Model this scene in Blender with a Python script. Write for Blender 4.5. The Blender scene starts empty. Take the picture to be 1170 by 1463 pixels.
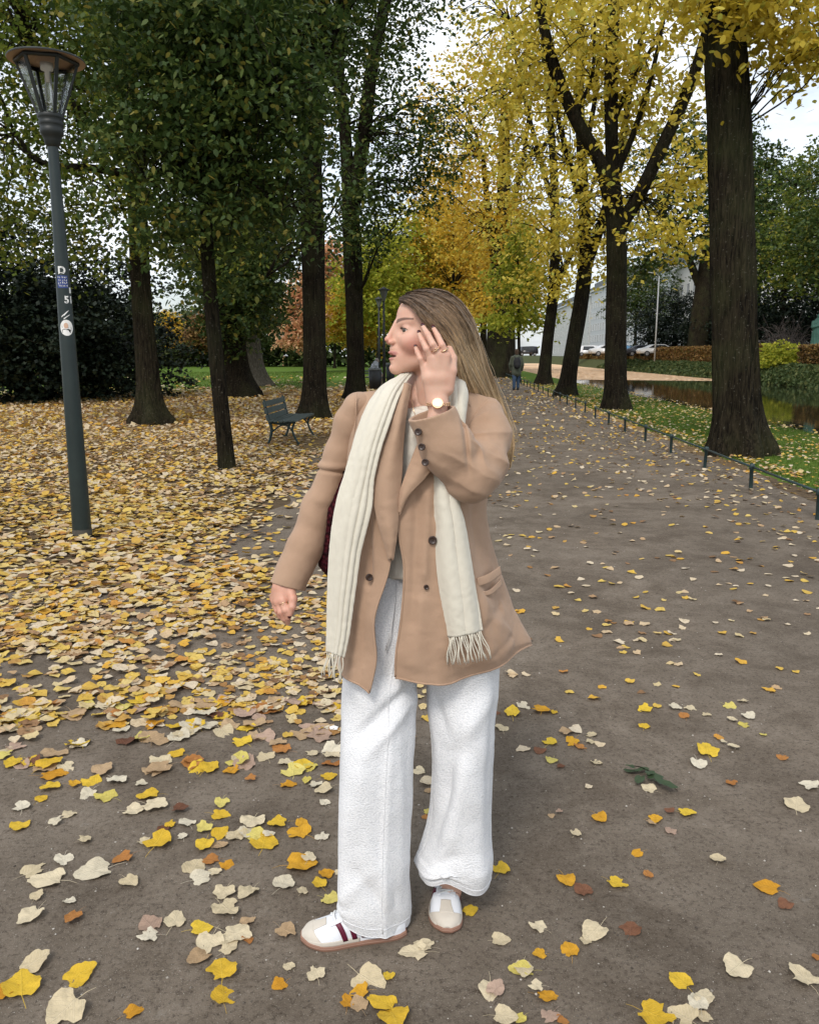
import bpy, bmesh, math, random
import numpy as np
from mathutils import Vector, Matrix
R = math.radians
scene = bpy.context.scene
COL = scene.collection
DEV = globals().get('DEV_PARTS')

# ------------------------------------------------------------------ camera
FPX, CX, CY = 1180.0, 585.0, 731.5          # focal length and centre in photograph pixels
CAMH, PITCH = 1.55, R(10.8)
cam_d = bpy.data.cameras.new('camera')
cam = bpy.data.objects.new('camera', cam_d)
COL.objects.link(cam)
cam.location = (0, 0, CAMH)
cam.rotation_euler = (R(90) - PITCH, 0, 0)
cam_d.sensor_fit = 'HORIZONTAL'
cam_d.sensor_width = 36.0
cam_d.lens = 36.0 * FPX / 1170.0
cam_d.clip_start = 0.05
cam_d.clip_end = 3000
scene.camera = cam

# ------------------------------------------------------------------ sky and sun
SUN_EL, SUN_AZ = R(48), R(200)               # soft autumn light under thin cloud
w = bpy.data.worlds.new('World'); scene.world = w; w.use_nodes = True
nt = w.node_tree; N = nt.nodes; L = nt.links
bg = N['Background']; bg.inputs['Strength'].default_value = 0.12
sky = N.new('ShaderNodeTexSky'); sky.sky_type = 'NISHITA'; sky.sun_disc = False
sky.sun_elevation = SUN_EL; sky.sun_rotation = SUN_AZ
sky.air_density = 1.0; sky.dust_density = 2.0; sky.ozone_density = 1.0
hsv = N.new('ShaderNodeHueSaturation'); hsv.inputs['Saturation'].default_value = 0.8
L.new(sky.outputs[0], hsv.inputs['Color'])
tc = N.new('ShaderNodeTexCoord')
mp = N.new('ShaderNodeMapping'); mp.inputs['Scale'].default_value = (1.0, 1.0, 2.2)
L.new(tc.outputs['Generated'], mp.inputs['Vector'])
nz = N.new('ShaderNodeTexNoise'); nz.inputs['Scale'].default_value = 2.3; nz.inputs['Detail'].default_value = 7
nz.inputs['Roughness'].default_value = 0.6
L.new(mp.outputs[0], nz.inputs['Vector'])
cr = N.new('ShaderNodeValToRGB'); cr.color_ramp.elements[0].position = 0.34; cr.color_ramp.elements[1].position = 0.6
L.new(nz.outputs['Fac'], cr.inputs['Fac'])
mx = N.new('ShaderNodeMix'); mx.data_type = 'RGBA'
L.new(cr.outputs['Color'], mx.inputs['Factor']); L.new(hsv.outputs[0], mx.inputs['A'])
mx.inputs['B'].default_value = (8.2, 8.6, 9.0, 1)
L.new(mx.outputs['Result'], bg.inputs['Color'])

sd = bpy.data.lights.new('sun', 'SUN'); sd.energy = 1.4; sd.angle = R(14); sd.color = (1.0, 0.95, 0.88)
sun = bpy.data.objects.new('sun', sd); COL.objects.link(sun)
_az = SUN_AZ
_sv = Vector((math.sin(_az) * math.cos(SUN_EL), math.cos(_az) * math.cos(SUN_EL), math.sin(SUN_EL)))
sun.rotation_euler = _sv.to_track_quat('Z', 'Y').to_euler()
scene.view_settings.view_transform = 'Standard'
scene.view_settings.look = 'None'
scene.view_settings.gamma = 1.0
scene.view_settings.use_curve_mapping = False
scene.view_settings.exposure = 0.45
cy = scene.cycles
cy.max_bounces = 6; cy.diffuse_bounces = 3; cy.glossy_bounces = 2; cy.transmission_bounces = 4; cy.transparent_max_bounces = 6
cy.use_denoising = True
cy.sample_clamp_indirect = 4.0

# ------------------------------------------------------------------ helpers: places
_c, _s = math.cos(PITCH), math.sin(PITCH)
def ray(x, y):
    dx = (x - CX) / FPX; dy = -(y - CY) / FPX
    return dx, _c + dy * _s, -_s + dy * _c
def P(x, y, Y):
    d = ray(x, y); t = Y / d[1]
    return np.array([d[0] * t, Y, CAMH + d[2] * t])
def G(x, y, z=0.0):
    d = ray(x, y); t = (z - CAMH) / d[2]
    return np.array([d[0] * t, d[1] * t, z])
SL = 0.047                                   # the lane runs a little to the right of straight ahead
def LN(u, v, z=0.0):
    return (u + SL * v, v, z)

# ------------------------------------------------------------------ helpers: objects
def empty(name, label, cat, loc=(0, 0, 0), group=None, rz=0.0):
    o = bpy.data.objects.new(name, None); COL.objects.link(o)
    o.location = loc; o.rotation_euler = (0, 0, rz); o.empty_display_size = 0.1
    o['label'] = label; o['category'] = cat
    if group: o['group'] = group
    return o
def tag(o, label=None, cat=None, group=None, kind=None):
    if label: o['label'] = label
    if cat: o['category'] = cat
    if group: o['group'] = group
    if kind: o['kind'] = kind
    return o
def mesh_np(name, V, F, mats, parent=None, smooth=True, col=None, idx=None, loc=None, link=True):
    """V n x 3, F m x k (all faces alike) or list of such arrays"""
    me = bpy.data.meshes.new(name)
    V = np.asarray(V, dtype=np.float32)
    if isinstance(F, list) and np.ndim(F[0]) == 1: F = np.array(F)
    Fs = F if isinstance(F, list) else [F]
    Fs = [np.asarray(f, dtype=np.int32) for f in Fs if len(f)]
    nl = sum(f.size for f in Fs); nf = sum(len(f) for f in Fs)
    me.vertices.add(len(V)); me.vertices.foreach_set('co', V.ravel())
    me.loops.add(nl); me.loops.foreach_set('vertex_index', np.concatenate([f.ravel() for f in Fs]))
    me.polygons.add(nf)
    tot = np.concatenate([np.full(len(f), f.shape[1], dtype=np.int32) for f in Fs])
    st = np.concatenate([[0], np.cumsum(tot)[:-1]]).astype(np.int32)
    me.polygons.foreach_set('loop_start', st); me.polygons.foreach_set('loop_total', tot)
    me.polygons.foreach_set('use_smooth', np.full(nf, smooth))
    mats = mats if isinstance(mats, (list, tuple)) else [mats]
    for m in mats: me.materials.append(m)
    if idx is not None: me.polygons.foreach_set('material_index', np.asarray(idx, dtype=np.int32))
    me.update(calc_edges=True); me.validate()
    if col is not None:
        a = me.color_attributes.new('Col', 'FLOAT_COLOR', 'POINT')
        c4 = np.ones((len(V), 4), dtype=np.float32); c4[:, :3] = col
        a.data.foreach_set('color', c4.ravel())
    o = bpy.data.objects.new(name, me)
    if link: COL.objects.link(o)
    if loc is not None: o.location = loc
    if parent is not None:
        o.parent = parent
    return o
def bmo(name, bm, mats, parent=None, smooth=False, loc=None):
    me = bpy.data.meshes.new(name); bm.normal_update(); bm.to_mesh(me); bm.free()
    for m in (mats if isinstance(mats, (list, tuple)) else [mats]): me.materials.append(m)
    if smooth: me.polygons.foreach_set('use_smooth', np.full(len(me.polygons), True))
    o = bpy.data.objects.new(name, me); COL.objects.link(o)
    if loc is not None: o.location = loc
    if parent is not None: o.parent = parent
    return o
def abox(bm, lo, hi, rot=None, bev=0.0):
    """axis box lo..hi, optional matrix, optional bevel"""
    lo = Vector(lo); hi = Vector(hi)
    m = Matrix.Translation((lo + hi) / 2) @ Matrix.Diagonal((*(hi - lo), 1))
    if rot is not None: m = rot @ m
    r = bmesh.ops.create_cube(bm, size=1.0, matrix=m)
    if bev:
        es = list({e for v in r['verts'] for e in v.link_edges})
        bmesh.ops.bevel(bm, geom=es, offset=bev, segments=1, affect='EDGES')
def frames(pts):
    pts = np.asarray(pts, float)
    t = np.gradient(pts, axis=0); t /= np.linalg.norm(t, axis=1)[:, None] + 1e-9
    a = np.array([1.0, 0, 0]) if abs(t[0][0]) < 0.8 else np.array([0, 1.0, 0])
    n = np.zeros_like(t); n[0] = np.cross(t[0], a); n[0] /= np.linalg.norm(n[0])
    for i in range(1, len(t)):
        v = n[i - 1] - t[i] * np.dot(n[i - 1], t[i]); n[i] = v / (np.linalg.norm(v) + 1e-9)
    return t, n, np.cross(t, n)
def tube_arrays(pts, rad, k=8, base=0, cap=True):
    pts = np.asarray(pts, float); rad = np.broadcast_to(np.asarray(rad, float), (len(pts),))
    t, n, b = frames(pts)
    a = np.arange(k) * 2 * math.pi / k
    V = pts[:, None, :] + rad[:, None, None] * (np.cos(a)[None, :, None] * n[:, None, :] + np.sin(a)[None, :, None] * b[:, None, :])
    V = V.reshape(-1, 3); m = len(pts)
    i = np.arange(m - 1)[:, None] * k; j = np.arange(k)[None, :]; j2 = (j + 1) % k
    F = np.stack([i + j, i + j2, i + k + j2, i + k + j], -1).reshape(-1, 4) + base
    return V, F
def tubes(name, lst, mat, parent=None, k=8, loc=None, smooth=True, col=None):
    """several (pts, rad) tubes joined in one mesh"""
    Vs, Fs, b = [], [], 0
    for pts, rad in lst:
        V, F = tube_arrays(pts, rad, k, b); 
        # caps: collapse to a centre point
        m = len(V) // k
        c0 = len(V); V = np.vstack([V, np.asarray(pts[0])[None], np.asarray(pts[-1])[None]])
        j = np.arange(k); j2 = (j + 1) % k
        T = np.concatenate([np.stack([np.full(k, c0), j2, j, j2], -1)[:, :3], np.stack([np.full(k, c0 + 1), (m - 1) * k + j, (m - 1) * k + j2], -1)]) + b
        Vs.append(V); Fs.append((F, T)); b += len(V)
    return mesh_np(name, np.vstack(Vs), [np.vstack([f[0] for f in Fs]), np.vstack([f[1] for f in Fs])], mat, parent, smooth, loc=loc)
def lathe(name, prof, mat, parent=None, k=24, loc=None, smooth=True, squash=1.0):
    prof = np.asarray(prof, float); a = np.arange(k) * 2 * math.pi / k
    V = np.stack([prof[:, 0][:, None] * np.cos(a), prof[:, 0][:, None] * np.sin(a) * squash, np.repeat(prof[:, 1][:, None], k, 1)], -1).reshape(-1, 3)
    m = len(prof); i = np.arange(m - 1)[:, None] * k; j = np.arange(k)[None, :]; j2 = (j + 1) % k
    F = np.stack([i + j, i + j2, i + k + j2, i + k + j], -1).reshape(-1, 4)
    return mesh_np(name, V, F, mat, parent, smooth, loc=loc)
def cr1(ctrl, n):
    """Catmull-Rom through ctrl (m x ...), n samples"""
    c = np.asarray(ctrl, float); m = len(c)
    e = np.concatenate([2 * c[:1] - c[1:2], c, 2 * c[-1:] - c[-2:-1]])
    t = np.linspace(0, m - 1, n); i = np.minimum(t.astype(int), m - 2); f = t - i
    f = f.reshape((-1,) + (1,) * (c.ndim - 1))
    p0, p1, p2, p3 = e[i], e[i + 1], e[i + 2], e[i + 3]
    return 0.5 * (2 * p1 + (p2 - p0) * f + (2 * p0 - 5 * p1 + 4 * p2 - p3) * f**2 + (3 * p1 - p0 - 3 * p2 + p3) * f**3)
def grid_faces(nv, nu, closed=False, base=0):
    i = np.arange(nv - 1)[:, None] * nu
    if closed: j = np.arange(nu)[None, :]; j2 = (j + 1) % nu
    else: j = np.arange(nu - 1)[None, :]; j2 = j + 1
    return np.stack([i + j, i + j2, i + nu + j2, i + nu + j], -1).reshape(-1, 4) + base
def grid_normals(Gd):
    du = np.gradient(Gd, axis=1); dv = np.gradient(Gd, axis=0)
    n = np.cross(du, dv); return n / (np.linalg.norm(n, axis=2)[..., None] + 1e-12)
def patch(rows, nu, nv, px=True):
    """control rows of (x, y, Y) photograph pixels + depth -> nv x nu x 3 world grid"""
    c = np.array([[P(*q) if px else q for q in r] for r in rows], float)
    c = cr1(c, nv); c = np.swapaxes(cr1(np.swapaxes(c, 0, 1), nu), 0, 1)
    return c
def sheet(name, Gd, mat, parent=None, th=0.003, col=None, cam_side=True):
    """a cloth sheet with thickness th from grid Gd"""
    n = grid_normals(Gd)
    nv, nu = Gd.shape[:2]
    A = Gd.reshape(-1, 3); B = (Gd - n * th).reshape(-1, 3)
    F1 = grid_faces(nv, nu); F2 = grid_faces(nv, nu, base=len(A))[:, ::-1]
    idx = np.arange(nv * nu).reshape(nv, nu)
    loop = np.concatenate([idx[0, :], idx[1:, -1], idx[-1, -2::-1], idx[-2:0:-1, 0]])
    l2 = np.roll(loop, -1); F3 = np.stack([l2, loop, loop + len(A), l2 + len(A)], -1)
    c = None
    if col is not None: c = np.vstack([col, col])
    return mesh_np(name, np.vstack([A, B]), np.vstack([F1, F2, F3]), mat, parent, True, col=c)

# smooth value noise in numpy (for folds and uneven outlines)
_rs = np.random.RandomState(5); _LAT = _rs.rand(64, 64, 64).astype(np.float32) * 2 - 1
def vnoise(p, sc=1.0, off=0.0):
    p = np.asarray(p, float) * sc + off + 100.0
    i = np.floor(p).astype(int); f = p - i; f = f * f * (3 - 2 * f)
    x, y, z = i[..., 0] % 64, i[..., 1] % 64, i[..., 2] % 64
    x1, y1, z1 = (x + 1) % 64, (y + 1) % 64, (z + 1) % 64
    fx, fy, fz = f[..., 0], f[..., 1], f[..., 2]
    def l(a, b, t): return a + (b - a) * t
    return l(l(l(_LAT[x, y, z], _LAT[x1, y, z], fx), l(_LAT[x, y1, z], _LAT[x1, y1, z], fx), fy),
             l(l(_LAT[x, y, z1], _LAT[x1, y, z1], fx), l(_LAT[x, y1, z1], _LAT[x1, y1, z1], fx), fy), fz)
def sstep(a, b, x):
    t = np.clip((x - a) / (b - a), 0, 1); return t * t * (3 - 2 * t)

# ------------------------------------------------------------------ helpers: distance-field modelling
def smin(a, b, k):
    h = np.clip(0.5 + 0.5 * (b - a) / k, 0, 1); return b + (a - b) * h - k * h * (1 - h)
def smax(a, b, k): return -smin(-a, -b, k)
def d_ell(p, c, r):
    q = (p - np.asarray(c, float)) / np.asarray(r, float)
    k0 = np.linalg.norm(q, axis=1); k1 = np.linalg.norm(q / np.asarray(r, float), axis=1) + 1e-9
    return k0 * (k0 - 1) / k1
def d_cone(p, a, b, ra, rb):
    a = np.asarray(a, float); b = np.asarray(b, float); ab = b - a
    h = np.clip(((p - a) @ ab) / (ab @ ab), 0, 1)
    return np.linalg.norm(p - a - h[:, None] * ab, axis=1) - (ra + (rb - ra) * h)
def chain(p, pts, rad, k):
    d = None
    for i in range(len(pts) - 1):
        e = d_cone(p, pts[i], pts[i + 1], rad[i], rad[i + 1])
        d = e if d is None else smin(d, e, k)
    return d
def surfnet(f, lo, hi, h, B=8):
    lo = np.asarray(lo, float); hi = np.asarray(hi, float)
    nb = np.ceil((hi - lo) / (h * B)).astype(int); n = nb * B
    bi = np.stack(np.meshgrid(*[np.arange(k) for k in nb], indexing='ij'), -1).reshape(-1, 3)
    ctr = lo + (bi + 0.5) * B * h
    dc = f(ctr)
    D = np.repeat(np.repeat(np.repeat(np.sign(dc).reshape(nb).astype(np.float32), B, 0), B, 1), B, 2)
    keep = bi[np.abs(dc) < B * h * 1.7]
    o = np.stack(np.meshgrid(*[np.arange(B)] * 3, indexing='ij'), -1).reshape(-1, 3)
    for s in range(0, len(keep), 400):
        kb = keep[s:s + 400]
        ii = (kb[:, None, :] * B + o[None]).reshape(-1, 3)
        D[ii[:, 0], ii[:, 1], ii[:, 2]] = f(lo + ii * h)
    neg = D < 0
    cnt = np.zeros(tuple(n - 1), np.int8)
    sl = [slice(0, -1), slice(1, None)]
    for a in (0, 1):
        for b in (0, 1):
            for c in (0, 1): cnt += neg[sl[a], sl[b], sl[c]]
    act = np.argwhere((cnt > 0) & (cnt < 8))
    vid = np.full(tuple(n - 1), -1, np.int32); vid[act[:, 0], act[:, 1], act[:, 2]] = np.arange(len(act))
    cor = np.array([[a, b, c] for a in (0, 1) for b in (0, 1) for c in (0, 1)])
    val = np.stack([D[act[:, 0] + q[0], act[:, 1] + q[1], act[:, 2] + q[2]] for q in cor], 1)
    acc = np.zeros((len(act), 3)); num = np.zeros(len(act))
    for i in range(8):
        for j in range(i + 1, 8):
            if np.abs(cor[i] - cor[j]).sum() != 1: continue
            m = (val[:, i] < 0) != (val[:, j] < 0)
            t = val[:, i] / (val[:, i] - val[:, j] + 1e-12)
            pt = cor[i] + (cor[j] - cor[i]) * t[:, None]
            acc += np.where(m[:, None], pt, 0); num += m
    V = lo + (act + acc / num[:, None]) * h
    Fs = []
    for ax in range(3):
        a0 = [slice(None)] * 3; a1 = [slice(None)] * 3; a0[ax] = slice(0, -1); a1[ax] = slice(1, None)
        ch = neg[tuple(a0)] != neg[tuple(a1)]
        e = np.argwhere(ch)
        u, v = (ax + 1) % 3, (ax + 2) % 3
        ok = (e[:, u] > 0) & (e[:, v] > 0) & (e[:, u] < n[u] - 1) & (e[:, v] < n[v] - 1); e = e[ok]
        ins = neg[e[:, 0], e[:, 1], e[:, 2]]
        q = []
        for du, dv in ((0, 0), (1, 0), (1, 1), (0, 1)):
            c = e.copy(); c[:, u] -= du; c[:, v] -= dv
            q.append(vid[c[:, 0], c[:, 1], c[:, 2]])
        q = np.stack(q, -1)
        q[~ins] = q[~ins][:, ::-1]
        Fs.append(q[(q >= 0).all(1)])
    return V, np.vstack(Fs)

# ------------------------------------------------------------------ helpers: materials
class MT:
    def __init__(s, name, rough=0.8, spec=0.3):
        s.m = bpy.data.materials.new(name); s.m.use_nodes = True
        s.n = s.m.node_tree.nodes; s.l = s.m.node_tree.links
        s.b = s.n['Principled BSDF']; s.b.inputs['Roughness'].default_value = rough
        s.b.inputs['Specular IOR Level'].default_value = spec
        s.co = None
    def coord(s, kind='Object'):
        if s.co is None: s.co = s.n.new('ShaderNodeTexCoord')
        return s.co.outputs[kind]
    def noise(s, scale, detail=4, rough=0.55, vec=None, scl=None, dist=0.0):
        t = s.n.new('ShaderNodeTexNoise'); t.inputs['Scale'].default_value = scale
        t.inputs['Detail'].default_value = detail; t.inputs['Roughness'].default_value = rough; t.inputs['Distortion'].default_value = dist
        v = vec or s.coord()
        if scl:
            m = s.n.new('ShaderNodeMapping'); m.inputs['Scale'].default_value = scl; s.l.new(v, m.inputs['Vector']); v = m.outputs[0]
        s.l.new(v, t.inputs['Vector']); return t.outputs['Fac']
    def voro(s, scale, feature='F1', vec=None, scl=None, out='Distance'):
        t = s.n.new('ShaderNodeTexVoronoi'); t.inputs['Scale'].default_value = scale; t.feature = feature
        v = vec or s.coord()
        if scl:
            m = s.n.new('ShaderNodeMapping'); m.inputs['Scale'].default_value = scl; s.l.new(v, m.inputs['Vector']); v = m.outputs[0]
        s.l.new(v, t.inputs['Vector']); return t.outputs[out]
    def ramp(s, fac, stops, interp='LINEAR'):
        r = s.n.new('ShaderNodeValToRGB'); e = r.color_ramp; e.interpolation = interp
        while len(e.elements) < len(stops): e.elements.new(0.5)
        for q, (p, c) in zip(e.elements, stops):
            q.position = p; q.color = (*c, 1) if len(c) == 3 else c
        s.l.new(fac, r.inputs['Fac']); return r.outputs['Color']
    def mix(s, fac, a, b, mode='MIX'):
        m = s.n.new('ShaderNodeMix'); m.data_type = 'RGBA'; m.blend_type = mode
        for k, v in (('Factor', fac), ('A', a), ('B', b)):
            if hasattr(v, 'is_linked') or hasattr(v, 'links'): s.l.new(v, m.inputs[k])
            elif k == 'Factor': m.inputs[k].default_value = v
            else: m.inputs[k].default_value = (*v, 1)
        return m.outputs['Result']
    def math(s, op, a, b=0.0):
        m = s.n.new('ShaderNodeMath'); m.operation = op
        for i, v in enumerate((a, b)):
            if hasattr(v, 'links'): s.l.new(v, m.inputs[i])
            else: m.inputs[i].default_value = v
        return m.outputs[0]
    def color(s, c):
        if hasattr(c, 'links'): s.l.new(c, s.b.inputs['Base Color'])
        else: s.b.inputs['Base Color'].default_value = (*c, 1)
        return s
    def bump(s, h, dist=0.01, strength=1.0):
        b = s.n.new('ShaderNodeBump'); b.inputs['Distance'].default_value = dist; b.inputs['Strength'].default_value = strength
        s.l.new(h, b.inputs['Height'])
        if s.b.inputs['Normal'].is_linked: s.l.new(s.b.inputs['Normal'].links[0].from_socket, b.inputs['Normal'])
        s.l.new(b.outputs[0], s.b.inputs['Normal']); return s
    def attr(s, name='Col'):
        a = s.n.new('ShaderNodeAttribute'); a.attribute_name = name; return a.outputs['Color']
    def island(s):
        return s.n.new('ShaderNodeNewGeometry').outputs['Random Per Island']
    def transl(s, fac, colr):
        t = s.n.new('ShaderNodeBsdfTranslucent')
        if hasattr(colr, 'links'): s.l.new(colr, t.inputs['Color'])
        else: t.inputs['Color'].default_value = (*colr, 1)
        m = s.n.new('ShaderNodeMixShader'); m.inputs[0].default_value = fac
        o = s.n['Material Output']; s.l.new(s.b.outputs[0], m.inputs[1]); s.l.new(t.outputs[0], m.inputs[2]); s.l.new(m.outputs[0], o.inputs['Surface'])
        return s
    def set(s, **k):
        for a, v in k.items(): s.b.inputs[a.replace('_', ' ')].default_value = v
        return s
def simple(name, c, rough=0.6, spec=0.4, metal=0.0, var=0.12, scale=20, bump=0.0):
    t = MT(name, rough, spec); t.b.inputs['Metallic'].default_value = metal
    f = t.noise(scale, 4)
    t.color(t.mix(f, tuple(x * (1 - var) for x in c), tuple(min(1, x * (1 + var)) for x in c)))
    if bump: t.bump(t.noise(scale * 4, 3), bump)
    return t.m
# ================================================================== materials of the place
def leaf_mat(name, stops, rough=0.6, tr=0.35, spots=False, spec=0.25):
    t = MT(name, rough, spec); c = t.ramp(t.island(), stops, 'LINEAR')
    if spots:
        f = t.ramp(t.noise(90, 4, .7), [(0.32, (.35, .22, .12)), (.42, (1, 1, 1))]); c = t.mix(.8, c, f, 'MULTIPLY')
        v = t.noise(22, 3); c = t.mix(t.math('MULTIPLY', v, .5), c, (.30, .19, .09))
    t.color(c); t.transl(tr, c); return t.m
M_green = leaf_mat('leaf_green', [(0, (.05, .08, .013)), (.5, (.11, .155, .024)), (.85, (.20, .23, .035)), (1, (.42, .36, .06))], tr=.5)
M_dkgreen = leaf_mat('leaf_dark_green', [(0, (.025, .048, .012)), (.6, (.050, .085, .019)), (.93, (.10, .13, .026)), (1, (.24, .20, .04))])  # dark green leaves; low colour also stands in for shade inside the crowns
M_conif = leaf_mat('needle_dark', [(0, (.005, .011, .006)), (.7, (.010, .020, .010)), (1, (.022, .032, .014))], tr=.1)  # dark evergreen tone, with the foliage's inner shade put into the colour
M_yellow = leaf_mat('leaf_yellow', [(0, (.40, .30, .03)), (.45, (.60, .46, .05)), (.8, (.74, .60, .12)), (1, (.42, .44, .08))], tr=.5)
M_gold = leaf_mat('leaf_golden', [(0, (.46, .28, .025)), (.5, (.66, .42, .04)), (.85, (.76, .60, .12)), (1, (.34, .34, .05))], tr=.5)
M_ygreen = leaf_mat('leaf_yellow_green', [(0, (.20, .24, .025)), (.5, (.38, .40, .04)), (.8, (.58, .52, .07)), (1, (.18, .26, .03))], tr=.5)
M_orange = leaf_mat('leaf_salmon', [(0, (.56, .26, .14)), (.5, (.72, .42, .25)), (1, (.68, .50, .24))], tr=.45)
M_ivy = leaf_mat('leaf_ivy', [(0, (.030, .052, .016)), (.7, (.070, .10, .030)), (1, (.16, .17, .06))], tr=.3)
M_hedge = leaf_mat('leaf_beech', [(0, (.10, .055, .022)), (.4, (.20, .105, .035)), (.75, (.28, .17, .05)), (1, (.12, .12, .035))], tr=.25)
M_litter = leaf_mat('litter', [(0, (.10, .05, .025)), (.08, (.26, .14, .07)), (.18, (.44, .28, .15)), (.32, (.60, .45, .28)), (.48, (.68, .56, .38)), (.74, (.70, .62, .48)), (.80, (.72, .48, .07)), (.94, (.70, .38, .03)), (1, (.52, .22, .04))], .75, .15, True)
M_litter_y = leaf_mat('litter_yellow', [(0, (.30, .14, .04)), (.12, (.50, .28, .06)), (.3, (.64, .42, .06)), (.55, (.70, .51, .11)), (.8, (.64, .52, .26)), (1, (.66, .57, .38))], .75, .15, True)

def bark_mat(name, a, b, green=0.25, fis=1.0):
    t = MT(name, .95, .08)
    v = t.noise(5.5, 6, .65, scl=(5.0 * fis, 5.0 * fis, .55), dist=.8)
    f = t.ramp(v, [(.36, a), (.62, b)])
    g = t.math('MULTIPLY', t.ramp(t.noise(1.3, 5), [(.45, (0, 0, 0)), (.7, (1, 1, 1))]), green)
    f = t.mix(g, f, (.055, .062, .025)); sp = t.ramp(t.noise(30, 3), [(.64, (0, 0, 0)), (.70, (1, 1, 1))])
    f = t.mix(t.math('MULTIPLY', sp, .35), f, (.20, .19, .15))
    t.color(f); t.bump(v, .06, 1.0).bump(t.noise(30, 4, scl=(1, 1, .4)), .008, .6); return t.m
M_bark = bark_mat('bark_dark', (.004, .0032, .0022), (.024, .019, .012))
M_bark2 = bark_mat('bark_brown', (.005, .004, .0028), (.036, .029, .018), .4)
M_bark3 = bark_mat('bark_grey', (.05, .045, .036), (.16, .14, .11), .3)

# ================================================================== ground
BANK = 7.6                                    # the canal's near bank
def edge_l(v): return -1.95 + .12 * np.sin(v * .9) + .10 * np.sin(v * 2.3 + 1)
def edge_r(v): return 3.95 + .07 * np.sin(v * 1.3) + .05 * np.sin(v * 3.1)
def ground():
    t = MT('park_ground', .95, .1)
    gm = t.coord('Object')
    soil = t.ramp(t.noise(7, 6, .7), [(.3, (.055, .040, .026)), (.7, (.15, .105, .062))])
    grass = t.ramp(t.noise(6, 6, .7), [(.3, (.045, .085, .010)), (.55, (.085, .145, .018)), (.8, (.14, .18, .035))])
    litterc = t.ramp(t.noise(14, 6, .75), [(.3, (.12, .075, .03)), (.5, (.34, .22, .10)), (.72, (.50, .34, .16))])
    sx = t.n.new('ShaderNodeSeparateXYZ'); t.l.new(gm, sx.inputs[0])
    nz_ = t.noise(.16, 4, .6); nz2 = t.noise(1.6, 4, .6)
    # grass strip along the canal; lawn far on the left
    right = t.math('GREATER_THAN', t.math('ADD', t.math('SUBTRACT', sx.outputs['X'], t.math('MULTIPLY', sx.outputs['Y'], SL)), t.math('MULTIPLY', nz2, .5)), 4.45)
    far = t.math('ADD', sx.outputs['Y'], t.math('ADD', t.math('MULTIPLY', sx.outputs['X'], -.6), t.math('MULTIPLY', nz_, 14)))
    farm = t.ramp(t.math('MULTIPLY', far, .01), [(.46, (0, 0, 0)), (.53, (1, 1, 1))])
    litm = t.ramp(t.math('MULTIPLY', sx.outputs['Y'], .01), [(.10, (0, 0, 0)), (.22, (1, 1, 1))])
    c = t.mix(litm, soil, litterc); c = t.mix(farm, c, grass); c = t.mix(right, c, grass)
    t.color(c); t.bump(t.noise(18, 5, .7), .03, .6)
    rows = []
    ys = np.concatenate([np.linspace(-12, 60, 73), np.linspace(64, 200, 35), [260, 400, 700]])
    us = [-500, -120, -40, -20, -10, -5, -2, 1, 4, 5, 6, 7, BANK, BANK + .25, BANK + .7, BANK + 1.4]
    zs = [0] * 10 + [-.01, -.03, -.09, -.22, -.62, -.9]
    V = np.array([LN(u, y, z) for y in ys for u, z in zip(us, zs)])
    V[:, 2] += np.where((V[:, 0] - SL * V[:, 1] > 5.5) & (V[:, 0] - SL * V[:, 1] < 7.5), .025 * vnoise(V * np.array([1, 1, 0]), 1.2), 0)
    o = mesh_np('ground', V, grid_faces(len(ys), len(us))[:, ::-1] if False else grid_faces(len(ys), len(us)), t.m, smooth=True)
    tag(o, kind='structure')
    us = [22.4, 22.9, 24.4, 25.2, 30, 60, 120, 500]; zs = [-.9, -.5, .55, .8, .85, .9, .9, .9]
    V = np.array([LN(u, y, z) for y in ys for u, z in zip(us, zs)])
    g2 = MT('far_bank_ground', .95, .1); g2.color(g2.ramp(g2.noise(5, 6, .7), [(.3, (.03, .045, .012)), (.7, (.09, .09, .035))])).bump(g2.noise(15, 4), .03)
    tag(mesh_np('far_bank', V, grid_faces(len(ys), len(us)), g2.m, smooth=True), kind='structure')
    # water
    wt = MT('canal_water', .04, .5); wt.color((.012, .014, .008)); wt.b.inputs['IOR'].default_value = 1.33
    wt.bump(wt.noise(2.2, 4, .5, scl=(1, .35, 1)), .006, .35)
    V = np.array([LN(u, y, -.52) for y in (-12, 700) for u in (BANK + .1, 23.2)])
    tag(mesh_np('canal_water', V, [[0, 1, 3, 2]], wt.m), kind='structure')
    # the dirt lane
    t = MT('packed_dirt', .93, .15)
    big = t.noise(.55, 5, .6); mid = t.noise(5, 6, .7); fine = t.noise(70, 6, .85); gr = t.noise(260, 2, .6)
    c = t.ramp(mid, [(.30, (.145, .115, .086)), (.55, (.21, .172, .134)), (.75, (.26, .216, .172))])
    c = t.mix(t.ramp(big, [(.38, (0, 0, 0)), (.66, (1, 1, 1))]), c, t.mix(.55, c, (.095, .078, .060)))
    c = t.mix(t.ramp(fine, [(.34, (1, 1, 1)), (.50, (0, 0, 0))]), c, (.062, .047, .035))
    c = t.mix(t.ramp(gr, [(.62, (0, 0, 0)), (.72, (1, 1, 1))]), c, (.38, .345, .29))
    cr_ = t.voro(16, 'F1'); c = t.mix(t.math('MULTIPLY', t.ramp(t.noise(9, 5, .8), [(.62, (0, 0, 0)), (.74, (1, 1, 1))]), .55), c, (.27, .245, .21))
    wp = t.ramp(t.noise(1.4, 6, .75, dist=.5), [(.40, (.70, .68, .66)), (.55, (1, 1, 1)), (.72, (1.0, 1.0, 1.0))]); c = t.mix(.9, c, wp, 'MULTIPLY')
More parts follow.
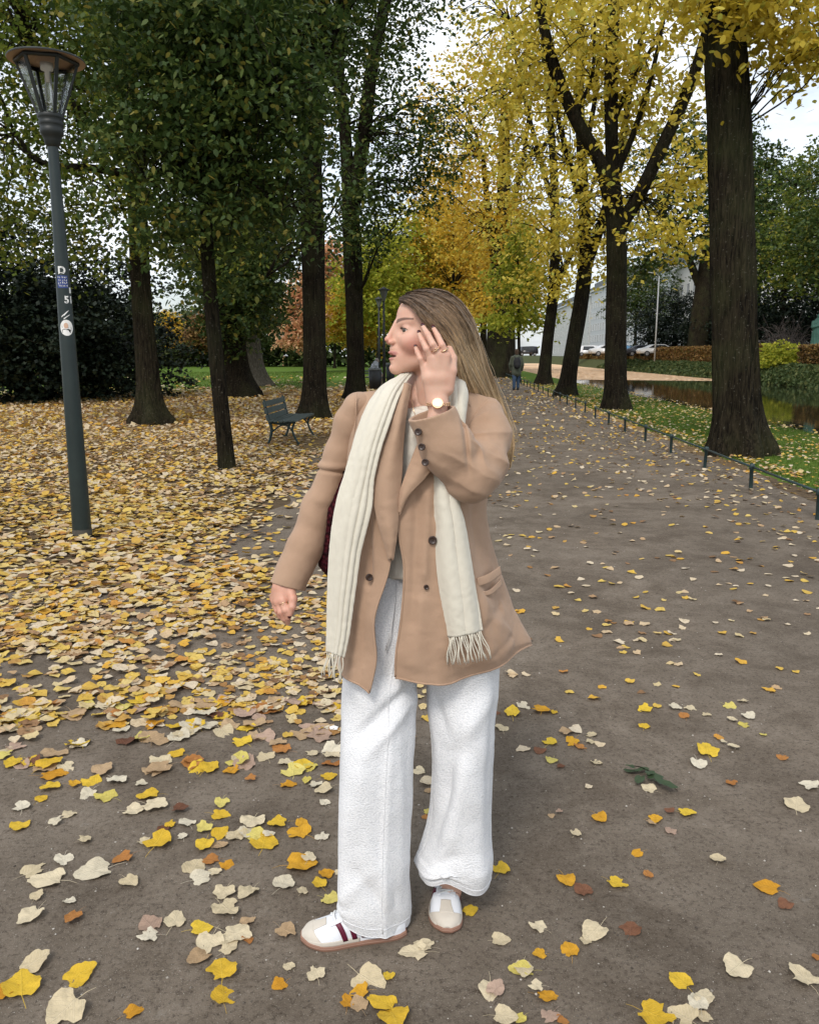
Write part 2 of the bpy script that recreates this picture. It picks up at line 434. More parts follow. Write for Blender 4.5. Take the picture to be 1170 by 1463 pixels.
    t.color(c); t.bump(fine, .006, .8).bump(gr, .003, .7).bump(mid, .015, .5).bump(t.noise(38, 4, .6), .006, .6)
    ys = np.concatenate([np.linspace(-4, 30, 171), np.linspace(31, 160, 100)])
    V = []
    for y in ys:
        l = edge_l(y); 
        if y < 7.4: l = l - 4.6 * float(sstep(7.4, 2.0, y)) - (3.2 if y < 2.5 else 3.2 * float(sstep(5.0, 2.5, y)))
        l += .10 * vnoise([y, 0, 0], 2.2); r_ = edge_r(y) + .06 * vnoise([y, 5, 0], 2.5)
        for s_ in np.linspace(0, 1, 24): V.append(LN(l + (r_ - l) * s_, y, .004))
    tag(mesh_np('dirt_path', np.array(V), grid_faces(len(ys), 24), t.m), kind='structure')
if not DEV or 'ground' in DEV or 'env' in DEV: ground()

# ================================================================== leaves on the ground
def leaf_shape(seed, n=30, curl=.012, broken=False):
    """a lime leaf about 1 unit long: heart-shaped blade with fine teeth, folded midrib, bent surface and stalk"""
    r = random.Random(seed)
    w = r.uniform(.44, .56); asym = r.uniform(-.06, .06); O_ = []; lob = [(r.uniform(.01, .04), r.uniform(0, 6.28), q_) for q_ in (3, 5, 7)]
    for i in range(n):
        a = 2 * math.pi * i / n
        x = -math.cos(a); y = math.sin(a)
        rad = 1.0
        xx = .5 * x; hw = w * (1 - .28 * max(0, x)**1.3)
        yy = hw * y
        if x < -.6: xx += .16 * (-x - .6) / .4 * (1 if abs(y) < .35 else .2)      # the notch at the stalk
        if x > .75: xx += .10 * (x - .75) / .25                                   # the tip
        te = 1 + (.022 if i % 2 else -.02) + r.uniform(-.022, .022) + sum(a_ * math.sin(q_ * a + p_) for a_, p_, q_ in lob)
        O_.append([xx * te, yy * te + asym * x, 0])
    if broken:
        k = r.randrange(4, n - 6)
        for j in range(k, k + 3): O_[j] = [O_[j][0] * .62, O_[j][1] * .62, 0]
    O_ = np.array(O_)
    In = O_ * .55; In[:, 1] *= .95
    mid = np.array([[-.36 + .14 * i, asym * (-.6 + .28 * i), 0] for i in range(6)])
    V = np.vstack([O_, In, [[0, 0, 0]]])
    c1, c2, ph = r.uniform(-1, 1) * curl * 9, r.uniform(.2, 1) * curl * 11, r.uniform(0, 6)
    V[:, 2] += .05 * np.abs(V[:, 1]) + c1 * V[:, 0]**2 + c2 * V[:, 1]**2 + .07 * np.sin(V[:, 0] * 7 + ph) * np.abs(V[:, 1]) * 2 + .035 * np.sin(V[:, 0] * 15 + ph * 2) * np.sin(V[:, 1] * 13 + ph)
    V[:, 2] -= V[:, 2].min()
    j = np.arange(n); j2 = (j + 1) % n
    Q = np.stack([j, j2, n + j2, n + j], -1); T = np.stack([n + j, n + j2, np.full(n, 2 * n)], -1)
    b = len(V); sa = r.uniform(-.5, .5)
    st = np.array([[-.34, .010, .02], [-.34, -.010, .02], [-.62, .008 + sa * .16, .05], [-.62, -.008 + sa * .16, .05], [-.86, .006 + sa * .36, .01], [-.86, -.006 + sa * .36, .01]])
    V = np.vstack([V, st]); Q = np.vstack([Q, [[b, b + 1, b + 3, b + 2], [b + 2, b + 3, b + 5, b + 4]]])
    return V, Q, T
LEAF_COL = {
 'cream': ((.56, .46, .29), (.68, .58, .40)), 'white': ((.60, .53, .39), (.70, .63, .49)), 'tan': ((.40, .27, .15), (.52, .37, .22)),
 'yellow': ((.60, .37, .03), (.72, .50, .05)), 'amber': ((.54, .25, .02), (.64, .35, .03)), 'orange': ((.36, .14, .035), (.46, .21, .06)),
 'brown': ((.12, .05, .028), (.22, .10, .055)), 'lemon': ((.56, .46, .10), (.68, .58, .18)), 'pink': ((.38, .26, .19), (.48, .34, .26))}
LEAF_WORD = {'cream': 'cream', 'white': 'pale ivory', 'tan': 'tan', 'yellow': 'bright yellow', 'amber': 'deep amber', 'orange': 'rusty orange', 'brown': 'dark brown', 'lemon': 'lemon yellow', 'pink': 'pinkish beige'}
def near_leaf_mat(k):
    a, b = LEAF_COL[k]
    t = MT('fallen_leaf_' + k, .72, .2)
    oi = t.n.new('ShaderNodeObjectInfo').outputs['Random']
    c = t.mix(oi, a, b)
    ov = t.n.new('ShaderNodeVectorMath'); ov.operation = 'ADD'
    t.l.new(t.coord(), ov.inputs[0]); cmb = t.n.new('ShaderNodeCombineXYZ'); t.l.new(t.math('MULTIPLY', oi, 50), cmb.inputs[0]); t.l.new(cmb.outputs[0], ov.inputs[1])
    vv = ov.outputs[0]
    n1 = t.noise(3.2, 5, .65, vec=vv); n2 = t.noise(14, 4, .7, vec=vv)
    c = t.mix(t.math('MULTIPLY', t.ramp(n1, [(.48, (0, 0, 0)), (.72, (1, 1, 1))]), .5), c, tuple(x * .55 for x in a))
    c = t.mix(t.math('MULTIPLY', t.ramp(n2, [(.66, (0, 0, 0)), (.73, (1, 1, 1))]), .75), c, (.10, .055, .03))
    # veins: a midrib and side veins
    sx = t.n.new('ShaderNodeSeparateXYZ'); t.l.new(t.coord(), sx.inputs[0])
    ay = t.math('ABSOLUTE', sx.outputs['Y'])
    w_ = t.math('SINE', t.math('MULTIPLY', t.math('SUBTRACT', sx.outputs['X'], t.math('MULTIPLY', ay, .8)), 44))
    ve = t.ramp(w_, [(.86, (0, 0, 0)), (.97, (1, 1, 1))]); mr = t.ramp(ay, [(.008, (1, 1, 1)), (.02, (0, 0, 0))])
    vv2 = t.math('MAXIMUM', ve, mr)
    c = t.mix(t.math('MULTIPLY', vv2, .3), c, tuple(min(1, x * 1.25 + .05) for x in b))
    t.color(c); t.bump(vv2, .02, .5).bump(n2, .03, .3); t.transl(.12, c); return t.m
def litter():
    rs = np.random.RandomState(21)
    # measured from the photograph: where single leaves lie on the bare lane
    ZA = [(90,478,'cream',70),(135,505,'cream',110),(265,480,'white',100),(235,395,'cream',42),(178,447,'white',60),(345,445,'orange',60),(360,510,'cream',56),(103,552,'cream',44),(192,563,'white',40),
          (87,605,'cream',80),(205,612,'orange',62),(418,628,'pink',75),(487,618,'cream',75),(415,660,'white',62),(558,640,'yellow',68),(630,588,'cream',90),(625,540,'cream',62),(692,538,'cream',72),
          (585,677,'cream',80),(655,655,'cream',90),(688,620,'tan',50),(556,720,'tan',72),(690,668,'orange',40),(635,692,'cream',60),(95,742,'cream',84),(60,805,'yellow',110),(15,818,'amber',60),(220,770,'yellow',84),
          (185,872,'cream',112),(370,872,'amber',54),(618,765,'yellow',86),(622,830,'yellow',74),(806,745,'cream',42),(780,795,'amber',46),(880,765,'cream',66),(795,650,'tan',60),
          (1025,782,'cream',100),(1005,815,'amber',58),(965,845,'amber',52),(1000,852,'tan',54),(1068,848,'yellow',84),(1095,890,'yellow',100),(155,345,'white',44),(55,352,'yellow',66),(192,320,'cream',50),
          (60,302,'white',62),(115,278,'yellow',38),(140,247,'yellow',58),(205,240,'amber',40),(245,262,'white',60),(255,230,'yellow',66),(295,270,'lemon',72),(325,228,'white',66),(392,235,'white',36),(415,270,'yellow',70),
          (430,300,'cream',80),(370,310,'cream',64),(500,310,'brown',52),(618,292,'lemon',48),(612,322,'yellow',56),(520,345,'white',56),(570,362,'lemon',50),(440,400,'yellow',92),(405,395,'cream',50),(475,350,'yellow',40),
          (455,362,'brown',44),(508,382,'white',40),(612,375,'yellow',56),(570,408,'yellow',60),(660,380,'cream',66),(704,342,'cream',84),(690,370,'white',60),(775,348,'yellow',60),(835,372,'amber',72),(735,402,'yellow',82),
          (712,378,'lemon',60),(748,382,'white',40),(898,382,'white',50),(612,408,'tan',46),(840,345,'amber',50),(590,448,'orange',50),(540,470,'cream',76),(560,496,'white',70),(632,462,'amber',46),(600,484,'cream',40),
          (790,515,'white',72),(842,535,'cream',42),(835,462,'amber',100),(860,445,'cream',52),(908,488,'amber',52),(890,518,'yellow',52),(918,555,'lemon',52),(905,255,'cream',62),(800,238,'amber',56),(855,228,'lemon',40),
          (915,216,'yellow',48),(845,185,'yellow',60),(870,150,'cream',46),(905,288,'white',40),(880,238,'white',44),(700,225,'orange',36),(740,160,'cream',60),(935,24,'yellow',34)]
    ZB = [(118,22,'white',68),(78,50,'yellow',76),(180,42,'amber',86),(228,44,'yellow',40),(22,47,'brown',34),(40,102,'cream',64),(270,120,'tan',58),(212,152,'yellow',64),(292,152,'amber',62),(360,126,'cream',50),
          (358,150,'cream',48),(320,168,'orange',56),(178,181,'brown',54),(220,216,'lemon',56),(378,225,'cream',58),(250,238,'brown',34),(552,33,'yellow',64),(548,95,'yellow',50),(656,30,'white',50),(710,30,'cream',50),
          (690,60,'orange',46),(768,54,'cream',34),(850,22,'lemon',50),(900,8,'cream',46),(918,62,'white',56),(860,76,'cream',44),(903,90,'lemon',50),(972,126,'lemon',28),(772,188,'yellow',96),(740,230,'white',76),
          (866,174,'cream',44),(828,155,'cream',26),(1040,206,'orange',44),(860,300,'orange',50),(1140,308,'white',80),(1090,378,'cream',96),(566,318,'cream',56),(388,424,'amber',68),(218,412,'tan',34),(246,404,'pink',34),
          (304,480,'cream',46),(585,430,'amber',56),(570,445,'tan',40),(640,402,'brown',40),(697,405,'yellow',64),(640,468,'pink',56),(524,548,'amber',48),(810,575,'cream',58),(36,603,'yellow',74),(270,640,'amber',82),
          (330,680,'brown',76),(450,657,'yellow',78),(562,628,'orange',46),(988,672,'amber',92),(1050,732,'brown',64),(172,808,'cream',70),(35,856,'cream',74),(372,832,'cream',98),(340,862,'cream',48),(500,820,'brown',78),
          (284,893,'amber',74),(178,905,'amber',52),(115,962,'lemon',88),(20,1038,'pink',72),(165,1030,'cream',54),(202,1058,'amber',78),(215,1125,'pink',70),(255,1145,'orange',50),(50,1135,'cream',90),(110,1140,'lemon',50),
          (878,962,'cream',110),(1112,1000,'cream',118),(1162,918,'orange',40),(680,1004,'yellow',92),(762,1070,'cream',82),(740,1090,'white',90),(585,1130,'yellow',130),(690,1130,'cream',96),(760,1130,'cream',70)]
    ZC = [(593,1362,'cream',40),(607,1352,'cream',32),(671,1303,'yellow',26),(556,1395,'yellow',22),(598,1102,'cream',24),(611,1160,'lemon',14),(612,1131,'tan',14),(607,1168,'orange',12),(470,1042,'white',16),(484,1248,'cream',16),
          (748,1385,'cream',36),(700,1414,'cream',38),(710,1343,'lemon',34),(768,1362,'amber',22),(814,1358,'amber',30)]
    pts = [(x / 1.95, 1000 + y / 1.95, c, s_ / 1.95) for x, y, c, s_ in ZA] + [(700 + x / 2.489, 1000 + y / 2.489, c, s_ / 2.489) for x, y, c, s_ in ZB] + ZC[:12]
    mats = {k: near_leaf_mat(k) for k in LEAF_COL}
    shp = [leaf_shape(i, 30, .012 + .007 * (i % 4), i % 3 == 0) for i in range(12)]
    lib = {}
    def zone(x, y):
        if y > 1400: return 'on the frontmost bare dirt'
        if x < 200: return 'left of the striped shoe'
        if x < 430 and y > 1180: return 'ahead of the striped shoe'
        if x < 480: return 'at the leaf carpet fringe'
        if x < 715: return 'around the white trousers'
        if x < 900: return 'right of the white trousers'
        return 'on the lane right half'
    n = 0
    placed = []
    def place(x, y, c, wpx):
        nonlocal n
        g = G(x, y, .006); d = math.hypot(g[1], CAMH)
        s_ = wpx / FPX * d / 1.22
        s_ = min(max(s_, .028), .098)
        i = int(rs.randint(12)); key = (i, c)
        if key not in lib:
            V, Q, T = shp[i]; o = mesh_np('fallen_leaf', V, [Q, T], mats[c], smooth=True); lib[key] = o.data
        else:
            o = bpy.data.objects.new('fallen_leaf', lib[key]); COL.objects.link(o)
        o.scale = (s_ * rs.uniform(.95, 1.1), s_ * rs.uniform(.85, 1.08), s_)
        o.location = (g[0], g[1], .0055 + .010 * rs.rand()**3)
        o.rotation_euler = (rs.normal(0, .10), rs.normal(0, .10), rs.uniform(0, 6.28))
        rz_ = o.rotation_euler[2]; qd = int(((rz_ + math.pi / 4) % (2 * math.pi)) / (math.pi / 2))
        st_ = ('stalk to the left', 'stalk towards the viewer', 'stalk to the right', 'stalk pointing away')[qd]
        o['label'] = ('large ' if s_ > .078 else 'small ' if s_ < .045 else '') + LEAF_WORD[c] + ' leaf' + (' with torn edge, ' if i % 3 == 0 else ', ') + st_ + ', ' + zone(x, y)
        o['category'] = 'leaf'
        o['group'] = 'fallen leaves lying singly on the lane'
        placed.append((g[0], g[1])); n += 1
    for p_ in pts: place(*p_)
    # the front rows of the leaf carpet, one by one
    cols = ['cream', 'cream', 'white', 'tan', 'tan', 'yellow', 'yellow', 'amber', 'orange', 'lemon', 'brown', 'pink']
    while n < 300:
        x = rs.uniform(0, 478); y = rs.uniform(1000, 1120)
        if y > 1105 - .0 * x and rs.rand() < .8: continue
        place(x, y, cols[rs.randint(len(cols))], rs.uniform(26, 46))
    # ---- the rest: one mass
    def dens(u, v):
        """leaves per square metre at lane coordinates"""
        X = u + SL * v
        d = np.zeros_like(u)
        el = -1.75 + .30 * vnoise(np.stack([v, v * 0, v * 0], -1), .8)
        el = np.where(v < 7.2, el + sstep(7.2, 4.2, v) * 1.45, el)          # the carpet spills over the lane near the woman
        carpet = sstep(el + .25, el - .35, u) * sstep(2.85, 3.35, v + .40 * vnoise(np.stack([u, v, v * 0], -1), 1.3))
        d = d + carpet * (450 + 250 * sstep(11, 8, v)) * (.82 + .18 * sstep(3.2, 4.6, v))
        pth = (u > el - .3) & (u < 4.6)
        d = d + pth * (30 + 36 * sstep(2.0, 4.2, u) + 24 * sstep(el + 1.1, el, u)) * sstep(2.6, 4.2, v) * (1 + .6 * sstep(8, 20, v))
        gs = (u >= 4.2) & (u < BANK)
        d = d + gs * (55 + 60 * sstep(-.1, .4, vnoise(np.stack([u, v, v * 0], -1), .9)))
        # bare trodden patch before the bench
        d = d * (1 - .85 * np.exp(-(((u + 2.3) / .55)**2 + ((v - 14.4) / 1.6)**2)))
        # thins to lawn in the distance on the left
        lawn = sstep(30, 52, v - .6 * u) * (u < -3)
        d = d * (1 - .93 * lawn)
        return d * (0.75 + .6 * np.clip(vnoise(np.stack([u, v, v * 0 + 7], -1), 2.1), -.8, .8))
    def scatter(v0, v1, u0, u1, keep, shape, ssc, seed):
        rs_ = np.random.RandomState(seed)
        A = (v1 - v0) * (u1 - u0); N_ = int(A * 700 * keep)
        u = rs_.uniform(u0, u1, N_); v = rs_.uniform(v0, v1, N_)
        # only what the picture (and a step beside it) can see
        vis = np.abs(u + SL * v) < .62 * v + 2.0
        u, v = u[vis], v[vis]
        k = rs_.rand(len(u)) * 700 < dens(u, v); u, v = u[k], v[k]
        px = np.stack([u + SL * v, v], -1)
        if v0 < 4.2:   # leave out where the woman stands and the front leaves already lie
            w_ = (np.hypot(px[:, 0] + .02, px[:, 1] - 2.02) > .35); px = px[w_]; u = u[w_]; v = v[w_]
        n_ = len(px); s_ = rs_.uniform(.048, .088, n_) * ssc; s_ = s_ * np.where(u > -1.2, .80, 1.0)
        return px, s_, rs_
    outV, outF3, outF4, outI, base = [], [], [], [], 0
    MV, MF, MI = [], [], []
    def emit(px, s_, rs_, shape, tilt, yellow):
        nonlocal base
        n_ = len(px)
        if shape == 'best':
            T_ = []
            for q in range(12):
                Vq, Qq, Tq = leaf_shape(200 + q, 14, .010 + .010 * (q % 4), q % 3 == 0); T_.append(Vq[:29])
            # triangles of the fan closed as thin quads so that one face array serves all
            T_ = np.array(T_); loc = T_[rs_.randint(12, size=n_)]; jj = np.arange(0, 14, 2)
            F = np.vstack([Qq[:14], np.stack([14 + jj, 14 + (jj + 1) % 14, 14 + (jj + 2) % 14, np.full(7, 28)], -1)]); nv_ = 29
        elif shape == 'fine':
            T_ = []
            for q in range(6):
                a = np.linspace(0, 2 * math.pi, 9)[:-1]; r_ = np.random.RandomState(q)
                x = -np.cos(a) * .5 * (1 + .13 * r_.randn(8)); y = np.sin(a) * .46 * (1 + .13 * r_.randn(8)); x[4] += .12; x[0] += .13
                z = r_.uniform(.0, .30) * y**2 * 2 + r_.uniform(-.25, .25) * x**2 + .02 * r_.randn(8)
                T_.append(np.stack([x, y, z], -1))
            T_ = np.array(T_); loc = T_[rs_.randint(6, size=n_)]; F = np.array([[0, 1, 2, 3], [0, 3, 4, 5], [0, 5, 6, 7]]); nv_ = 8
        else:
            loc = np.tile(np.array([[-.5, 0, 0], [0, .46, .08], [.52, 0, -.02], [0, -.46, .08]]), (n_, 1, 1)); F = np.array([[0, 3, 2, 1]]); nv_ = 4
        loc = loc * s_[:, None, None]
        a = rs_.uniform(0, 6.283, n_); tx = rs_.normal(0, tilt, n_); ty = rs_.normal(0, tilt, n_)
        ca, sa = np.cos(a)[:, None], np.sin(a)[:, None]
        x = loc[..., 0] * ca - loc[..., 1] * sa; y = loc[..., 0] * sa + loc[..., 1] * ca
        z = loc[..., 2] + x * tx[:, None] + y * ty[:, None]
        z = z - z.min(1, keepdims=True)
        zb = .005 + rs_.rand(n_)**2 * np.where((px[:, 0] - SL * px[:, 1]) < -1.2, .022, .006)
        zb = zb + np.where((px[:, 0] - SL * px[:, 1]) > 4.3, .028, 0)
        V = np.stack([x + px[:, 0][:, None], y + px[:, 1][:, None], z + zb[:, None]], -1).reshape(-1, 3)
        Ff = (np.arange(n_)[:, None, None] * nv_ + F[None]).reshape(-1, 4) + base
        MV.append(V); MF.append(Ff)
        yl = (rs_.rand(n_) < yellow)
        MI.append(np.repeat(yl.astype(int), len(F)))
        base += len(V)
    for v0, v1, u0, u1, keep, shape, ssc, tilt in ((2.4, 5.2, -6, 4.3, 1, 'best', .95, .10), (5.2, 9, -8, 4.3, 1, 'fine', 1.0, .15), (9, 17, -13, 4.6, .9, 'fine', 1.03, .2), (17, 32, -22, 4.8, .30, 'quad', 1.6, .28), (32, 60, -30, 5, .055, 'quad', 3.0, .2),
                                                    (6, 16, 4.2, BANK, 1, 'fine', .9, .2), (16, 45, 4.2, BANK, .6, 'quad', 1.25, .2)):
        px, s_, rs_ = scatter(v0, v1, u0, u1, keep, shape, ssc, int(v0 * 7 + u0 * 3) % 1000 + 5)
        u_ = px[:, 0] - SL * px[:, 1]
        yel = np.clip(.32 + .24 * (px[:, 1] < 9) * (u_ < 0) + .25 * vnoise(np.concatenate([px, px[:, :1] * 0], 1), .9) + .18 * (u_ > 4.2), 0, .8)
        emit(px, s_, rs_, shape, tilt, yel)
    o = mesh_np('leaf_litter', np.vstack(MV), np.vstack(MF), [M_litter, M_litter_y], smooth=False, idx=np.concatenate(MI))
    print('litter faces', len(o.data.polygons)); tag(o, 'fallen autumn leaves covering the ground under the park trees', 'fallen leaves', kind='stuff')
    # leaves drifted together on the far water
    n_ = 9000; u = rs.uniform(BANK + .4, 23, n_); v = 66 + 70 * rs.rand(n_)**1.6 + (23 - u) * .35; 
    px = np.stack([u + SL * v, v], -1); MV.clear(); MF.clear(); MI.clear(); base = 0
    emit(px, rs.uniform(.25, .55, n_), rs, 'quad', .02, np.full(n_, .1)); V = MV[0]; V[:, 2] = -.512 + (V[:, 2] % .02) * .6
    fl = leaf_mat('floating_leaves', [(0, (.56, .34, .18)), (.5, (.74, .50, .30)), (1, (.82, .64, .44))], .8, .1)
    vv = np.array([LN(u, v, -.516) for v in (70, 200) for u in (BANK + .3, 23.0)])
    b2 = len(V); o = mesh_np('floating_leaves', np.vstack([V, vv]), np.vstack([MF[0], [[b2, b2 + 1, b2 + 3, b2 + 2]]]), fl, smooth=False)
    tag(o, 'orange leaves drifted together on the far stretch of the canal', 'floating leaves', kind='stuff')
    # small stones and crumbs on the lane
    n_ = 14000; v = 1.2 + 7 * rs.rand(n_)**1.5; u = rs.uniform(-1, 1, n_) * (.62 * v + .3); k = (u < 3.9) ; u = u[k]; v = v[k]; n_ = len(u)
    oc = np.array([[1, 0, 0], [-1, 0, 0], [0, 1, 0], [0, -1, 0], [0, 0, .7], [0, 0, -.5]])
    of = np.array([[0, 2, 4], [2, 1, 4], [1, 3, 4], [3, 0, 4], [2, 0, 5], [1, 2, 5], [3, 1, 5], [0, 3, 5]])
    s_ = .0011 + .0042 * rs.rand(n_)**5
    V = oc[None] * s_[:, None, None] * rs.uniform(.7, 1.2, (n_, 6, 1)) + np.stack([u, v, np.full(n_, .0045)], -1)[:, None]
    F = (np.arange(n_)[:, None, None] * 6 + of[None]).reshape(-1, 3)
    gm = leaf_mat('grit', [(0, (.06, .05, .04)), (.5, (.16, .135, .11)), (.85, (.30, .27, .23)), (1, (.62, .58, .52))], .9, .0)
    tag(mesh_np('gravel', V.reshape(-1, 3), F, gm, smooth=True), 'fine gravel and crumbs of soil on the dirt lane', 'gravel', kind='stuff')
    # grass along the canal
    n_ = 70000; v = 5.5 + 26 * rs.rand(n_)**1.7; u = 4.15 + (BANK + .3 - 4.15) * rs.rand(n_) + .25 * rs.randn(n_) * (rs.rand(n_) < .15)
    k = (u > 4.0 + .35 * rs.rand(n_)); u, v = u[k], v[k]; n_ = len(u)
    h_ = rs.uniform(.02, .055, n_) * (1 + .5 * (v > 14)); w_ = rs.uniform(.0022, .004, n_) * (1 + v * .06); a = rs.uniform(0, 6.28, n_)
    X = u + SL * v; zb = np.interp(u, [4, 6, 7, BANK, BANK + .25, BANK + .7], [0, -.01, -.03, -.09, -.22, -.6]); le = rs.normal(0, .45, (n_, 2)) * h_[:, None]
    V = np.stack([np.stack([X + np.cos(a) * w_, v + np.sin(a) * w_, zb], -1), np.stack([X - np.cos(a) * w_, v - np.sin(a) * w_, zb], -1), np.stack([X + le[:, 0], v + le[:, 1], zb + h_], -1)], 1).reshape(-1, 3)
    gr = leaf_mat('grass_blade', [(0, (.055, .10, .012)), (.6, (.095, .165, .022)), (1, (.18, .22, .05))], .7, .35)
    tag(mesh_np('grass', V, np.arange(3 * n_).reshape(-1, 3), gr, smooth=False), 'short green grass on the strip between lane and canal', 'grass', kind='stuff')
    # lawn far left
    n_ = 30000; v = 26 + 50 * rs.rand(n_); u = -rs.rand(n_) * 34 - 2 - .1 * v
    k = (v - .6 * u) > 38 + 8 * rs.rand(n_); u, v = u[k], v[k]; n_ = len(u)
    h_ = rs.uniform(.05, .10, n_); w_ = .02 + .02 * rs.rand(n_); a = rs.uniform(0, 6.28, n_); X = u + SL * v; zb = np.zeros(n_); le = rs.normal(0, .4, (n_, 2)) * h_[:, None]
    V = np.stack([np.stack([X + np.cos(a) * w_, v + np.sin(a) * w_, zb], -1), np.stack([X - np.cos(a) * w_, v - np.sin(a) * w_, zb], -1), np.stack([X + le[:, 0], v + le[:, 1], zb + h_], -1)], 1).reshape(-1, 3)
    tag(mesh_np('lawn_grass', V, np.arange(3 * n_).reshape(-1, 3), gr, smooth=False), 'mown green lawn beyond the leaf carpet', 'grass', kind='stuff')
    # the clipped twig lying on the lane
    e = empty('fallen_twig', 'fallen evergreen twig with dark green leaves on the bare right half of the lane', 'twig', loc=(*G(925, 1110)[:2], .01))
    b = np.array(e.location)
    q = [G(895, 1093, .02) - b, G(915, 1096, .022) - b, G(940, 1108, .014) - b, G(968, 1130, .004) - b]
    tubes('stem', [(q, [.0016, .0018, .0016, .001])], M_bark, e, 5)
    tl = leaf_mat('twig_leaf', [(0, (.022, .04, .018)), (1, (.05, .075, .035))], .45, .05)
    for i, (x, y, sz, an) in enumerate([(903, 1103, .045, 2.6), (918, 1101, .05, 3.1), (914, 1114, .042, 4.2), (934, 1110, .05, .1), (944, 1117, .046, -.4), (928, 1105, .04, .8), (955, 1122, .045, -.5), (901, 1096, .035, 2.2)]):
        V, Q, T = leaf_shape(60 + i, 12, .01); o = mesh_np('twig_leaf', V * np.array([sz * 1.3, sz * .8, sz * 1.3]), [Q, T], tl, e); o.location = Vector(G(x, y, .012 + .004 * i) - b); o.rotation_euler = (.15, .1, an)
    # a torn paper scrap by the trousers
    bm = bmesh.new(); vs = [bm.verts.new(p_) for p_ in ((0, 0, 0), (.028, -.006, .004), (.032, .012, .008), (.012, .022, .010), (-.006, .02, .004))]; bm.faces.new(vs)
    g = G(472, 1043, .012); tag(bmo('paper_scrap', bm, simple('paper', (.72, .72, .70), .8), None, False, loc=g), 'torn white paper scrap on the dirt beside the white trouser leg', 'paper scrap')
if not DEV or 'litter' in DEV or 'env' in DEV: litter()

# ================================================================== trees
def quads(C_, rs_, size, droop=.35, shape='kite'):
    n_ = len(C_)
    if shape == 'kite':
        L0 = np.array([[-.5, 0, 0], [.02, .42, -.10], [.55, 0, -.16], [.02, -.42, -.10]]); F = np.array([[0, 3, 2, 1]])
    else:
        L0 = np.array([[-.5, 0, 0], [-.32, .28, -.05], [.10, .34, -.12], [.66, 0, -.24], [.10, -.34, -.12], [-.32, -.28, -.05]]); F = np.array([[0, 3, 2, 1], [0, 5, 4, 3]])
    k = len(L0)
    a = rs_.uniform(0, 6.283, n_); b = rs_.normal(-droop, .45, n_); r_ = rs_.normal(0, .5, n_)
    ca, sa, cb, sb = np.cos(a), np.sin(a), np.cos(b), np.sin(b)
    X = np.stack([ca * cb, sa * cb, sb], -1); Y = np.stack([-sa, ca, 0 * a], -1); Z = np.cross(X, Y)
    Y2 = Y * np.cos(r_)[:, None] + Z * np.sin(r_)[:, None]; Z2 = np.cross(X, Y2)
    V = L0[None, :, 0, None] * X[:, None] + L0[None, :, 1, None] * Y2[:, None] + L0[None, :, 2, None] * Z2[:, None]
    V = C_[:, None] + V * size[:, None, None]
    Ff = (np.arange(n_)[:, None, None] * k + F[None]).reshape(-1, 4)
    return V.reshape(-1, 3), Ff
def sprays(ells, n_spr, per, rs_, bias=2.4, spread=1.0):
    w_ = np.array([e[6] if len(e) > 6 else e[3] * e[4] * e[5] for e in ells]); w_ = w_ / w_.sum()
    which = rs_.choice(len(ells), n_spr, p=w_)
    E = np.array([e[:6] for e in ells])[which]
    d = rs_.normal(size=(n_spr, 3)); d /= np.linalg.norm(d, axis=1)[:, None]
    r_ = rs_.rand(n_spr)**(1 / bias)
    c = E[:, :3] + d * r_[:, None] * E[:, 3:6]
    ax = d * np.array([1, 1, .15]) + rs_.normal(0, .3, (n_spr, 3)) + np.array([0, 0, -.18]); ax /= np.linalg.norm(ax, axis=1)[:, None]
    la = np.cross(ax, [0, 0, 1]); la /= np.linalg.norm(la, axis=1)[:, None] + 1e-9
    s_ = rs_.uniform(.6, 1.3, n_spr) * spread
    t = rs_.normal(0, .42, (n_spr, per)); l = rs_.normal(0, .22, (n_spr, per)); h = rs_.normal(0, .07, (n_spr, per)) - .10 * t * t
    L_ = c[:, None] + s_[:, None, None] * (ax[:, None] * t[..., None] + la[:, None] * l[..., None] + np.array([0, 0, 1]) * h[..., None])
    return c, L_.reshape(-1, 3)
def trunk_mesh(pts, rad, k=28, flare=.6, lobes=5, seed=0, rough=.03, n=60, fis=0.0):
    pts = np.asarray(pts, float); c = cr1(np.concatenate([pts, np.asarray(rad, float)[:, None]], 1), n)
    p_, r_ = c[:, :3], c[:, 3]
    t, nn, b = frames(p_); a = np.arange(k) * 2 * math.pi / k
    z0 = p_[:, 2] - p_[0, 2]
    fl = 1 + flare * np.exp(-z0 / (r_[0] * 1.1))[:, None] * (1 + .45 * np.sin(a * lobes + seed)[None] + .2 * np.sin(a * 2 + seed * 2)[None])
    q = np.stack([np.cos(a)[None] * 1.6 + 0 * z0[:, None], np.sin(a)[None] * 1.6 + 0 * z0[:, None], z0[:, None] * .45 + 0 * a[None]], -1)
    dis = 1 + rough * 2.2 * vnoise(q, 1.0, seed) + rough * vnoise(q * np.array([3.5, 3.5, 1.0]), 1.0, seed)
    if fis: dis = dis + fis * (np.abs(vnoise(q * np.array([9, 9, 1.6]), 1.0, seed + 3)) - .25)
    R_ = r_[:, None] * fl * dis
    V = p_[:, None] + R_[..., None] * (np.cos(a)[None, :, None] * nn[:, None] + np.sin(a)[None, :, None] * b[:, None])
    V[0, :, 2] -= .12
    F = grid_faces(n, k, True)
    return V.reshape(-1, 3), F
CROWNS = {}
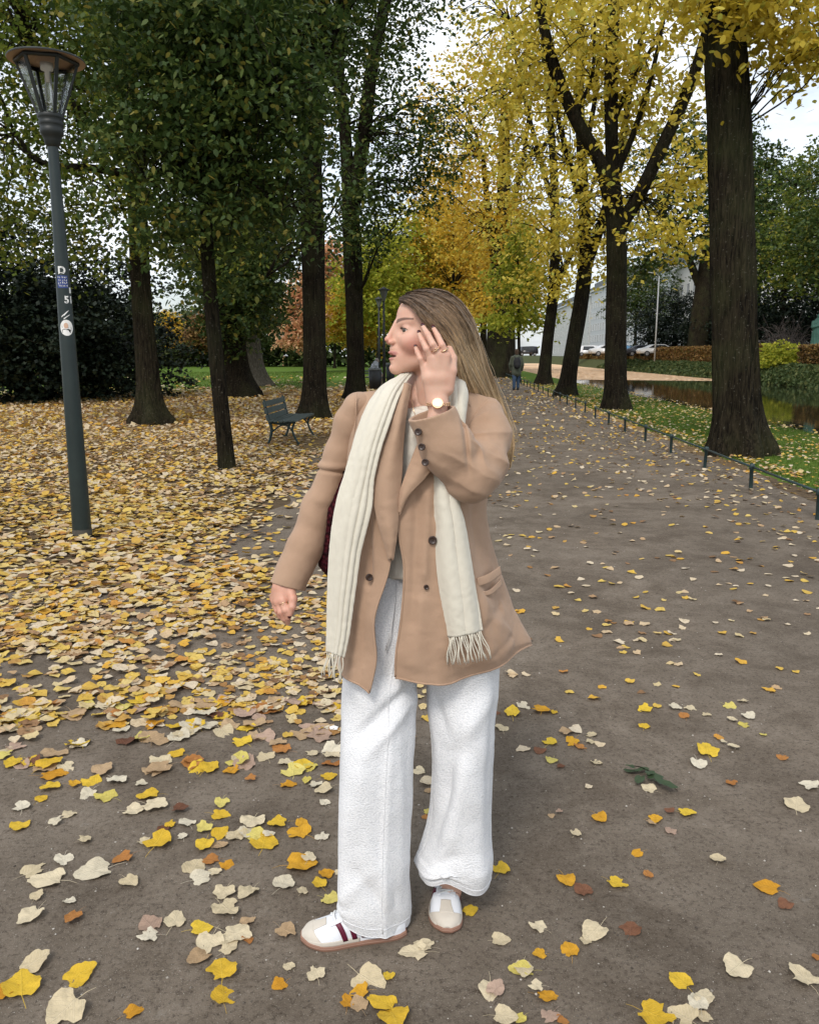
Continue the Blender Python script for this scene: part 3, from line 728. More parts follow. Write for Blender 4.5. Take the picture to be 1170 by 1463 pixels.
def tree(name, label, base, trunk, rad, limbs=(), ells=(), nleaf=20000, per=22, leaf=.10, mat=None, bark=None, group=None, seed=1, shape='kite', spread=1.0, twigs=120, flare=.5, k=24, fis=0.0, bias=2.4, cat='tree', skirt=None, tw_r=.018):
    base = np.asarray(base, float); rs_ = np.random.RandomState(seed)
    e = empty(name, label, cat, loc=base, group=group)
    b = base
    V, F = trunk_mesh(np.asarray(trunk) - b, rad, k, flare, 5, seed, n=70, fis=fis)
    mesh_np('trunk', V, F, bark, e)
    joints = [np.asarray(trunk)[-1] - b, np.asarray(trunk)[len(trunk) // 2] - b]
    for pts, ra in limbs:
        V, F = trunk_mesh(np.asarray(pts) - b, ra, 14, 0.0, 3, seed + len(joints), n=26)
        mesh_np('limb', V, F, bark, e)
        joints += [np.asarray(q) - b for q in pts[1:]]
    if len(ells):
        ells = [tuple(np.array(q[:3]) - b) + tuple(q[3:]) for q in ells]
        ns = max(1, int(nleaf / per))
        c, Lp = sprays(ells, ns, per, rs_, bias, spread)
        V, F = quads(Lp, rs_, rs_.uniform(.7, 1.25, len(Lp)) * leaf, shape=shape)
        mesh_np('crown', V, F, mat, e, smooth=False)
        J = np.array(joints); lst = []
        for i in rs_.permutation(ns)[:twigs]:
            s0 = J[np.argmin(np.linalg.norm(J - c[i], axis=1) + rs_.rand(len(J)) * 1.5)]
            m_ = (s0 + c[i]) / 2 + rs_.normal(0, .08, 3) * np.linalg.norm(c[i] - s0) + np.array([0, 0, .12 * np.linalg.norm(c[i] - s0)])
            ln = np.linalg.norm(c[i] - s0); r0 = min(.012 + .007 * ln, .04) * tw_r / .018
            q = cr1([s0, m_, c[i]], 8); q[1:-1] += rs_.normal(0, .02 * ln, (6, 3)) * .6
            lst.append((q, np.linspace(r0, tw_r * .35, 8)))
        if lst: tag(tubes('branches', lst, bark, e, 5), kind='stuff')
    return e
def px3(l): return [P(*q) for q in l]
def forest():
    E = lambda x, y, Y, rx, ry, rz, *w: (*P(x, y, Y), rx, ry, rz, *w)
    # --- left of the lane
    b = G(215, 603)
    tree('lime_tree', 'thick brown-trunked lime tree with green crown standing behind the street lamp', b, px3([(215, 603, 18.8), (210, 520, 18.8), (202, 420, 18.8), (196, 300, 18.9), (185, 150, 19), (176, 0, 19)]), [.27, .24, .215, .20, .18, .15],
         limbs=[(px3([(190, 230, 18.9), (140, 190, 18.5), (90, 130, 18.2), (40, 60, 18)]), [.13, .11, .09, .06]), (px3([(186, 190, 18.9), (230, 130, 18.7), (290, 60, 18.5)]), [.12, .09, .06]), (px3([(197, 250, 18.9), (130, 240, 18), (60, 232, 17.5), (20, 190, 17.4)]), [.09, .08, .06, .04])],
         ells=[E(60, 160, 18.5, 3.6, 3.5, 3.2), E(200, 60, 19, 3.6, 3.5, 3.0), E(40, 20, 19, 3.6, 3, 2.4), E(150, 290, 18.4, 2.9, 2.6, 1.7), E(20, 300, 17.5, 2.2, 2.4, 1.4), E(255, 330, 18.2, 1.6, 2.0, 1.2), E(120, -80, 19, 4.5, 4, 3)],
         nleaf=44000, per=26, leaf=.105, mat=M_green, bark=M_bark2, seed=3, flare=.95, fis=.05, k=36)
    b = G(325, 668)
    tree('young_maple_tree', 'slim leaning dark-barked young tree between the lamp and the bench', b, px3([(325, 668, 11.3), (318, 600, 11.3), (308, 500, 11.35), (299, 400, 11.4), (294, 300, 11.4), (296, 180, 11.5), (305, 40, 11.5)]), [.115, .108, .10, .092, .085, .07, .05],
         limbs=[(px3([(295, 270, 11.4), (250, 240, 11), (205, 250, 10.7)]), [.04, .03, .015]), (px3([(296, 200, 11.5), (350, 150, 11.2), (400, 130, 11)]), [.045, .03, .015]), (px3([(296, 230, 11.5), (350, 250, 11.1), (400, 300, 10.9)]), [.035, .03, .012]), (px3([(297, 150, 11.5), (330, 60, 11.4), (345, -20, 11.3)]), [.05, .035, .02])],
         ells=[E(300, 130, 11.4, 1.45, 1.4, 1.3), E(235, 210, 11.2, 1.0, 1.2, .75), E(370, 170, 11.2, 1.1, 1.3, .9), E(300, 300, 11.3, .95, 1.1, .6), E(300, 10, 11.5, 1.6, 1.5, 1.2), E(240, 330, 11.0, .7, .8, .4), E(390, 280, 11.0, .75, .9, .65), E(320, 400, 11.4, .38, .45, .55)],
         nleaf=28000, per=26, leaf=.078, mat=M_dkgreen, bark=M_bark, seed=5, shape='hex', spread=.72, flare=.12, twigs=160, tw_r=.010)
    b = G(348, 567)
    tree('ivy_clad_tree', 'ivy-darkened trunk standing behind the slim leaning tree', b, px3([(346, 567, 31), (336, 520, 31), (328, 430, 31), (322, 300, 31), (318, 100, 31)]), [.52, .46, .42, .36, .25],
         ells=[E(325, 330, 30.6, 2.0, 1.8, 4.4, 60), E(352, 420, 30, 1.5, 1.6, 1.6, 22), E(300, 120, 31, 5, 4, 4.5, 90), E(350, 0, 31, 6, 5, 4, 100)], nleaf=36000, per=24, leaf=.16, mat=M_dkgreen, bark=M_bark, seed=7, flare=.5)
    b = G(365, 552)
    tree('grey_barked_tree', 'grey fluted trunk at the lawn edge behind the bench', b, px3([(362, 552, 42), (358, 500, 42), (352, 400, 42), (350, 250, 42)]), [.60, .48, .42, .3],
         ells=[E(350, 430, 41, 2.0, 2, 2.0), E(375, 330, 41, 2.6, 3, 2.8), E(330, 380, 41, 3, 3, 2.4)], nleaf=16000, per=22, leaf=.22, mat=M_ivy, bark=M_bark3, seed=9, spread=1.4, flare=.6)
    b = G(449, 598)
    tree('tall_lime_tree', 'straight furrowed dark trunk right behind the green bench', b, px3([(449, 598, 20.3), (450, 540, 20.3), (449, 450, 20.3), (447, 350, 20.3), (443, 200, 20.3), (447, 60, 20.3), (458, -60, 20.3)]), [.30, .285, .275, .27, .26, .25, .21],
         limbs=[(px3([(443, 160, 20.3), (425, 60, 20), (400, -30, 20)]), [.14, .11, .08]), (px3([(450, 110, 20.3), (480, 30, 20.2), (505, -50, 20)]), [.15, .12, .08]), (px3([(446, 330, 20.3), (415, 370, 19.6), (380, 395, 19)]), [.05, .035, .02])],
         ells=[E(430, 60, 20, 1.9, 2.2, 1.9), E(395, 210, 19.6, 1.1, 1.3, 1.5), E(470, 330, 19.4, .9, .9, .8, 1.2), E(400, 340, 19, .6, .8, .5), E(430, -60, 20, 4.0, 3.5, 2.2, 30), E(500, 270, 19.4, .7, .9, 1.1, 1.2)],
         nleaf=15000, per=15, leaf=.115, mat=M_dkgreen, bark=M_bark, seed=11, flare=.55, k=40, fis=.07)
    b = G(508, 570)
    tree('forked_lime_tree', 'dark forked trunk farther along the left edge of the lane', b, px3([(508, 570, 29), (508, 520, 29), (506, 430, 29), (503, 350, 29), (500, 280, 29)]), [.33, .31, .30, .30, .28],
         limbs=[(px3([(500, 290, 29), (492, 180, 29), (485, 90, 29), (500, -20, 29)]), [.24, .20, .17, .12]), (px3([(503, 300, 29), (520, 190, 29), (532, 90, 29), (556, -20, 29)]), [.26, .24, .21, .16]), (px3([(490, 160, 29), (470, 60, 28.6), (462, -20, 28.5)]), [.14, .11, .07])],
         ells=[E(560, 170, 28.4, 1.5, 1.7, 2.3, 7), E(520, 320, 28.2, 1.3, 1.5, 1.4, 4.5), E(470, 90, 28.8, 2.0, 2.0, 2.6, 7), E(600, 250, 27.6, 1.2, 1.4, 1.6, 4.5), E(530, -40, 29, 4, 4, 2.2, 12), E(545, 270, 28, 1.1, 1.2, 2.0, 3), E(630, 180, 28, 1.3, 1.4, 1.4, 3)],
         nleaf=11000, per=14, leaf=.13, mat=M_dkgreen, bark=M_bark, seed=13, flare=.6, k=36, fis=.06, tw_r=.022)
    # dark evergreens on the far left
    for i, (x, y, Y, rx, rz, zc, ns) in enumerate([(40, 572, 27, 3.3, 3.9, 2.9, 26000), (140, 566, 31, 2.8, 3.4, 2.5, 18000), (-60, 575, 25, 3.4, 4.2, 3.2, 12000)]):
        b = G(x, y); c = b + np.array([0, 0, zc])
        tree('yew_tree', ['broad black-green evergreen directly behind the lamp post', 'dark evergreen bush right of the lamp post at the lawn edge', 'dark evergreen at the far left margin of the lawn'][i], b, [b, b + (0, 0, 1.5), b + (0.1, 0, 4)], [.3, .25, .12],
             ells=[(*c, rx, 3, rz), (c[0] + rx * .7, c[1] - .6, c[2] - 1.3, rx * .75, 2.2, rz * .55), (c[0] - rx * .6, c[1], c[2] - 1.0, rx * .8, 2.2, rz * .6), (c[0], c[1] - 1.5, c[2] - .3, rx * .8, 1.5, rz * .8)], nleaf=ns, per=30, leaf=.15, mat=M_conif, bark=M_bark, seed=20 + i, group='dark evergreens at the lawn edge', twigs=30, spread=1.0)
    # lawn trees and the orange maple
    b = G(448, 532)
    tree('orange_maple', 'small salmon-orange maple glowing between the two dark trunks', b, [b, b + (0, 0, 2), b + (-.3, 0, 5)], [.2, .16, .08], ells=[(b[0] - 1.2, b[1], 4.6, 2.3, 2.2, 2.6), (b[0] - .2, b[1], 7.2, 1.9, 2, 1.8), (b[0] - 1.6, b[1] - 1, 3.0, 1.5, 1.6, 1.0), (b[0] + 1.8, b[1], 9.5, 1.8, 1.8, 1.6)],
         nleaf=13000, per=20, leaf=.24, mat=M_orange, bark=M_bark, seed=31, twigs=60)
    far = [(40, 528, 9, 4.2, 'g'), (120, 527, 8, 5.0, 'i'), (190, 525, 7.5, 4.2, 'i'), (235, 523, 7, 3.2, 'y'), (262, 522, 8, 3.6, 'i'), (300, 524, 7.5, 2.8, 'o2'), (355, 524, 10, 3.6, 'i'), (340, 522, 11, 4.5, 'i'), (430, 522, 12, 5, 'yg'), (478, 526, 11, 4.2, 'yg'),
           (505, 530, 9, 3.4, 'gold'), (540, 533, 12.5, 3.6, 'yg'), (575, 531, 15, 4.0, 'yg'), (612, 530, 19, 4.2, 'gold'), (645, 531, 21, 4.4, 'gold'), (590, 522, 15, 5, 'yg'), (550, 523, 14, 4.6, 'yg'), (520, 521, 17, 5.5, 'yg')]
    mm = {'g': M_green, 'i': M_ivy, 'y': M_gold, 'yg': M_ygreen, 'gold': M_gold, 'o2': M_hedge}
    words = {'g': 'green', 'i': 'olive green', 'y': 'bright golden', 'yg': 'yellow-green', 'gold': 'golden yellow', 'o2': 'copper brown'}
    spots_ = ['far behind the lamp post', 'beyond the left lawn behind the evergreens', 'across the lawn left of the thick lime trunk', 'across the lawn right of the thick lime trunk', 'beyond the lawn beside the slim leaning trunk', 'beyond the lawn next to the ivy-clad trunk',
              'behind the grey fluted trunk', 'tall behind the ivy-clad trunk', 'towering behind the orange maple', 'right behind the furrowed trunk by the bench', 'between the dark trunks beyond the bench', 'behind the sitting person', 'left of the woman face in the distance',
              'behind the woman head on the lane', 'above the woman head far down the lane', 'deep in the lane left of centre', 'deep in the lane behind the forked lime', 'farthest left of the lane behind the forked lime']
    for i, (x, y, h, r_, kd) in enumerate(far):
        b = G(x, y); Yb = b[1]; rr = r_
        tree('park_tree', words[kd] + ' tree ' + spots_[i], b, [b, b + (.1, 0, h * .35), b + (.0, 0, h * .8)], [.17, .14, .06],
             ells=[(b[0], b[1], h * .62, rr, rr * .8, h * .34), (b[0] + rr * .4, b[1], h * .42, rr * .7, rr * .7, h * .2), (b[0] - rr * .5, b[1], h * .5, rr * .7, rr * .7, h * .22), (b[0] + .2 * rr, b[1], h * .85, rr * .6, rr * .6, h * .18)],
             nleaf=6600 if h < 12 else 5600, per=12, leaf=.23 + .0012 * Yb, mat=mm[kd], bark=M_bark, seed=40 + i, group='trees in the background beyond the lawn', spread=1.5, twigs=45, k=10, tw_r=.03)
    # a distant belt of shrubs closing the lawn
    rs_ = np.random.RandomState(8); n_ = 26000; X = rs_.uniform(-150, 4, n_); Y = 118 + rs_.uniform(-4, 4, n_) - .12 * (X + 70); hh = 4.2 + 2.6 * vnoise(np.stack([X, X * 0, X * 0], -1), .13) + 1.2 * vnoise(np.stack([X, X * 0 + 9, X * 0], -1), .5)
    z = hh * rs_.rand(n_)**.7
    V, F = quads(np.stack([X, Y - .5 * (1 - z / 6), z], -1), rs_, rs_.uniform(.5, 1.1, n_)); tag(mesh_np('shrubbery', V, F, M_ivy, smooth=False), 'far belt of dark shrubs closing the lawn', 'shrubs', kind='stuff')
    # --- right of the lane: four limes with yellow leaves
    b = G(1057, 648)
    tree('big_lime_tree', 'massive dark furrowed trunk nearest on the grass strip by the canal', b, px3([(1057, 648, 13), (1052, 560, 13), (1049, 450, 13), (1046, 330, 13), (1042, 200, 13), (1036, 80, 13), (1024, -60, 13), (1015, -250, 13)]), [.345, .33, .32, .312, .302, .292, .27, .22],
         limbs=[(px3([(1030, 40, 13), (1000, -60, 12.8), (960, -180, 12.6)]), [.15, .12, .08]), (px3([(1030, 0, 13), (1090, -80, 12.6), (1150, -150, 12.4)]), [.14, .10, .07])],
         ells=[E(1100, 20, 12.6, 1.0, 1.2, .8, 6), E(1150, 70, 12.4, .6, .8, .45, 2.6), E(1050, -10, 12.0, .9, .8, .45, 2.0), E(960, -60, 12.4, 1.2, 1.4, .7, 2.5), E(1100, -160, 12.5, 2.4, 2.2, 1.4, 10), E(960, 150, 12.6, .22, .3, .4, .25), E(1060, 240, 12.2, .12, .2, .2, .07)],
         nleaf=6500, per=13, leaf=.105, mat=M_yellow, bark=M_bark2, seed=61, shape='hex', spread=.6, flare=.62, k=96, fis=.10, tw_r=.012, group='limes on the canal side of the lane')
    b = G(880, 585)
    tree('lime_tree', 'dark trunk splitting into three limbs, second along the canal fence', b, px3([(880, 585, 23.6), (880, 500, 23.6), (881, 400, 23.6), (880, 330, 23.6), (875, 240, 23.6), (873, 120, 23.6), (877, 0, 23.6), (880, -120, 23.6)]), [.305, .285, .275, .265, .19, .175, .155, .11],
         limbs=[(px3([(878, 315, 23.6), (858, 235, 23.4), (820, 165, 23.2), (790, 90, 23), (770, 0, 23), (760, -80, 23)]), [.21, .18, .16, .15, .12, .09]),
                (px3([(884, 325, 23.6), (912, 280, 23.3), (955, 190, 23), (990, 110, 22.8), (1010, 40, 22.6), (1030, -40, 22.6)]), [.20, .185, .17, .15, .12, .09]),
                (px3([(884, 240, 23.5), (905, 190, 23.3), (930, 110, 23.2), (950, 20, 23)]), [.09, .08, .065, .04]), (px3([(878, 170, 23.6), (900, 120, 23.4), (935, 60, 23.4), (955, 0, 23.4)]), [.07, .06, .05, .03]), (px3([(820, 165, 23.2), (845, 110, 23), (850, 30, 23)]), [.06, .05, .03])],
         ells=[E(820, 60, 23, 2.1, 2.2, 1.7, 8), E(940, 80, 22.8, 2.2, 2.2, 1.9, 10), E(985, 250, 22.5, 1.0, 1.3, .9, 3.2), E(960, 340, 22.4, 1.1, 1.2, .55, 2.2), E(830, 280, 22.6, 1.1, 1.2, 1.5, 2.6), E(905, 150, 24.2, 1.4, 1.0, 1.2, 2.5), E(740, 110, 22.6, 1.1, 1.4, 1.3, 2.5), E(930, -70, 23, 4, 3, 1.6, 9)],
         nleaf=8600, per=10, leaf=.135, mat=M_yellow, bark=M_bark, seed=63, shape='hex', spread=.85, flare=.5, k=36, fis=.06, group='limes on the canal side of the lane', twigs=220, tw_r=.012)
    b = G(808, 566)
    tree('lime_tree', 'dark trunk leaning right, third along the canal fence', b, px3([(808, 566, 31.5), (818, 500, 31.5), (830, 430, 31.5), (836, 370, 31.5), (834, 280, 31.5), (828, 160, 31.5), (830, 40, 31.5), (832, -60, 31.5)]), [.30, .28, .27, .255, .19, .165, .14, .10],
         limbs=[(px3([(838, 380, 31.5), (862, 310, 31.2), (885, 220, 31), (905, 100, 31), (930, 0, 31)]), [.19, .17, .14, .11, .07]), (px3([(834, 300, 31.5), (812, 230, 31.3), (790, 130, 31.2), (780, 30, 31)]), [.12, .10, .08, .05]), (px3([(831, 240, 31.5), (850, 140, 31.3), (860, 20, 31)]), [.10, .08, .04])],
         ells=[E(830, 120, 31, 2.6, 2.4, 3.0, 14), E(780, 260, 30.5, 1.8, 2.0, 2.0, 6), E(900, 260, 30.8, 2.2, 2.2, 2.6, 9), E(850, 340, 30.4, 1.9, 1.8, .9, 3.5), E(830, -10, 31, 4, 3, 2.5, 12), E(855, 385, 30.6, 1.5, 1.5, .6, 2.2), E(800, 360, 30.6, 1.0, 1.2, .7, 1.5)],
         nleaf=7000, per=10, leaf=.17, mat=M_yellow, bark=M_bark, seed=65, spread=1.0, flare=.6, k=30, fis=.05, group='limes on the canal side of the lane', twigs=150, tw_r=.018)
    b = G(776, 548)
    tree('lime_tree', 'dark forked trunk, fourth along the canal fence', b, px3([(776, 548, 44), (782, 490, 44), (790, 420, 44), (793, 340, 44), (791, 240, 44), (783, 120, 44), (778, 0, 44)]), [.33, .29, .27, .245, .20, .155, .11],
         limbs=[(px3([(789, 425, 44), (806, 385, 43.8), (830, 330, 43.5), (850, 250, 43.5)]), [.17, .14, .10, .06]), (px3([(792, 300, 44), (770, 220, 43.6), (745, 120, 43.4), (730, 30, 43)]), [.15, .12, .09, .06])],
         ells=[E(770, 150, 43.5, 3.2, 3, 4.2, 16), E(740, 300, 43, 2.4, 2.4, 2.4, 7), E(820, 330, 43, 2.2, 2.2, 1.8, 5), E(700, 160, 43, 2.4, 2.4, 4.0, 10), E(760, 10, 43.5, 4.5, 3.5, 2.5, 12), E(812, 405, 43, 2.0, 2.0, 1.1, 5), E(762, 400, 43, 1.5, 1.6, 1.2, 3)],
         nleaf=6500, per=10, leaf=.21, mat=M_yellow, bark=M_bark, seed=67, spread=1.2, flare=.7, k=24, fis=.05, group='limes on the canal side of the lane', twigs=130, tw_r=.025)
    # deeper in the row
    b = G(716, 536)
    tree('old_lime_tree', 'broad ivy-green trunk beside the walker with the backpack', b, px3([(716, 536, 58), (716, 480, 58), (717, 420, 58), (719, 300, 58), (722, 150, 58)]), [.98, .95, .85, .5, .3],
         limbs=[(px3([(712, 400, 58), (700, 330, 58), (690, 220, 58)]), [.35, .25, .15]), (px3([(722, 330, 58), (745, 240, 57.6), (760, 130, 57)]), [.22, .16, .1])],
         ells=[E(690, 300, 57, 4.2, 4, 4.2, 18), E(740, 340, 57, 3.2, 3.2, 3.2, 9), E(700, 430, 56.5, 2.2, 2.2, 1.6, 5), E(660, 170, 57, 4.4, 4, 4.6, 16), E(730, 120, 57, 3.6, 3.6, 4.4, 10)],
         nleaf=9000, per=10, leaf=.25, mat=M_gold, bark=M_bark2, seed=69, spread=1.4, flare=.12, k=24, twigs=120, tw_r=.03, group='limes on the canal side of the lane')
    b = G(742, 546)
    tree('sapling', 'slender young tree with pale yellow-green leaves just right of the walker', b, px3([(742, 546, 47), (741, 470, 47), (740, 400, 47), (739, 330, 47)]), [.10, .085, .07, .04],
         ells=[E(738, 455, 47, 2.2, 2.0, .9), E(740, 400, 47, 1.9, 1.8, 1.1), E(742, 350, 47, 1.3, 1.3, 1.2)], nleaf=3800, per=12, leaf=.22, mat=M_ygreen, bark=M_bark, seed=71, spread=1.1, flare=.2, k=10, twigs=40)
    for i, (x, y, h, r_, m_, lb) in enumerate([(690, 527, 19, 5.5, M_gold, 'golden tree rising above the woman hair down the lane'), (655, 524, 22, 6.0, M_yellow, 'tall pale yellow tree at the far end of the lane'), (725, 524, 20, 5.5, M_yellow, 'tall yellow tree far behind the sapling'),
                                              (672, 519, 26, 8, M_gold, 'tallest golden tree closing the view down the lane'), (618, 519, 24, 8, M_ygreen, 'yellow-green tree closing the lane behind the woman head'), (560, 516, 25, 9, M_ygreen, 'broad yellow-green tree closing the lane on the left')]):
        b = G(x, y)
        tree('avenue_tree', lb, b, [b, b + (0, 0, h * .4), b + (.2, 0, h * .85)], [.4, .32, .12], limbs=[([b + (0, 0, h * .3), b + (1.2, 0, h * .5), b + (1.8, 0, h * .75)], [.2, .15, .07]), ([b + (0, 0, h * .35), b + (-1.3, 0, h * .55), b + (-2, 0, h * .8)], [.2, .15, .07])],
             ells=[(b[0], b[1], h * .62, r_, r_ * .7, h * .34), (b[0] - r_ * .4, b[1], h * .4, r_ * .6, r_ * .6, h * .2), (b[0] + r_ * .4, b[1], h * .45, r_ * .6, r_ * .6, h * .2)], nleaf=5200, per=10, leaf=.33 + .0018 * b[1], mat=m_, bark=M_bark, seed=80 + i, spread=1.9, twigs=60, k=10, tw_r=.04, group='trees closing the avenue')
    # --- beyond the canal
    Z1 = .85
    def gz(x, U):
        r_ = (x - CX) / FPX * _c; Y = U / (r_ - SL); return np.array([r_ * Y + .2, Y, Z1])
    b = gz(994, 29)
    tree('old_plane_tree', 'stout grey trunk rising behind the beech hedge across the canal', b, [b, b + (0, 0, 3), b + (.2, 0, 7), b + (.5, 0, 14)], [1.25, 1.15, 1.05, .6], limbs=[([b + (.2, 0, 7), b + (2.5, 0, 11.5), b + (4.0, 0, 17)], [.7, .5, .3]), ([b + (0, 0, 8), b + (-2.5, 0, 13), b + (-5, 0, 17)], [.5, .35, .2])],
         ells=[(b[0] - 4, b[1], 16, 7, 5, 4.8), (b[0] + 5, b[1], 18, 6.5, 5, 6), (b[0] - 7, b[1] - 2, 11.0, 4.0, 4, 2.2), (b[0], b[1] + 2, 24, 9, 6, 5)], nleaf=17000, per=18, leaf=.42, mat=M_dkgreen, bark=M_bark2, seed=90, spread=1.6, flare=.10, k=24, tw_r=.03)
    b2 = [(960, 31, 9.5, 6.0, M_conif, 'black-green holly behind the hedge beside the stout grey trunk'), (1030, 33, 9.5, 6.0, M_conif, 'dark holly mass behind the hedge and the massive trunk'), (905, 34, 18, 6, M_dkgreen, 'dark tree behind the hedge next to the parked cars'),
          (1110, 33, 21, 7.0, M_dkgreen, 'tall dark green tree above the bare shrub across the canal'), (1165, 32, 19, 6.0, M_green, 'green tree behind the bronze statue'), (1215, 31, 18, 6, M_dkgreen, 'dark tree at the right margin across the canal'), (1075, 38, 26, 8, M_dkgreen, 'high dark crown behind the massive trunk across the canal'),
          (1100, 36, 9, 7, M_conif, 'dark evergreen backdrop behind the bare shrub'), (1185, 37, 9, 7, M_conif, 'dark evergreen backdrop behind the bronze statue'), (925, 44, 27, 8, M_dkgreen, 'dark tree crown over the parked cars')]
    for i, (x, Y, h, r_, m_, lb) in enumerate(b2):
        b = gz(x, Y); lo = .5 if m_ in (M_conif,) else .62
        tree('canal_side_tree', lb, b, [b, b + (0, 0, h * .4), b + (.1, 0, h * .8)], [.3, .24, .1], ells=[(b[0], b[1], Z1 + h * lo, r_, r_ * .7, h * (.48 if m_ is M_conif else .36)), (b[0] + r_ * .5, b[1] - 1, Z1 + h * (lo - .18), r_ * .6, r_ * .5, h * .22), (b[0] - r_ * .5, b[1] - 1, Z1 + h * (lo - .12), r_ * .6, r_ * .5, h * .22)],
             nleaf=11000, per=20, leaf=.30, mat=m_, bark=M_bark, seed=100 + i, spread=1.5, twigs=40, k=10, group='trees across the canal', tw_r=.03)
    # bare shrub by the statue
    b = gz(1118, 29.5); rs_ = np.random.RandomState(4); lst = []
    for i in range(170):
        a = rs_.uniform(0, 6.28); el = rs_.uniform(.5, 1.45); L_ = rs_.uniform(2.2, 4.8); d = np.array([math.cos(a) * math.cos(el), math.sin(a) * math.cos(el), math.sin(el)])
        q = [np.zeros(3) + rs_.normal(0, .12, 3) * (1, 1, 0)]
        for s_ in range(7): d = d + rs_.normal(0, .17, 3) + np.array([0, 0, -.035 * s_]); q.append(q[-1] + d / np.linalg.norm(d) * L_ / 7)
        lst.append((np.array(q), np.linspace(.022, .008, 8)))
        for j in range(3):
            k = rs_.randint(3, 7); d2 = d + rs_.normal(0, .8, 3); d2 /= np.linalg.norm(d2); q2 = [q[k], q[k] + d2 * .45 + rs_.normal(0, .06, 3), q[k] + d2 * .9 + rs_.normal(0, .1, 3)]; lst.append((np.array(q2), [.010, .008, .005]))
    e = empty('bare_shrub', 'leafless grey-brown shrub across the canal beside the bronze statue', 'shrub', loc=b)
    tag(tubes('branches', lst, simple('twig_grey', (.13, .105, .095), .9), e, 4), kind='stuff')
if not DEV or 'forest' in DEV or 'env' in DEV: forest()
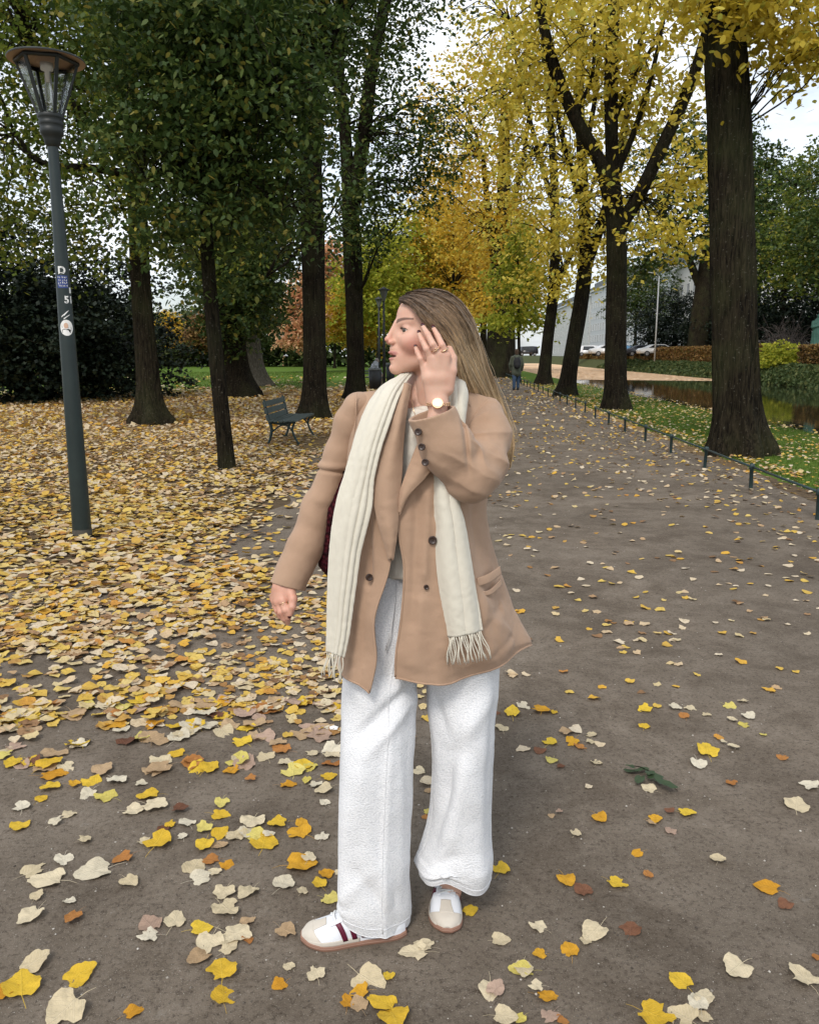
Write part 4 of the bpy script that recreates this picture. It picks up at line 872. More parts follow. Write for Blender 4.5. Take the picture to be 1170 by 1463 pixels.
# ================================================================== hedges and plants on the far bank
def far_bank():
    rs = np.random.RandomState(77)
    def gz(x, Y, Z1=.85): return np.array([(x - CX) / FPX * (Y * _c + (CAMH - Z1) * _s), Y, Z1])
    def hedge(u0, u1, v0, v1, z0, z1, n, leaf, mat, name, label):
        b = np.array(LN((u0 + u1) / 2, v0, z0)); e = empty(name, label, 'hedge', loc=b)
        u = rs.uniform(u0, u1, n); v = v0 + (v1 - v0) * rs.rand(n)**1.5; z = rs.uniform(z0, z1, n)
        # push most leaves to the faces and let the outline wander
        f = rs.rand(n); top = f < .35; front = (f >= .35) & (f < .9)
        wob = .10 * vnoise(np.stack([v * .6, z, u], -1), 1.0)
        z = np.where(top, z1 + wob + rs.normal(0, .03, n), z); u = np.where(front, u0 + wob + rs.normal(0, .05, n), u)
        C_ = np.stack([u + SL * v, v, z], -1) - b
        V, F = quads(C_, rs, rs.uniform(.7, 1.3, n) * leaf * (1 + .012 * v))
        tag(mesh_np('foliage', V, F, mat, e, smooth=False), kind='stuff')
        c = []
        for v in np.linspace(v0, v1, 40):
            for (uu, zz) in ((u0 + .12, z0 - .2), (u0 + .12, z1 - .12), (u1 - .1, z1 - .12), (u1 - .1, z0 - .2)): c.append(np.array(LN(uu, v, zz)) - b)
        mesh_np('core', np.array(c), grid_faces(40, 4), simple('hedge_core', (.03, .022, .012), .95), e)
    hedge(25.3, 26.4, 30, 61, .7, 2.2, 15000, .11, M_hedge, 'beech_hedge', 'copper and green clipped beech hedge at the right margin across the canal')
    hedge(25.2, 26.4, 68, 170, .7, 2.3, 36000, .13, M_hedge, 'beech_hedge', 'long copper-brown clipped beech hedge on the far canal bank')
    # a green bush filling the break in the hedge
    b = np.array(LN(25.4, 64.5, .7)); e = empty('bush', 'loose yellow-green bush filling the break in the beech hedge', 'bush', loc=b)
    c, Lp = sprays([(0, 0, .7, 1.8, 3.0, 1.2), (-1.2, -1, .2, 1.2, 1.5, .7)], 420, 14, rs, spread=.5); V, F = quads(Lp, rs, rs.uniform(.12, .24, len(Lp))); mesh_np('foliage', V, F, M_ygreen, e, smooth=False)
    # trailing plants on the slope
    n = 52000; v = 18 + 110 * rs.rand(n)**1.7; s_ = rs.rand(n); u = 22.7 + 2.7 * s_ + .10 * rs.randn(n); z = np.interp(u, [22.4, 22.9, 24.4, 25.2], [-.6, -.45, .55, .8]) + .03 + .20 * (1.15 - s_) * np.abs(rs.randn(n)) * (.5 + vnoise(np.stack([u, v, u * 0], -1), .9))
    V, F = quads(np.stack([u + SL * v, v, z], -1), rs, rs.uniform(.08, .18, n) * (1 + .012 * v), droop=.7)
    tag(mesh_np('bank_plants', V, F, M_ivy, smooth=False), 'trailing green plants covering the far canal bank', 'bank plants', kind='stuff')

    # ---------------- statue
    def gu(x, U, Z=.85):
        r_ = (x - CX) / FPX * _c; Y = U / (r_ - SL); return np.array([r_ * Y + .2, Y, Z])
    b = gu(1161, 28); br = simple('verdigris_bronze', (.05, .12, .095), .7, .3, .2, .35, 6)
    e = empty('statue', 'green bronze statue of a standing robed figure on a stone pedestal across the canal', 'statue', loc=b)
    st = simple('pedestal_stone', (.22, .20, .19), .85, .2, 0, .15, 4)
    bm = bmesh.new(); abox(bm, (-.75, -.75, 0), (.75, .75, .25), bev=.03); abox(bm, (-.6, -.6, .25), (.6, .6, .98), bev=.02); abox(bm, (-.7, -.7, .98), (.7, .7, 1.12), bev=.03); bmo('pedestal', bm, st, e)
    def fig(p):
        d = chain(p, [(0, 0, .05), (0, 0, .7), (0, 0, 1.25), (0, 0, 1.5)], [.33, .29, .27, .20], .08)
        d = smin(d, d_ell(p, (0, 0, 1.38), (.34, .2, .17)), .08); d = smin(d, d_ell(p, (0, -.02, 1.78), (.11, .13, .15)), .04)
        d = smin(d, chain(p, [(.30, 0, 1.42), (.36, -.08, 1.10), (.08, -.27, 1.10)], [.10, .09, .07], .05), .04)
        d = smin(d, chain(p, [(-.30, 0, 1.42), (-.36, -.08, 1.12), (-.05, -.28, 1.20)], [.10, .09, .07], .05), .04)
        an = np.arctan2(p[:, 1], p[:, 0]); return d + .018 * np.sin(an * 11 + 3 * p[:, 2]) * sstep(1.3, .6, p[:, 2])
    V, F = surfnet(lambda p: np.maximum(fig(p), -(p[:, 2] - .0)), (-.6, -.6, -.05), (.6, .6, 2.1), .035)
    o = mesh_np('bronze_figure', V * 1.02, F, br, e); o.location = (0, 0, 1.12); e.scale = (1.22, 1.22, 1.22)

    # ---------------- buildings across the street
    wall = [simple('plaster_white', (.50, .50, .48), .85, .2, 0, .06, .6), simple('plaster_grey', (.48, .50, .52), .8, .2, 0, .06, .6), simple('plaster_cream', (.58, .52, .43), .85, .2, 0, .06, .6), simple('plaster_pale', (.50, .51, .52), .8, .2, 0, .05, .6)]
    glass = simple('window_glass', (.06, .075, .09), .08, .6, 0, .2, .5); fr = simple('window_frame', (.55, .55, .54), .6); slate = simple('slate_roof', (.12, .13, .14), .7, .3, 0, .15, 2)
    wm = None
    bl = [(140, 50, 19, 5, 0, 'cream four-storey house nearest on the far street behind the trees'), (192, 46, 20, 6, 1, 'grey office front with long window rows on the far street'), (240, 60, 22, 6, 3, 'pale tall building seen between the leaning trunks'), (302, 110, 21, 6, 0, 'long white facade at the far end of the street')]
    ox = 50.0
    for i, (v0, L_, H, fl, wi, lb) in enumerate(bl):
        b = np.array(LN(ox, v0, .9)); e = empty('building', lb, 'building', loc=b, rz=-math.atan(SL)); 
        bm = bmesh.new(); abox(bm, (0, 0, 0), (16, L_, H)); bmo('wall', bm, wall[wi], e)
        bm = bmesh.new(); abox(bm, (-.5, -.3, H), (16.3, L_ + .3, H + .6)); bmo('cornice', bm, wall[(wi + 1) % 4], e)
        bm = bmesh.new(); abox(bm, (.8, .5, H + .6), (15, L_ - .5, H + 3.0)); bmo('attic', bm, slate, e)
        nc = max(6, int(L_ / 4.4)); fh = H / (fl - .2)
        for a in range(fl - 1):
            for c in range(nc):
                if i == 3 and c % 2: continue
                y = (c + .5) * L_ / nc; z = fh * a + fh * .30
                if wm is None:
                    bm = bmesh.new(); 
                    for lo, hi in (((-.12, -1.0, 0), (.02, 1.0, .12)), ((-.10, -1.0, 2.2), (.02, 1.0, 2.34)), ((-.08, -1.0, .12), (.02, -.88, 2.2)), ((-.08, .88, .12), (.02, 1.0, 2.2)), ((-.06, -.05, .12), (.02, .05, 2.2))): abox(bm, lo, hi)
                    w0 = bmo('window', bm, fr, e); wm = w0.data
                    bm = bmesh.new(); abox(bm, (-.03, -.88, .12), (-.01, .88, 2.2)); pm = bmo('pane', bm, glass, w0).data
                else:
                    w0 = bpy.data.objects.new('window', wm); COL.objects.link(w0); w0.parent = e
                    p_ = bpy.data.objects.new('pane', pm); COL.objects.link(p_); p_.parent = w0
                w0.location = (0, y, z)
                w0.scale = (1, 1.0 if wi != 1 else 1.5, 1)
    # ---------------- parked cars
    rub = simple('tyre_rubber', (.02, .02, .02), .8); tint = simple('car_glass', (.03, .035, .04), .06, .6); rim_m = simple('wheel_rim', (.45, .45, .46), .35, .5, .6)
    def car(loc, rz, c, lb, van=False):
        e = empty('parked_car', lb, 'car', loc=loc, group='cars parked beyond the canal', rz=rz)
        pm_ = simple('car_paint', c, .25, .6, 0, .02)
        prof = [(-2.1, .35), (-2.15, .75), (-1.95, .95), (-1.35, 1.0), (-.55 if not van else -1.1, 1.42 if not van else 1.8), (.9, 1.45 if not van else 1.88), (1.7 if not van else 2.0, 1.02 if not van else 1.8), (2.1, .92), (2.15, .4)]
        bm = bmesh.new(); L1 = [bm.verts.new((x, -.85 if z > 1.1 else -.9, z)) for x, z in prof]; L2 = [bm.verts.new((x, .85 if z > 1.1 else .9, z)) for x, z in prof]
        bm.faces.new(L1); bm.faces.new(L2[::-1]); n = len(prof)
        for i in range(n): bm.faces.new([L1[(i + 1) % n], L1[i], L2[i], L2[(i + 1) % n]])
        bmesh.ops.bevel(bm, geom=[x for x in bm.edges], offset=.05, segments=2, affect='EDGES'); bmo('body', bm, pm_, e, True)
        for s_ in (-1, 1):
            bm = bmesh.new(); h = 1.36 if not van else 1.7; q = [(-1.15, 1.02), (-.55 if not van else -1.0, h), (.85, h), (1.45, 1.02)]; y0 = .872 * s_
            vs = [bm.verts.new((x, y0 + .02 * s_, z)) for x, z in q]; vs2 = [bm.verts.new((x, y0, z)) for x, z in q]; bm.faces.new(vs if s_ < 0 else vs[::-1]); 
            for i in range(4): bm.faces.new([vs[i], vs[(i + 1) % 4], vs2[(i + 1) % 4], vs2[i]])
            bmo('side_window', bm, tint, e)
            for x in (-1.35, 1.35):
                bm = bmesh.new(); bmesh.ops.create_cone(bm, cap_ends=True, segments=20, radius1=.33, radius2=.33, depth=.22, matrix=Matrix.Translation((x, s_ * .82, .33)) @ Matrix.Rotation(R(90), 4, 'X')); w_ = bmo('wheel', bm, rub, e)
                bm = bmesh.new(); bmesh.ops.create_cone(bm, cap_ends=True, segments=16, radius1=.2, radius2=.2, depth=.02, matrix=Matrix.Translation((x, s_ * .94, .33)) @ Matrix.Rotation(R(90), 4, 'X')); bmo('rim', bm, rim_m, w_)
        bm = bmesh.new(); abox(bm, (-2.2, -.75, .6), (-2.1, -.45, .75)); bmo('headlight', bm, simple('lamp_glass', (.6, .6, .6), .2), e)
        bm = bmesh.new(); abox(bm, (-2.2, .45, .6), (-2.1, .75, .75)); bmo('headlight', bm, simple('lamp_glass', (.6, .6, .6), .2), e)
    for x, Y, z, rz, c, lb, van in ((866, 108, 1.35, .1, (.62, .63, .64), 'silver white car parked between the leaning trunk and the three-limbed lime', False), (936, 104, 1.35, .05, (.70, .70, .70), 'white estate car parked just right of the three-limbed lime', False), (915, 112, 1.35, 0, (.03, .035, .05), 'black car half hidden behind the white estate car', False),
                                    (896, 118, 1.35, 1.4, (.02, .22, .42), 'small blue car behind the three-limbed lime trunk', False), (752, 165, 1.3, .3, (.03, .03, .035), 'black van parked far down the street right of the walker', True), (838, 150, 1.3, .2, (.65, .65, .65), 'white van parked far off between the two leaning trunks', True)):
        car(gz(x, Y, z), rz, c, lb, van)
    # street lamp masts across the water
    for x, Y, lb in ((935, 92, 'thin grey mast rising above the parked white estate car'),):
        b = gz(x, Y); e = empty('lamp_mast', lb, 'lamp mast', loc=b); m_ = simple('mast_grey', (.35, .36, .36), .5)
        tubes('mast', [([(0, 0, 0), (0, 0, 4), (0, 0, 9)], [.09, .08, .06])], m_, e, 8); tubes('lamp_arm', [([(0, 0, 9), (-.4, 0, 9.3), (-1.2, 0, 9.4)], .04)], m_, e, 6)
if not DEV or 'bank' in DEV or 'env' in DEV: far_bank()

# ================================================================== street lamp
def text_mesh(s_, size, bold=.0):
    c = bpy.data.curves.new('txt', 'FONT'); c.body = s_; c.size = size; c.align_x = 'CENTER'; c.align_y = 'CENTER'; c.offset = bold; c.resolution_u = 3
    o = bpy.data.objects.new('txt', c); COL.objects.link(o)
    bpy.context.view_layer.update(); dg = bpy.context.evaluated_depsgraph_get(); me = bpy.data.meshes.new_from_object(o.evaluated_get(dg))
    bpy.data.objects.remove(o); return me
def lamp():
    b = np.array([-2.825, 6.97, 0.0])
    e = empty('street_lamp', 'dark green park lamp with glass lantern and stickers on its post', 'street lamp', loc=b)
    t = MT('lamp_green_paint', .42, .45); f = t.noise(9, 5, .6)
    t.color(t.ramp(f, [(.3, (.007, .015, .015)), (.7, (.012, .023, .022))])).bump(t.noise(60, 3), .002, .3)
    gm = t.m
    dk = simple('lamp_iron', (.012, .015, .014), .5, .4, 0, .2, 20)
    lathe('pole', [(.080, -.05), (.080, .02), (.078, .10), (.074, .5), (.069, 1.0), (.063, 1.6), (.055, 2.2), (.046, 2.75), (.040, 3.18)], gm, e, 32)
    dirt = MT('pole_foot_dirt', .95, .1); dirt.color(dirt.mix(dirt.noise(20, 4), (.03, .04, .036), (.12, .10, .085)))
    lathe('foot_band', [(.0808, 0), (.0815, .01), (.0806, .055), (.0795, .075)], dirt.m, e, 32)
    lathe('collar', [(q_[0], q_[1] + .065) for q_ in [(.040, 3.10), (.058, 3.12), (.062, 3.15), (.074, 3.18), (.088, 3.20), (.090, 3.235), (.080, 3.245), (.092, 3.26), (.094, 3.285), (.084, 3.295), (.098, 3.31), (.10, 3.335), (.088, 3.345), (.0, 3.345)]], dk, e, 32)
    z0, z1, r0, r1 = 3.395, 3.785, .088, .226
    rot0 = R(12)
    pt = lambda i, t_, o=0: np.array([(r0 + (r1 - r0) * t_ + o) * math.cos(rot0 + i * math.pi / 3), (r0 + (r1 - r0) * t_ + o) * math.sin(rot0 + i * math.pi / 3), z0 + (z1 - z0) * t_])
    gl = MT('lantern_glass', .06, .5); gl.b.inputs['Transmission Weight'].default_value = 1.0; gl.b.inputs['IOR'].default_value = 1.05; gl.color((.93, .95, .93)); gl.b.inputs['Alpha'].default_value = .35
    for i in range(6):
        V = []
        for t_ in (0, 1):
            for dr in (-.006, .010):
                for sd in (-.013, .013):
                    p_ = pt(i, t_, dr); tn = np.array([-math.sin(rot0 + i * math.pi / 3), math.cos(rot0 + i * math.pi / 3), 0]); V.append(p_ + tn * sd)
        mesh_np('glazing_bar', V, [[0, 1, 3, 2], [4, 6, 7, 5], [0, 4, 5, 1], [2, 3, 7, 6], [0, 2, 6, 4], [1, 5, 7, 3]], dk, e, False)
        a, c = i, i + 1
        q = [pt(a, .01), pt(c, .01), pt(c, .99), pt(a, .99)]; cn = sum(q) / 4 * np.array([1, 1, 0]); cn /= np.linalg.norm(cn)
        V = q + [x - cn * .004 for x in q]
        mesh_np('glass_pane', V, [[0, 1, 2, 3], [7, 6, 5, 4], [0, 4, 5, 1], [1, 5, 6, 2], [2, 6, 7, 3], [3, 7, 4, 0]], gl.m, e, False)
        tubes('top_rail', [([pt(a, 1, .004), (pt(a, 1, .004) + pt(c, 1, .004)) / 2, pt(c, 1, .004)], .016)], dk, e, 6)
        tubes('bottom_rail', [([pt(a, 0, .004), (pt(a, 0, .004) + pt(c, 0, .004)) / 2, pt(c, 0, .004)], .008)], dk, e, 6)
    un = simple('lamp_cap_enamel', (.30, .22, .18), .5, .4, 0, .12, 6)
    lathe('cap', [(.0, 3.860), (.05, 3.859), (.10, 3.850), (.20, 3.828), (.282, 3.808), (.288, 3.800), (.285, 3.793)], dk, e, 48)
    lathe('cap_underside', [(.285, 3.793), (.27, 3.796), (.18, 3.806), (.085, 3.810), (.08, 3.78), (.0, 3.78)], un, e, 48)
    lathe('lamp_holder', [(.0, 3.779), (.050, 3.779), (.046, 3.73), (.020, 3.72), (.017, 3.64), (.0, 3.64)], simple('holder_white', (.5, .48, .45), .5), e, 16)
    bulb = MT('bulb_glass', .1, .5); bulb.b.inputs['Transmission Weight'].default_value = .9; bulb.b.inputs['Alpha'].default_value = .45
    lathe('bulb', [(.0, 3.47), (.024, 3.48), (.034, 3.52), (.032, 3.58), (.018, 3.64)], bulb.m, e, 16)
    tubes('inner_rod', [([(.03, 0, 3.41), (.025, 0, 3.6), (.02, 0, 3.78)], .005), ([(-.03, .01, 3.41), (-.026, .01, 3.6), (-.02, .01, 3.78)], .004)], simple('rod', (.2, .2, .19), .5), e, 6)
    # stickers wrapped round the post; the pole leans on nothing, they sit 1 mm proud
    def rp(z): return float(np.interp(z, [0, .1, .5, 1, 1.6, 2.2, 2.75], [.080, .078, .074, .069, .063, .055, .046]))
    face = math.atan2(-b[1], -b[0])            # towards the camera's side
    def zof(y): d = ray(88, y); return CAMH + d[2] * (6.91 / d[1])
    def wrap(me, ac, zc, name, mat, lift=.0012, parent=None):
        co = np.zeros(len(me.vertices) * 3); me.vertices.foreach_get('co', co); co = co.reshape(-1, 3)
        z = zc + co[:, 1]; r_ = np.array([rp(q) for q in z]) + lift; a = face + ac + co[:, 0] / r_
        me.vertices.foreach_set('co', np.stack([r_ * np.cos(a), r_ * np.sin(a), z], -1).ravel()); me.update()
        me.materials.clear(); me.materials.append(mat); o = bpy.data.objects.new(name, me); COL.objects.link(o); o.parent = parent or e; return o
    def gridm(w_, h_, nx=10, ny=6, rnd=False):
        if rnd:
            a = np.linspace(0, 2 * math.pi, 33)[:-1]; V = [(0, 0, 0)] + [(w_ / 2 * math.cos(q) * s_, h_ / 2 * math.sin(q) * s_, 0) for s_ in (.5, 1) for q in a]
            F4 = [[1 + j, 33 + j, 33 + (j + 1) % 32, 1 + (j + 1) % 32] for j in range(32)]; F3 = [[0, 1 + j, 1 + (j + 1) % 32] for j in range(32)]
            o = mesh_np('x', V, [F4, F3], []); me = o.data; bpy.data.objects.remove(o); return me
        V = [(w_ * (i / nx - .5), h_ * (j / ny - .5), 0) for j in range(ny + 1) for i in range(nx + 1)]
        o = mesh_np('x', V, grid_faces(ny + 1, nx + 1), []); me = o.data; bpy.data.objects.remove(o); return me
    wh = simple('sticker_white', (.72, .72, .70), .6, .3, 0, .08, 40); bl = simple('sticker_blue', (.035, .06, .20), .6, .3, 0, .25, 60)
    wrap(text_mesh('D', .082, .003), -.10, zof(386), 'letter_d', wh)
    st = wrap(gridm(.085, .098), -.08, zof(402), 'blue_sticker', bl)
    rs = random.Random(8)
    for ln in range(4):      # four rows of worn, unreadable white script
        segs = []
        for k in range(5):
            x0 = -.036 + .0155 * k + rs.uniform(-.002, .002); y0 = .034 - .022 * ln + rs.uniform(-.002, .002)
            for q in range(2): segs.append(([(x0 + rs.uniform(0, .010), y0 + rs.uniform(-.008, -.004), 0), (x0 + rs.uniform(0, .012), y0 + rs.uniform(-.002, .002), 0), (x0 + rs.uniform(0, .012), y0 + rs.uniform(.004, .008), 0)], .0015))
        o = tubes('script_row', segs, wh, None, 4); me = o.data; bpy.data.objects.remove(o); wrap(me, -.08, zof(402), 'script_row', wh, .0022, st)
    wrap(text_mesh('51', .078, .0025), .62, zof(428), 'digits', wh)
    wrap(gridm(.02, .045), .95, zof(414), 'sticker_remnant', wh)
    for dx, dy, w_, sl in ((-.010, .004, .050, .9), (.006, -.018, .048, .7), (0.004, .012, .040, 1.0)):
        V = [(dx + t_ * w_ - w_ / 2, dy + (t_ - .5) * w_ * sl + s_ * .010 * (1 - .5 * t_), 0) for t_ in np.linspace(0, 1, 8) for s_ in (-.5, .5)]
        o = mesh_np('x', V, grid_faces(8, 2), []); me = o.data; bpy.data.objects.remove(o); wrap(me, .02, zof(449), 'torn_sticker', wh)
    rd = wrap(gridm(.105, .128, rnd=True), .0, zof(468), 'round_sticker', wh)
    wrap(gridm(.036, .046, rnd=True), -.06, zof(465), 'printed_head', simple('print_skin', (.55, .36, .26), .6), .0020, rd)
    V = [(-.034, -.040, 0), (.030, -.040, 0), (.034, -.016, 0), (.014, -.008, 0), (-.004, -.014, 0), (-.020, -.008, 0), (-.038, -.018, 0)]
    o = mesh_np('x', V, [list(range(7))], []); me = o.data; bpy.data.objects.remove(o); wrap(me, -.02, zof(468), 'printed_shoulders', simple('print_black', (.02, .02, .02), .6), .0026, rd)
if not DEV or 'lamp' in DEV or 'env' in DEV: lamp()

# ================================================================== bench, fence, bins, people
def furniture():
    # bench
    b = np.array([-2.46, 14.25, 0.0]); e = empty('park_bench', 'dark green slatted park bench facing the lane under the furrowed tree', 'bench', loc=b, rz=R(-3))
    ir = simple('bench_iron', (.010, .026, .026), .5, .4, 0, .25, 20); wd = MT('bench_slat_green', .6, .35); wd.color(wd.ramp(wd.noise(14, 5, .6, scl=(6, .6, 6)), [(.3, (.035, .052, .048)), (.7, (.075, .095, .088))])).bump(wd.noise(30, 3, scl=(6, .5, 6)), .004); wd = wd.m
    for y in (.12, 1.68):
        rear = [(-.06, y, .78), (-.02, y, .60), (.02, y, .42), (.06, y, .28), (.03, y, .12), (-.02, y, .0)]
        tubes('iron_frame', [(cr1(rear, 14), [.020] * 5 + [.028] * 5 + [.022] * 4), (cr1([(.03, y, .40), (.22, y, .37), (.48, y, .40)], 8), .022), (cr1([(.46, y, .40), (.42, y, .26), (.48, y, .10), (.55, y, .0)], 10), .020), (cr1([(.08, y, .24), (.22, y, .34), (.34, y, .34), (.42, y, .24)], 10), .014)], ir, e, 8)
        for x in (-.03, .55):
            bm = bmesh.new(); abox(bm, (x - .05, y - .03, 0), (x + .05, y + .03, .02), bev=.004); bmo('foot', bm, ir, e)
    for i, (x, z) in enumerate([(-.045, .71), (-.022, .59), (.003, .475)]):
        bm = bmesh.new(); rot = Matrix.Translation((x, .9, z)) @ Matrix.Rotation(R(-11), 4, 'Y'); abox(bm, (-.014, -.9, -.048), (.014, .9, .048), rot, .004); bmo('back_slat', bm, wd, e)
    for i, x in enumerate((.07, .155, .24, .325, .41, .49)):
        bm = bmesh.new(); rot = Matrix.Translation((x, .9, .415 + .004 * abs(i - 2))) @ Matrix.Rotation(R(-4 if i < 2 else 3), 4, 'Y'); abox(bm, (-.036, -.9, -.014), (.036, .9, .014), rot, .004); bmo('seat_slat', bm, wd, e)
    # low rail fence
    fm = simple('fence_green_paint', (.020, .040, .042), .45, .45, 0, .3, 14)
    posts = [G(*q) for q in ((1168, 743), (1081, 704), (1012, 673), (961.5, 652), (922, 632.5), (894, 618), (871.5, 607), (850, 598))]
    # even the spacing along the measured line
    p0, p1 = posts[0], posts[-1]; n = len(posts)
    line = [p0 + (p1 - p0) * i / (n - 1) for i in range(-4, n)]
    e = empty('lane_fence', 'low dark green rail fence between the dirt lane and the grass, nearest stretch', 'fence', loc=(*line[0][:2], 0)); b = np.array(e.location)
    h = .27
    pm_ = None
    for i, q in enumerate(line):
        if pm_ is None:
            o = lathe('post', [(.022, -.05), (.022, h - .03), (.030, h - .026), (.031, h + .018), (.024, h + .030), (.012, h + .036), (0, h + .037)], fm, e, 16); pm_ = o.data
        else: o = bpy.data.objects.new('post', pm_); COL.objects.link(o); o.parent = e
        o.location = Vector(q - b); o.rotation_euler = (R(random.Random(i).uniform(-2, 2)), R(random.Random(i + 9).uniform(-2, 2)), 0)
    for i in range(len(line) - 1):
        a, c = line[i] - b, line[i + 1] - b; tubes('rail', [([a + (0, 0, h - .002), (a + c) / 2 + (0, 0, h - .006), c + (0, 0, h - .002)], .0135)], fm, e, 10)
    step = (p1 - p0) / (n - 1); line2 = [p1 + step * (i + 1) + np.array([.10 - .001 * i, .3, 0]) for i in range(24)]
    e = empty('lane_fence', 'continuing line of low green fence posts beyond the gap, towards the walker', 'fence', loc=(*line2[0][:2], 0)); b = np.array(e.location)
    for i, q in enumerate(line2):
        o = bpy.data.objects.new('post', pm_); COL.objects.link(o); o.parent = e; o.location = Vector(q - b)
    for i in range(len(line2) - 1):
        a, c = line2[i] - b, line2[i + 1] - b; tubes('rail', [([a + (0, 0, h - .002), (a + c) / 2 + (0, 0, h - .006), c + (0, 0, h - .002)], .011)], fm, e, 6)
    # bins, posts and far lamps
    ib = simple('bin_dark', (.018, .020, .022), .5)
    for (x, y, r_, h_, lb) in ((536, 556, .30, .95, 'dark round litter bin in front of the sitting person in grey'), (558, 552, .22, 1.15, 'slim dark litter bin close to the woman chin')):
        b = G(x, y); e = empty('litter_bin', lb, 'litter bin', loc=b); lathe('bin_body', [(.0, .02), (r_ * .85, .03), (r_, h_ * .92), (r_ * .93, h_ * .92)], ib, e, 20); lathe('bin_rim', [(r_ * 1.02, h_ * .9), (r_ * 1.05, h_ * .95), (r_ * .98, h_), (r_ * .9, h_ * .95)], simple('bin_rim', (.10, .11, .11), .4), e, 20)
    for (x, y, h_, lb) in ((549, 556, 3.9, 'slim dark park lamp right of the litter bins'), (542, 545, 4.2, 'farther slim park lamp left of the woman face')):
        b = G(x, y); e = empty('park_lamp', lb, 'street lamp', loc=b)
        tubes('pole', [([(0, 0, 0), (0, 0, h_ / 2), (0, 0, h_)], [.07, .06, .045])], ib, e, 10); lathe('lantern', [(.06, h_), (.2, h_ + .45), (.2, h_ + .46)], simple('far_glass', (.12, .13, .12), .2), e, 6); lathe('cap', [(.0, h_ + .62), (.28, h_ + .48), (.27, h_ + .46), (0, h_ + .46)], ib, e, 16)
    # ---------------- walker with backpack
    b = G(737, 557); b[2] = 0
    e = empty('person', 'walker seen from behind in olive parka and jeans with a black backpack', 'walker', loc=b)
    def cl(name, f, lo, hi, c, hh=.022, rough=.85):
        V, F = surfnet(f, lo, hi, hh); return mesh_np(name, V, F, simple(name + '_cloth', c, rough, .2, 0, .2, 12), e)
    def body(p):
        d = chain(p, [(0, 0, 1.0), (0, 0, 1.35), (0, 0, 1.52)], [.14, .16, .06], .05); d = smin(d, d_ell(p, (0, .01, 1.66), (.078, .095, .115)), .02)
        for s_ in (-1, 1):
            d = smin(d, chain(p, [(.19 * s_, 0, 1.40), (.25 * s_, .02, 1.12), (.24 * s_, .10, .88), (.24 * s_, .12, .80)], [.05, .042, .034, .03], .02), .03)
            d = smin(d, chain(p, [(.09 * s_, 0, .92), (.10 * s_, .08 * s_, .50), (.10 * s_, -.02 + .10 * s_, .09), (.10 * s_, .08 + .10 * s_, .05)], [.085, .055, .038, .034], .02), .03)
        return d
    cl('body', body, (-.4, -.3, 0), (.4, .35, 1.85), (.45, .28, .20), .02)
    cl('parka', lambda p: smin(chain(p, [(0, 0, .78), (0, 0, 1.1), (0, 0, 1.38)], [.215, .20, .19], .05), np.minimum(chain(p, [(.19, 0, 1.42), (.27, .02, 1.12), (.255, .10, .88)], [.075, .068, .055], .03), chain(p, [(-.19, 0, 1.42), (-.27, .02, 1.12), (-.255, .10, .88)], [.075, .068, .055], .03)), .03) + .012 * vnoise(p, 9), (-.4, -.3, .5), (.4, .35, 1.65), (.085, .095, .07))
    def jeans(p):
        d = None
        for s_ in (-1, 1):
            q = chain(p, [(.09 * s_, 0, .85), (.10 * s_, .08 * s_, .50), (.10 * s_, -.02 + .10 * s_, .12)], [.10, .082, .068], .02); d = q if d is None else smin(d, q, .02)
        return d + .006 * vnoise(p, 14)
    cl('jeans', jeans, (-.3, -.3, .02), (.3, .3, 1.05), (.045, .075, .13))
    cl('shoe', lambda p: d_ell(p, (.10, .15, .05), (.055, .14, .055)), (0, -.1, -.02), (.2, .35, .15), (.03, .03, .035), .012); cl('shoe', lambda p: d_ell(p, (-.10, -.05, .05), (.055, .14, .055)), (-.2, -.25, -.02), (0, .15, .15), (.03, .03, .035), .012)
    cl('hair', lambda p: smin(d_ell(p, (0, -.01, 1.69), (.095, .11, .115)), d_ell(p, (0, -.05, 1.60), (.085, .07, .09)), .03), (-.2, -.2, 1.4), (.2, .2, 1.9), (.07, .045, .03), .014)
    cl('scarf', lambda p: d_ell(p, (0, 0, 1.50), (.14, .13, .06)), (-.2, -.2, 1.38), (.2, .2, 1.62), (.05, .05, .06), .014)
    e2 = empty('backpack', 'black backpack worn by the walker in the olive parka', 'backpack', loc=b + (0, -.22, 0))
    V, F = surfnet(lambda p: smin(d_ell(p, (0, -.04, 1.18), (.165, .12, .26)), d_ell(p, (0, -.13, 1.08), (.12, .06, .13)), .02), (-.3, -.3, .8), (.3, .2, 1.5), .018); mesh_np('pack_body', V, F, simple('pack_black', (.012, .012, .014), .7), e2)
    tubes('strap', [([(.09, .02, 1.38), (.11, .10, 1.48), (.12, .22, 1.45)], .018), ([(-.09, .02, 1.38), (-.11, .10, 1.48), (-.12, .22, 1.45)], .018)], simple('strap_black', (.02, .02, .02), .8), e2, 6)
    # ---------------- person sitting on a bench, from behind
    b = G(534, 551); e = empty('person', 'person in a light grey jacket sitting hunched beyond the litter bin', 'sitting person', loc=b, rz=R(-60))
    V, F = surfnet(lambda p: smin(chain(p, [(0, 0, .50), (0, .04, .85), (0, .12, 1.10)], [.20, .20, .15], .06), np.minimum(chain(p, [(.2, .05, 1.02), (.27, .12, .75), (.15, .38, .62)], [.08, .07, .05], .03), chain(p, [(-.2, .05, 1.02), (-.27, .12, .75), (-.15, .38, .62)], [.08, .07, .05], .03)), .04), (-.45, -.35, .2), (.45, .6, 1.4), .022)
    mesh_np('jacket', V, F, simple('jacket_grey', (.30, .32, .35), .85, .2, 0, .2, 10), e)
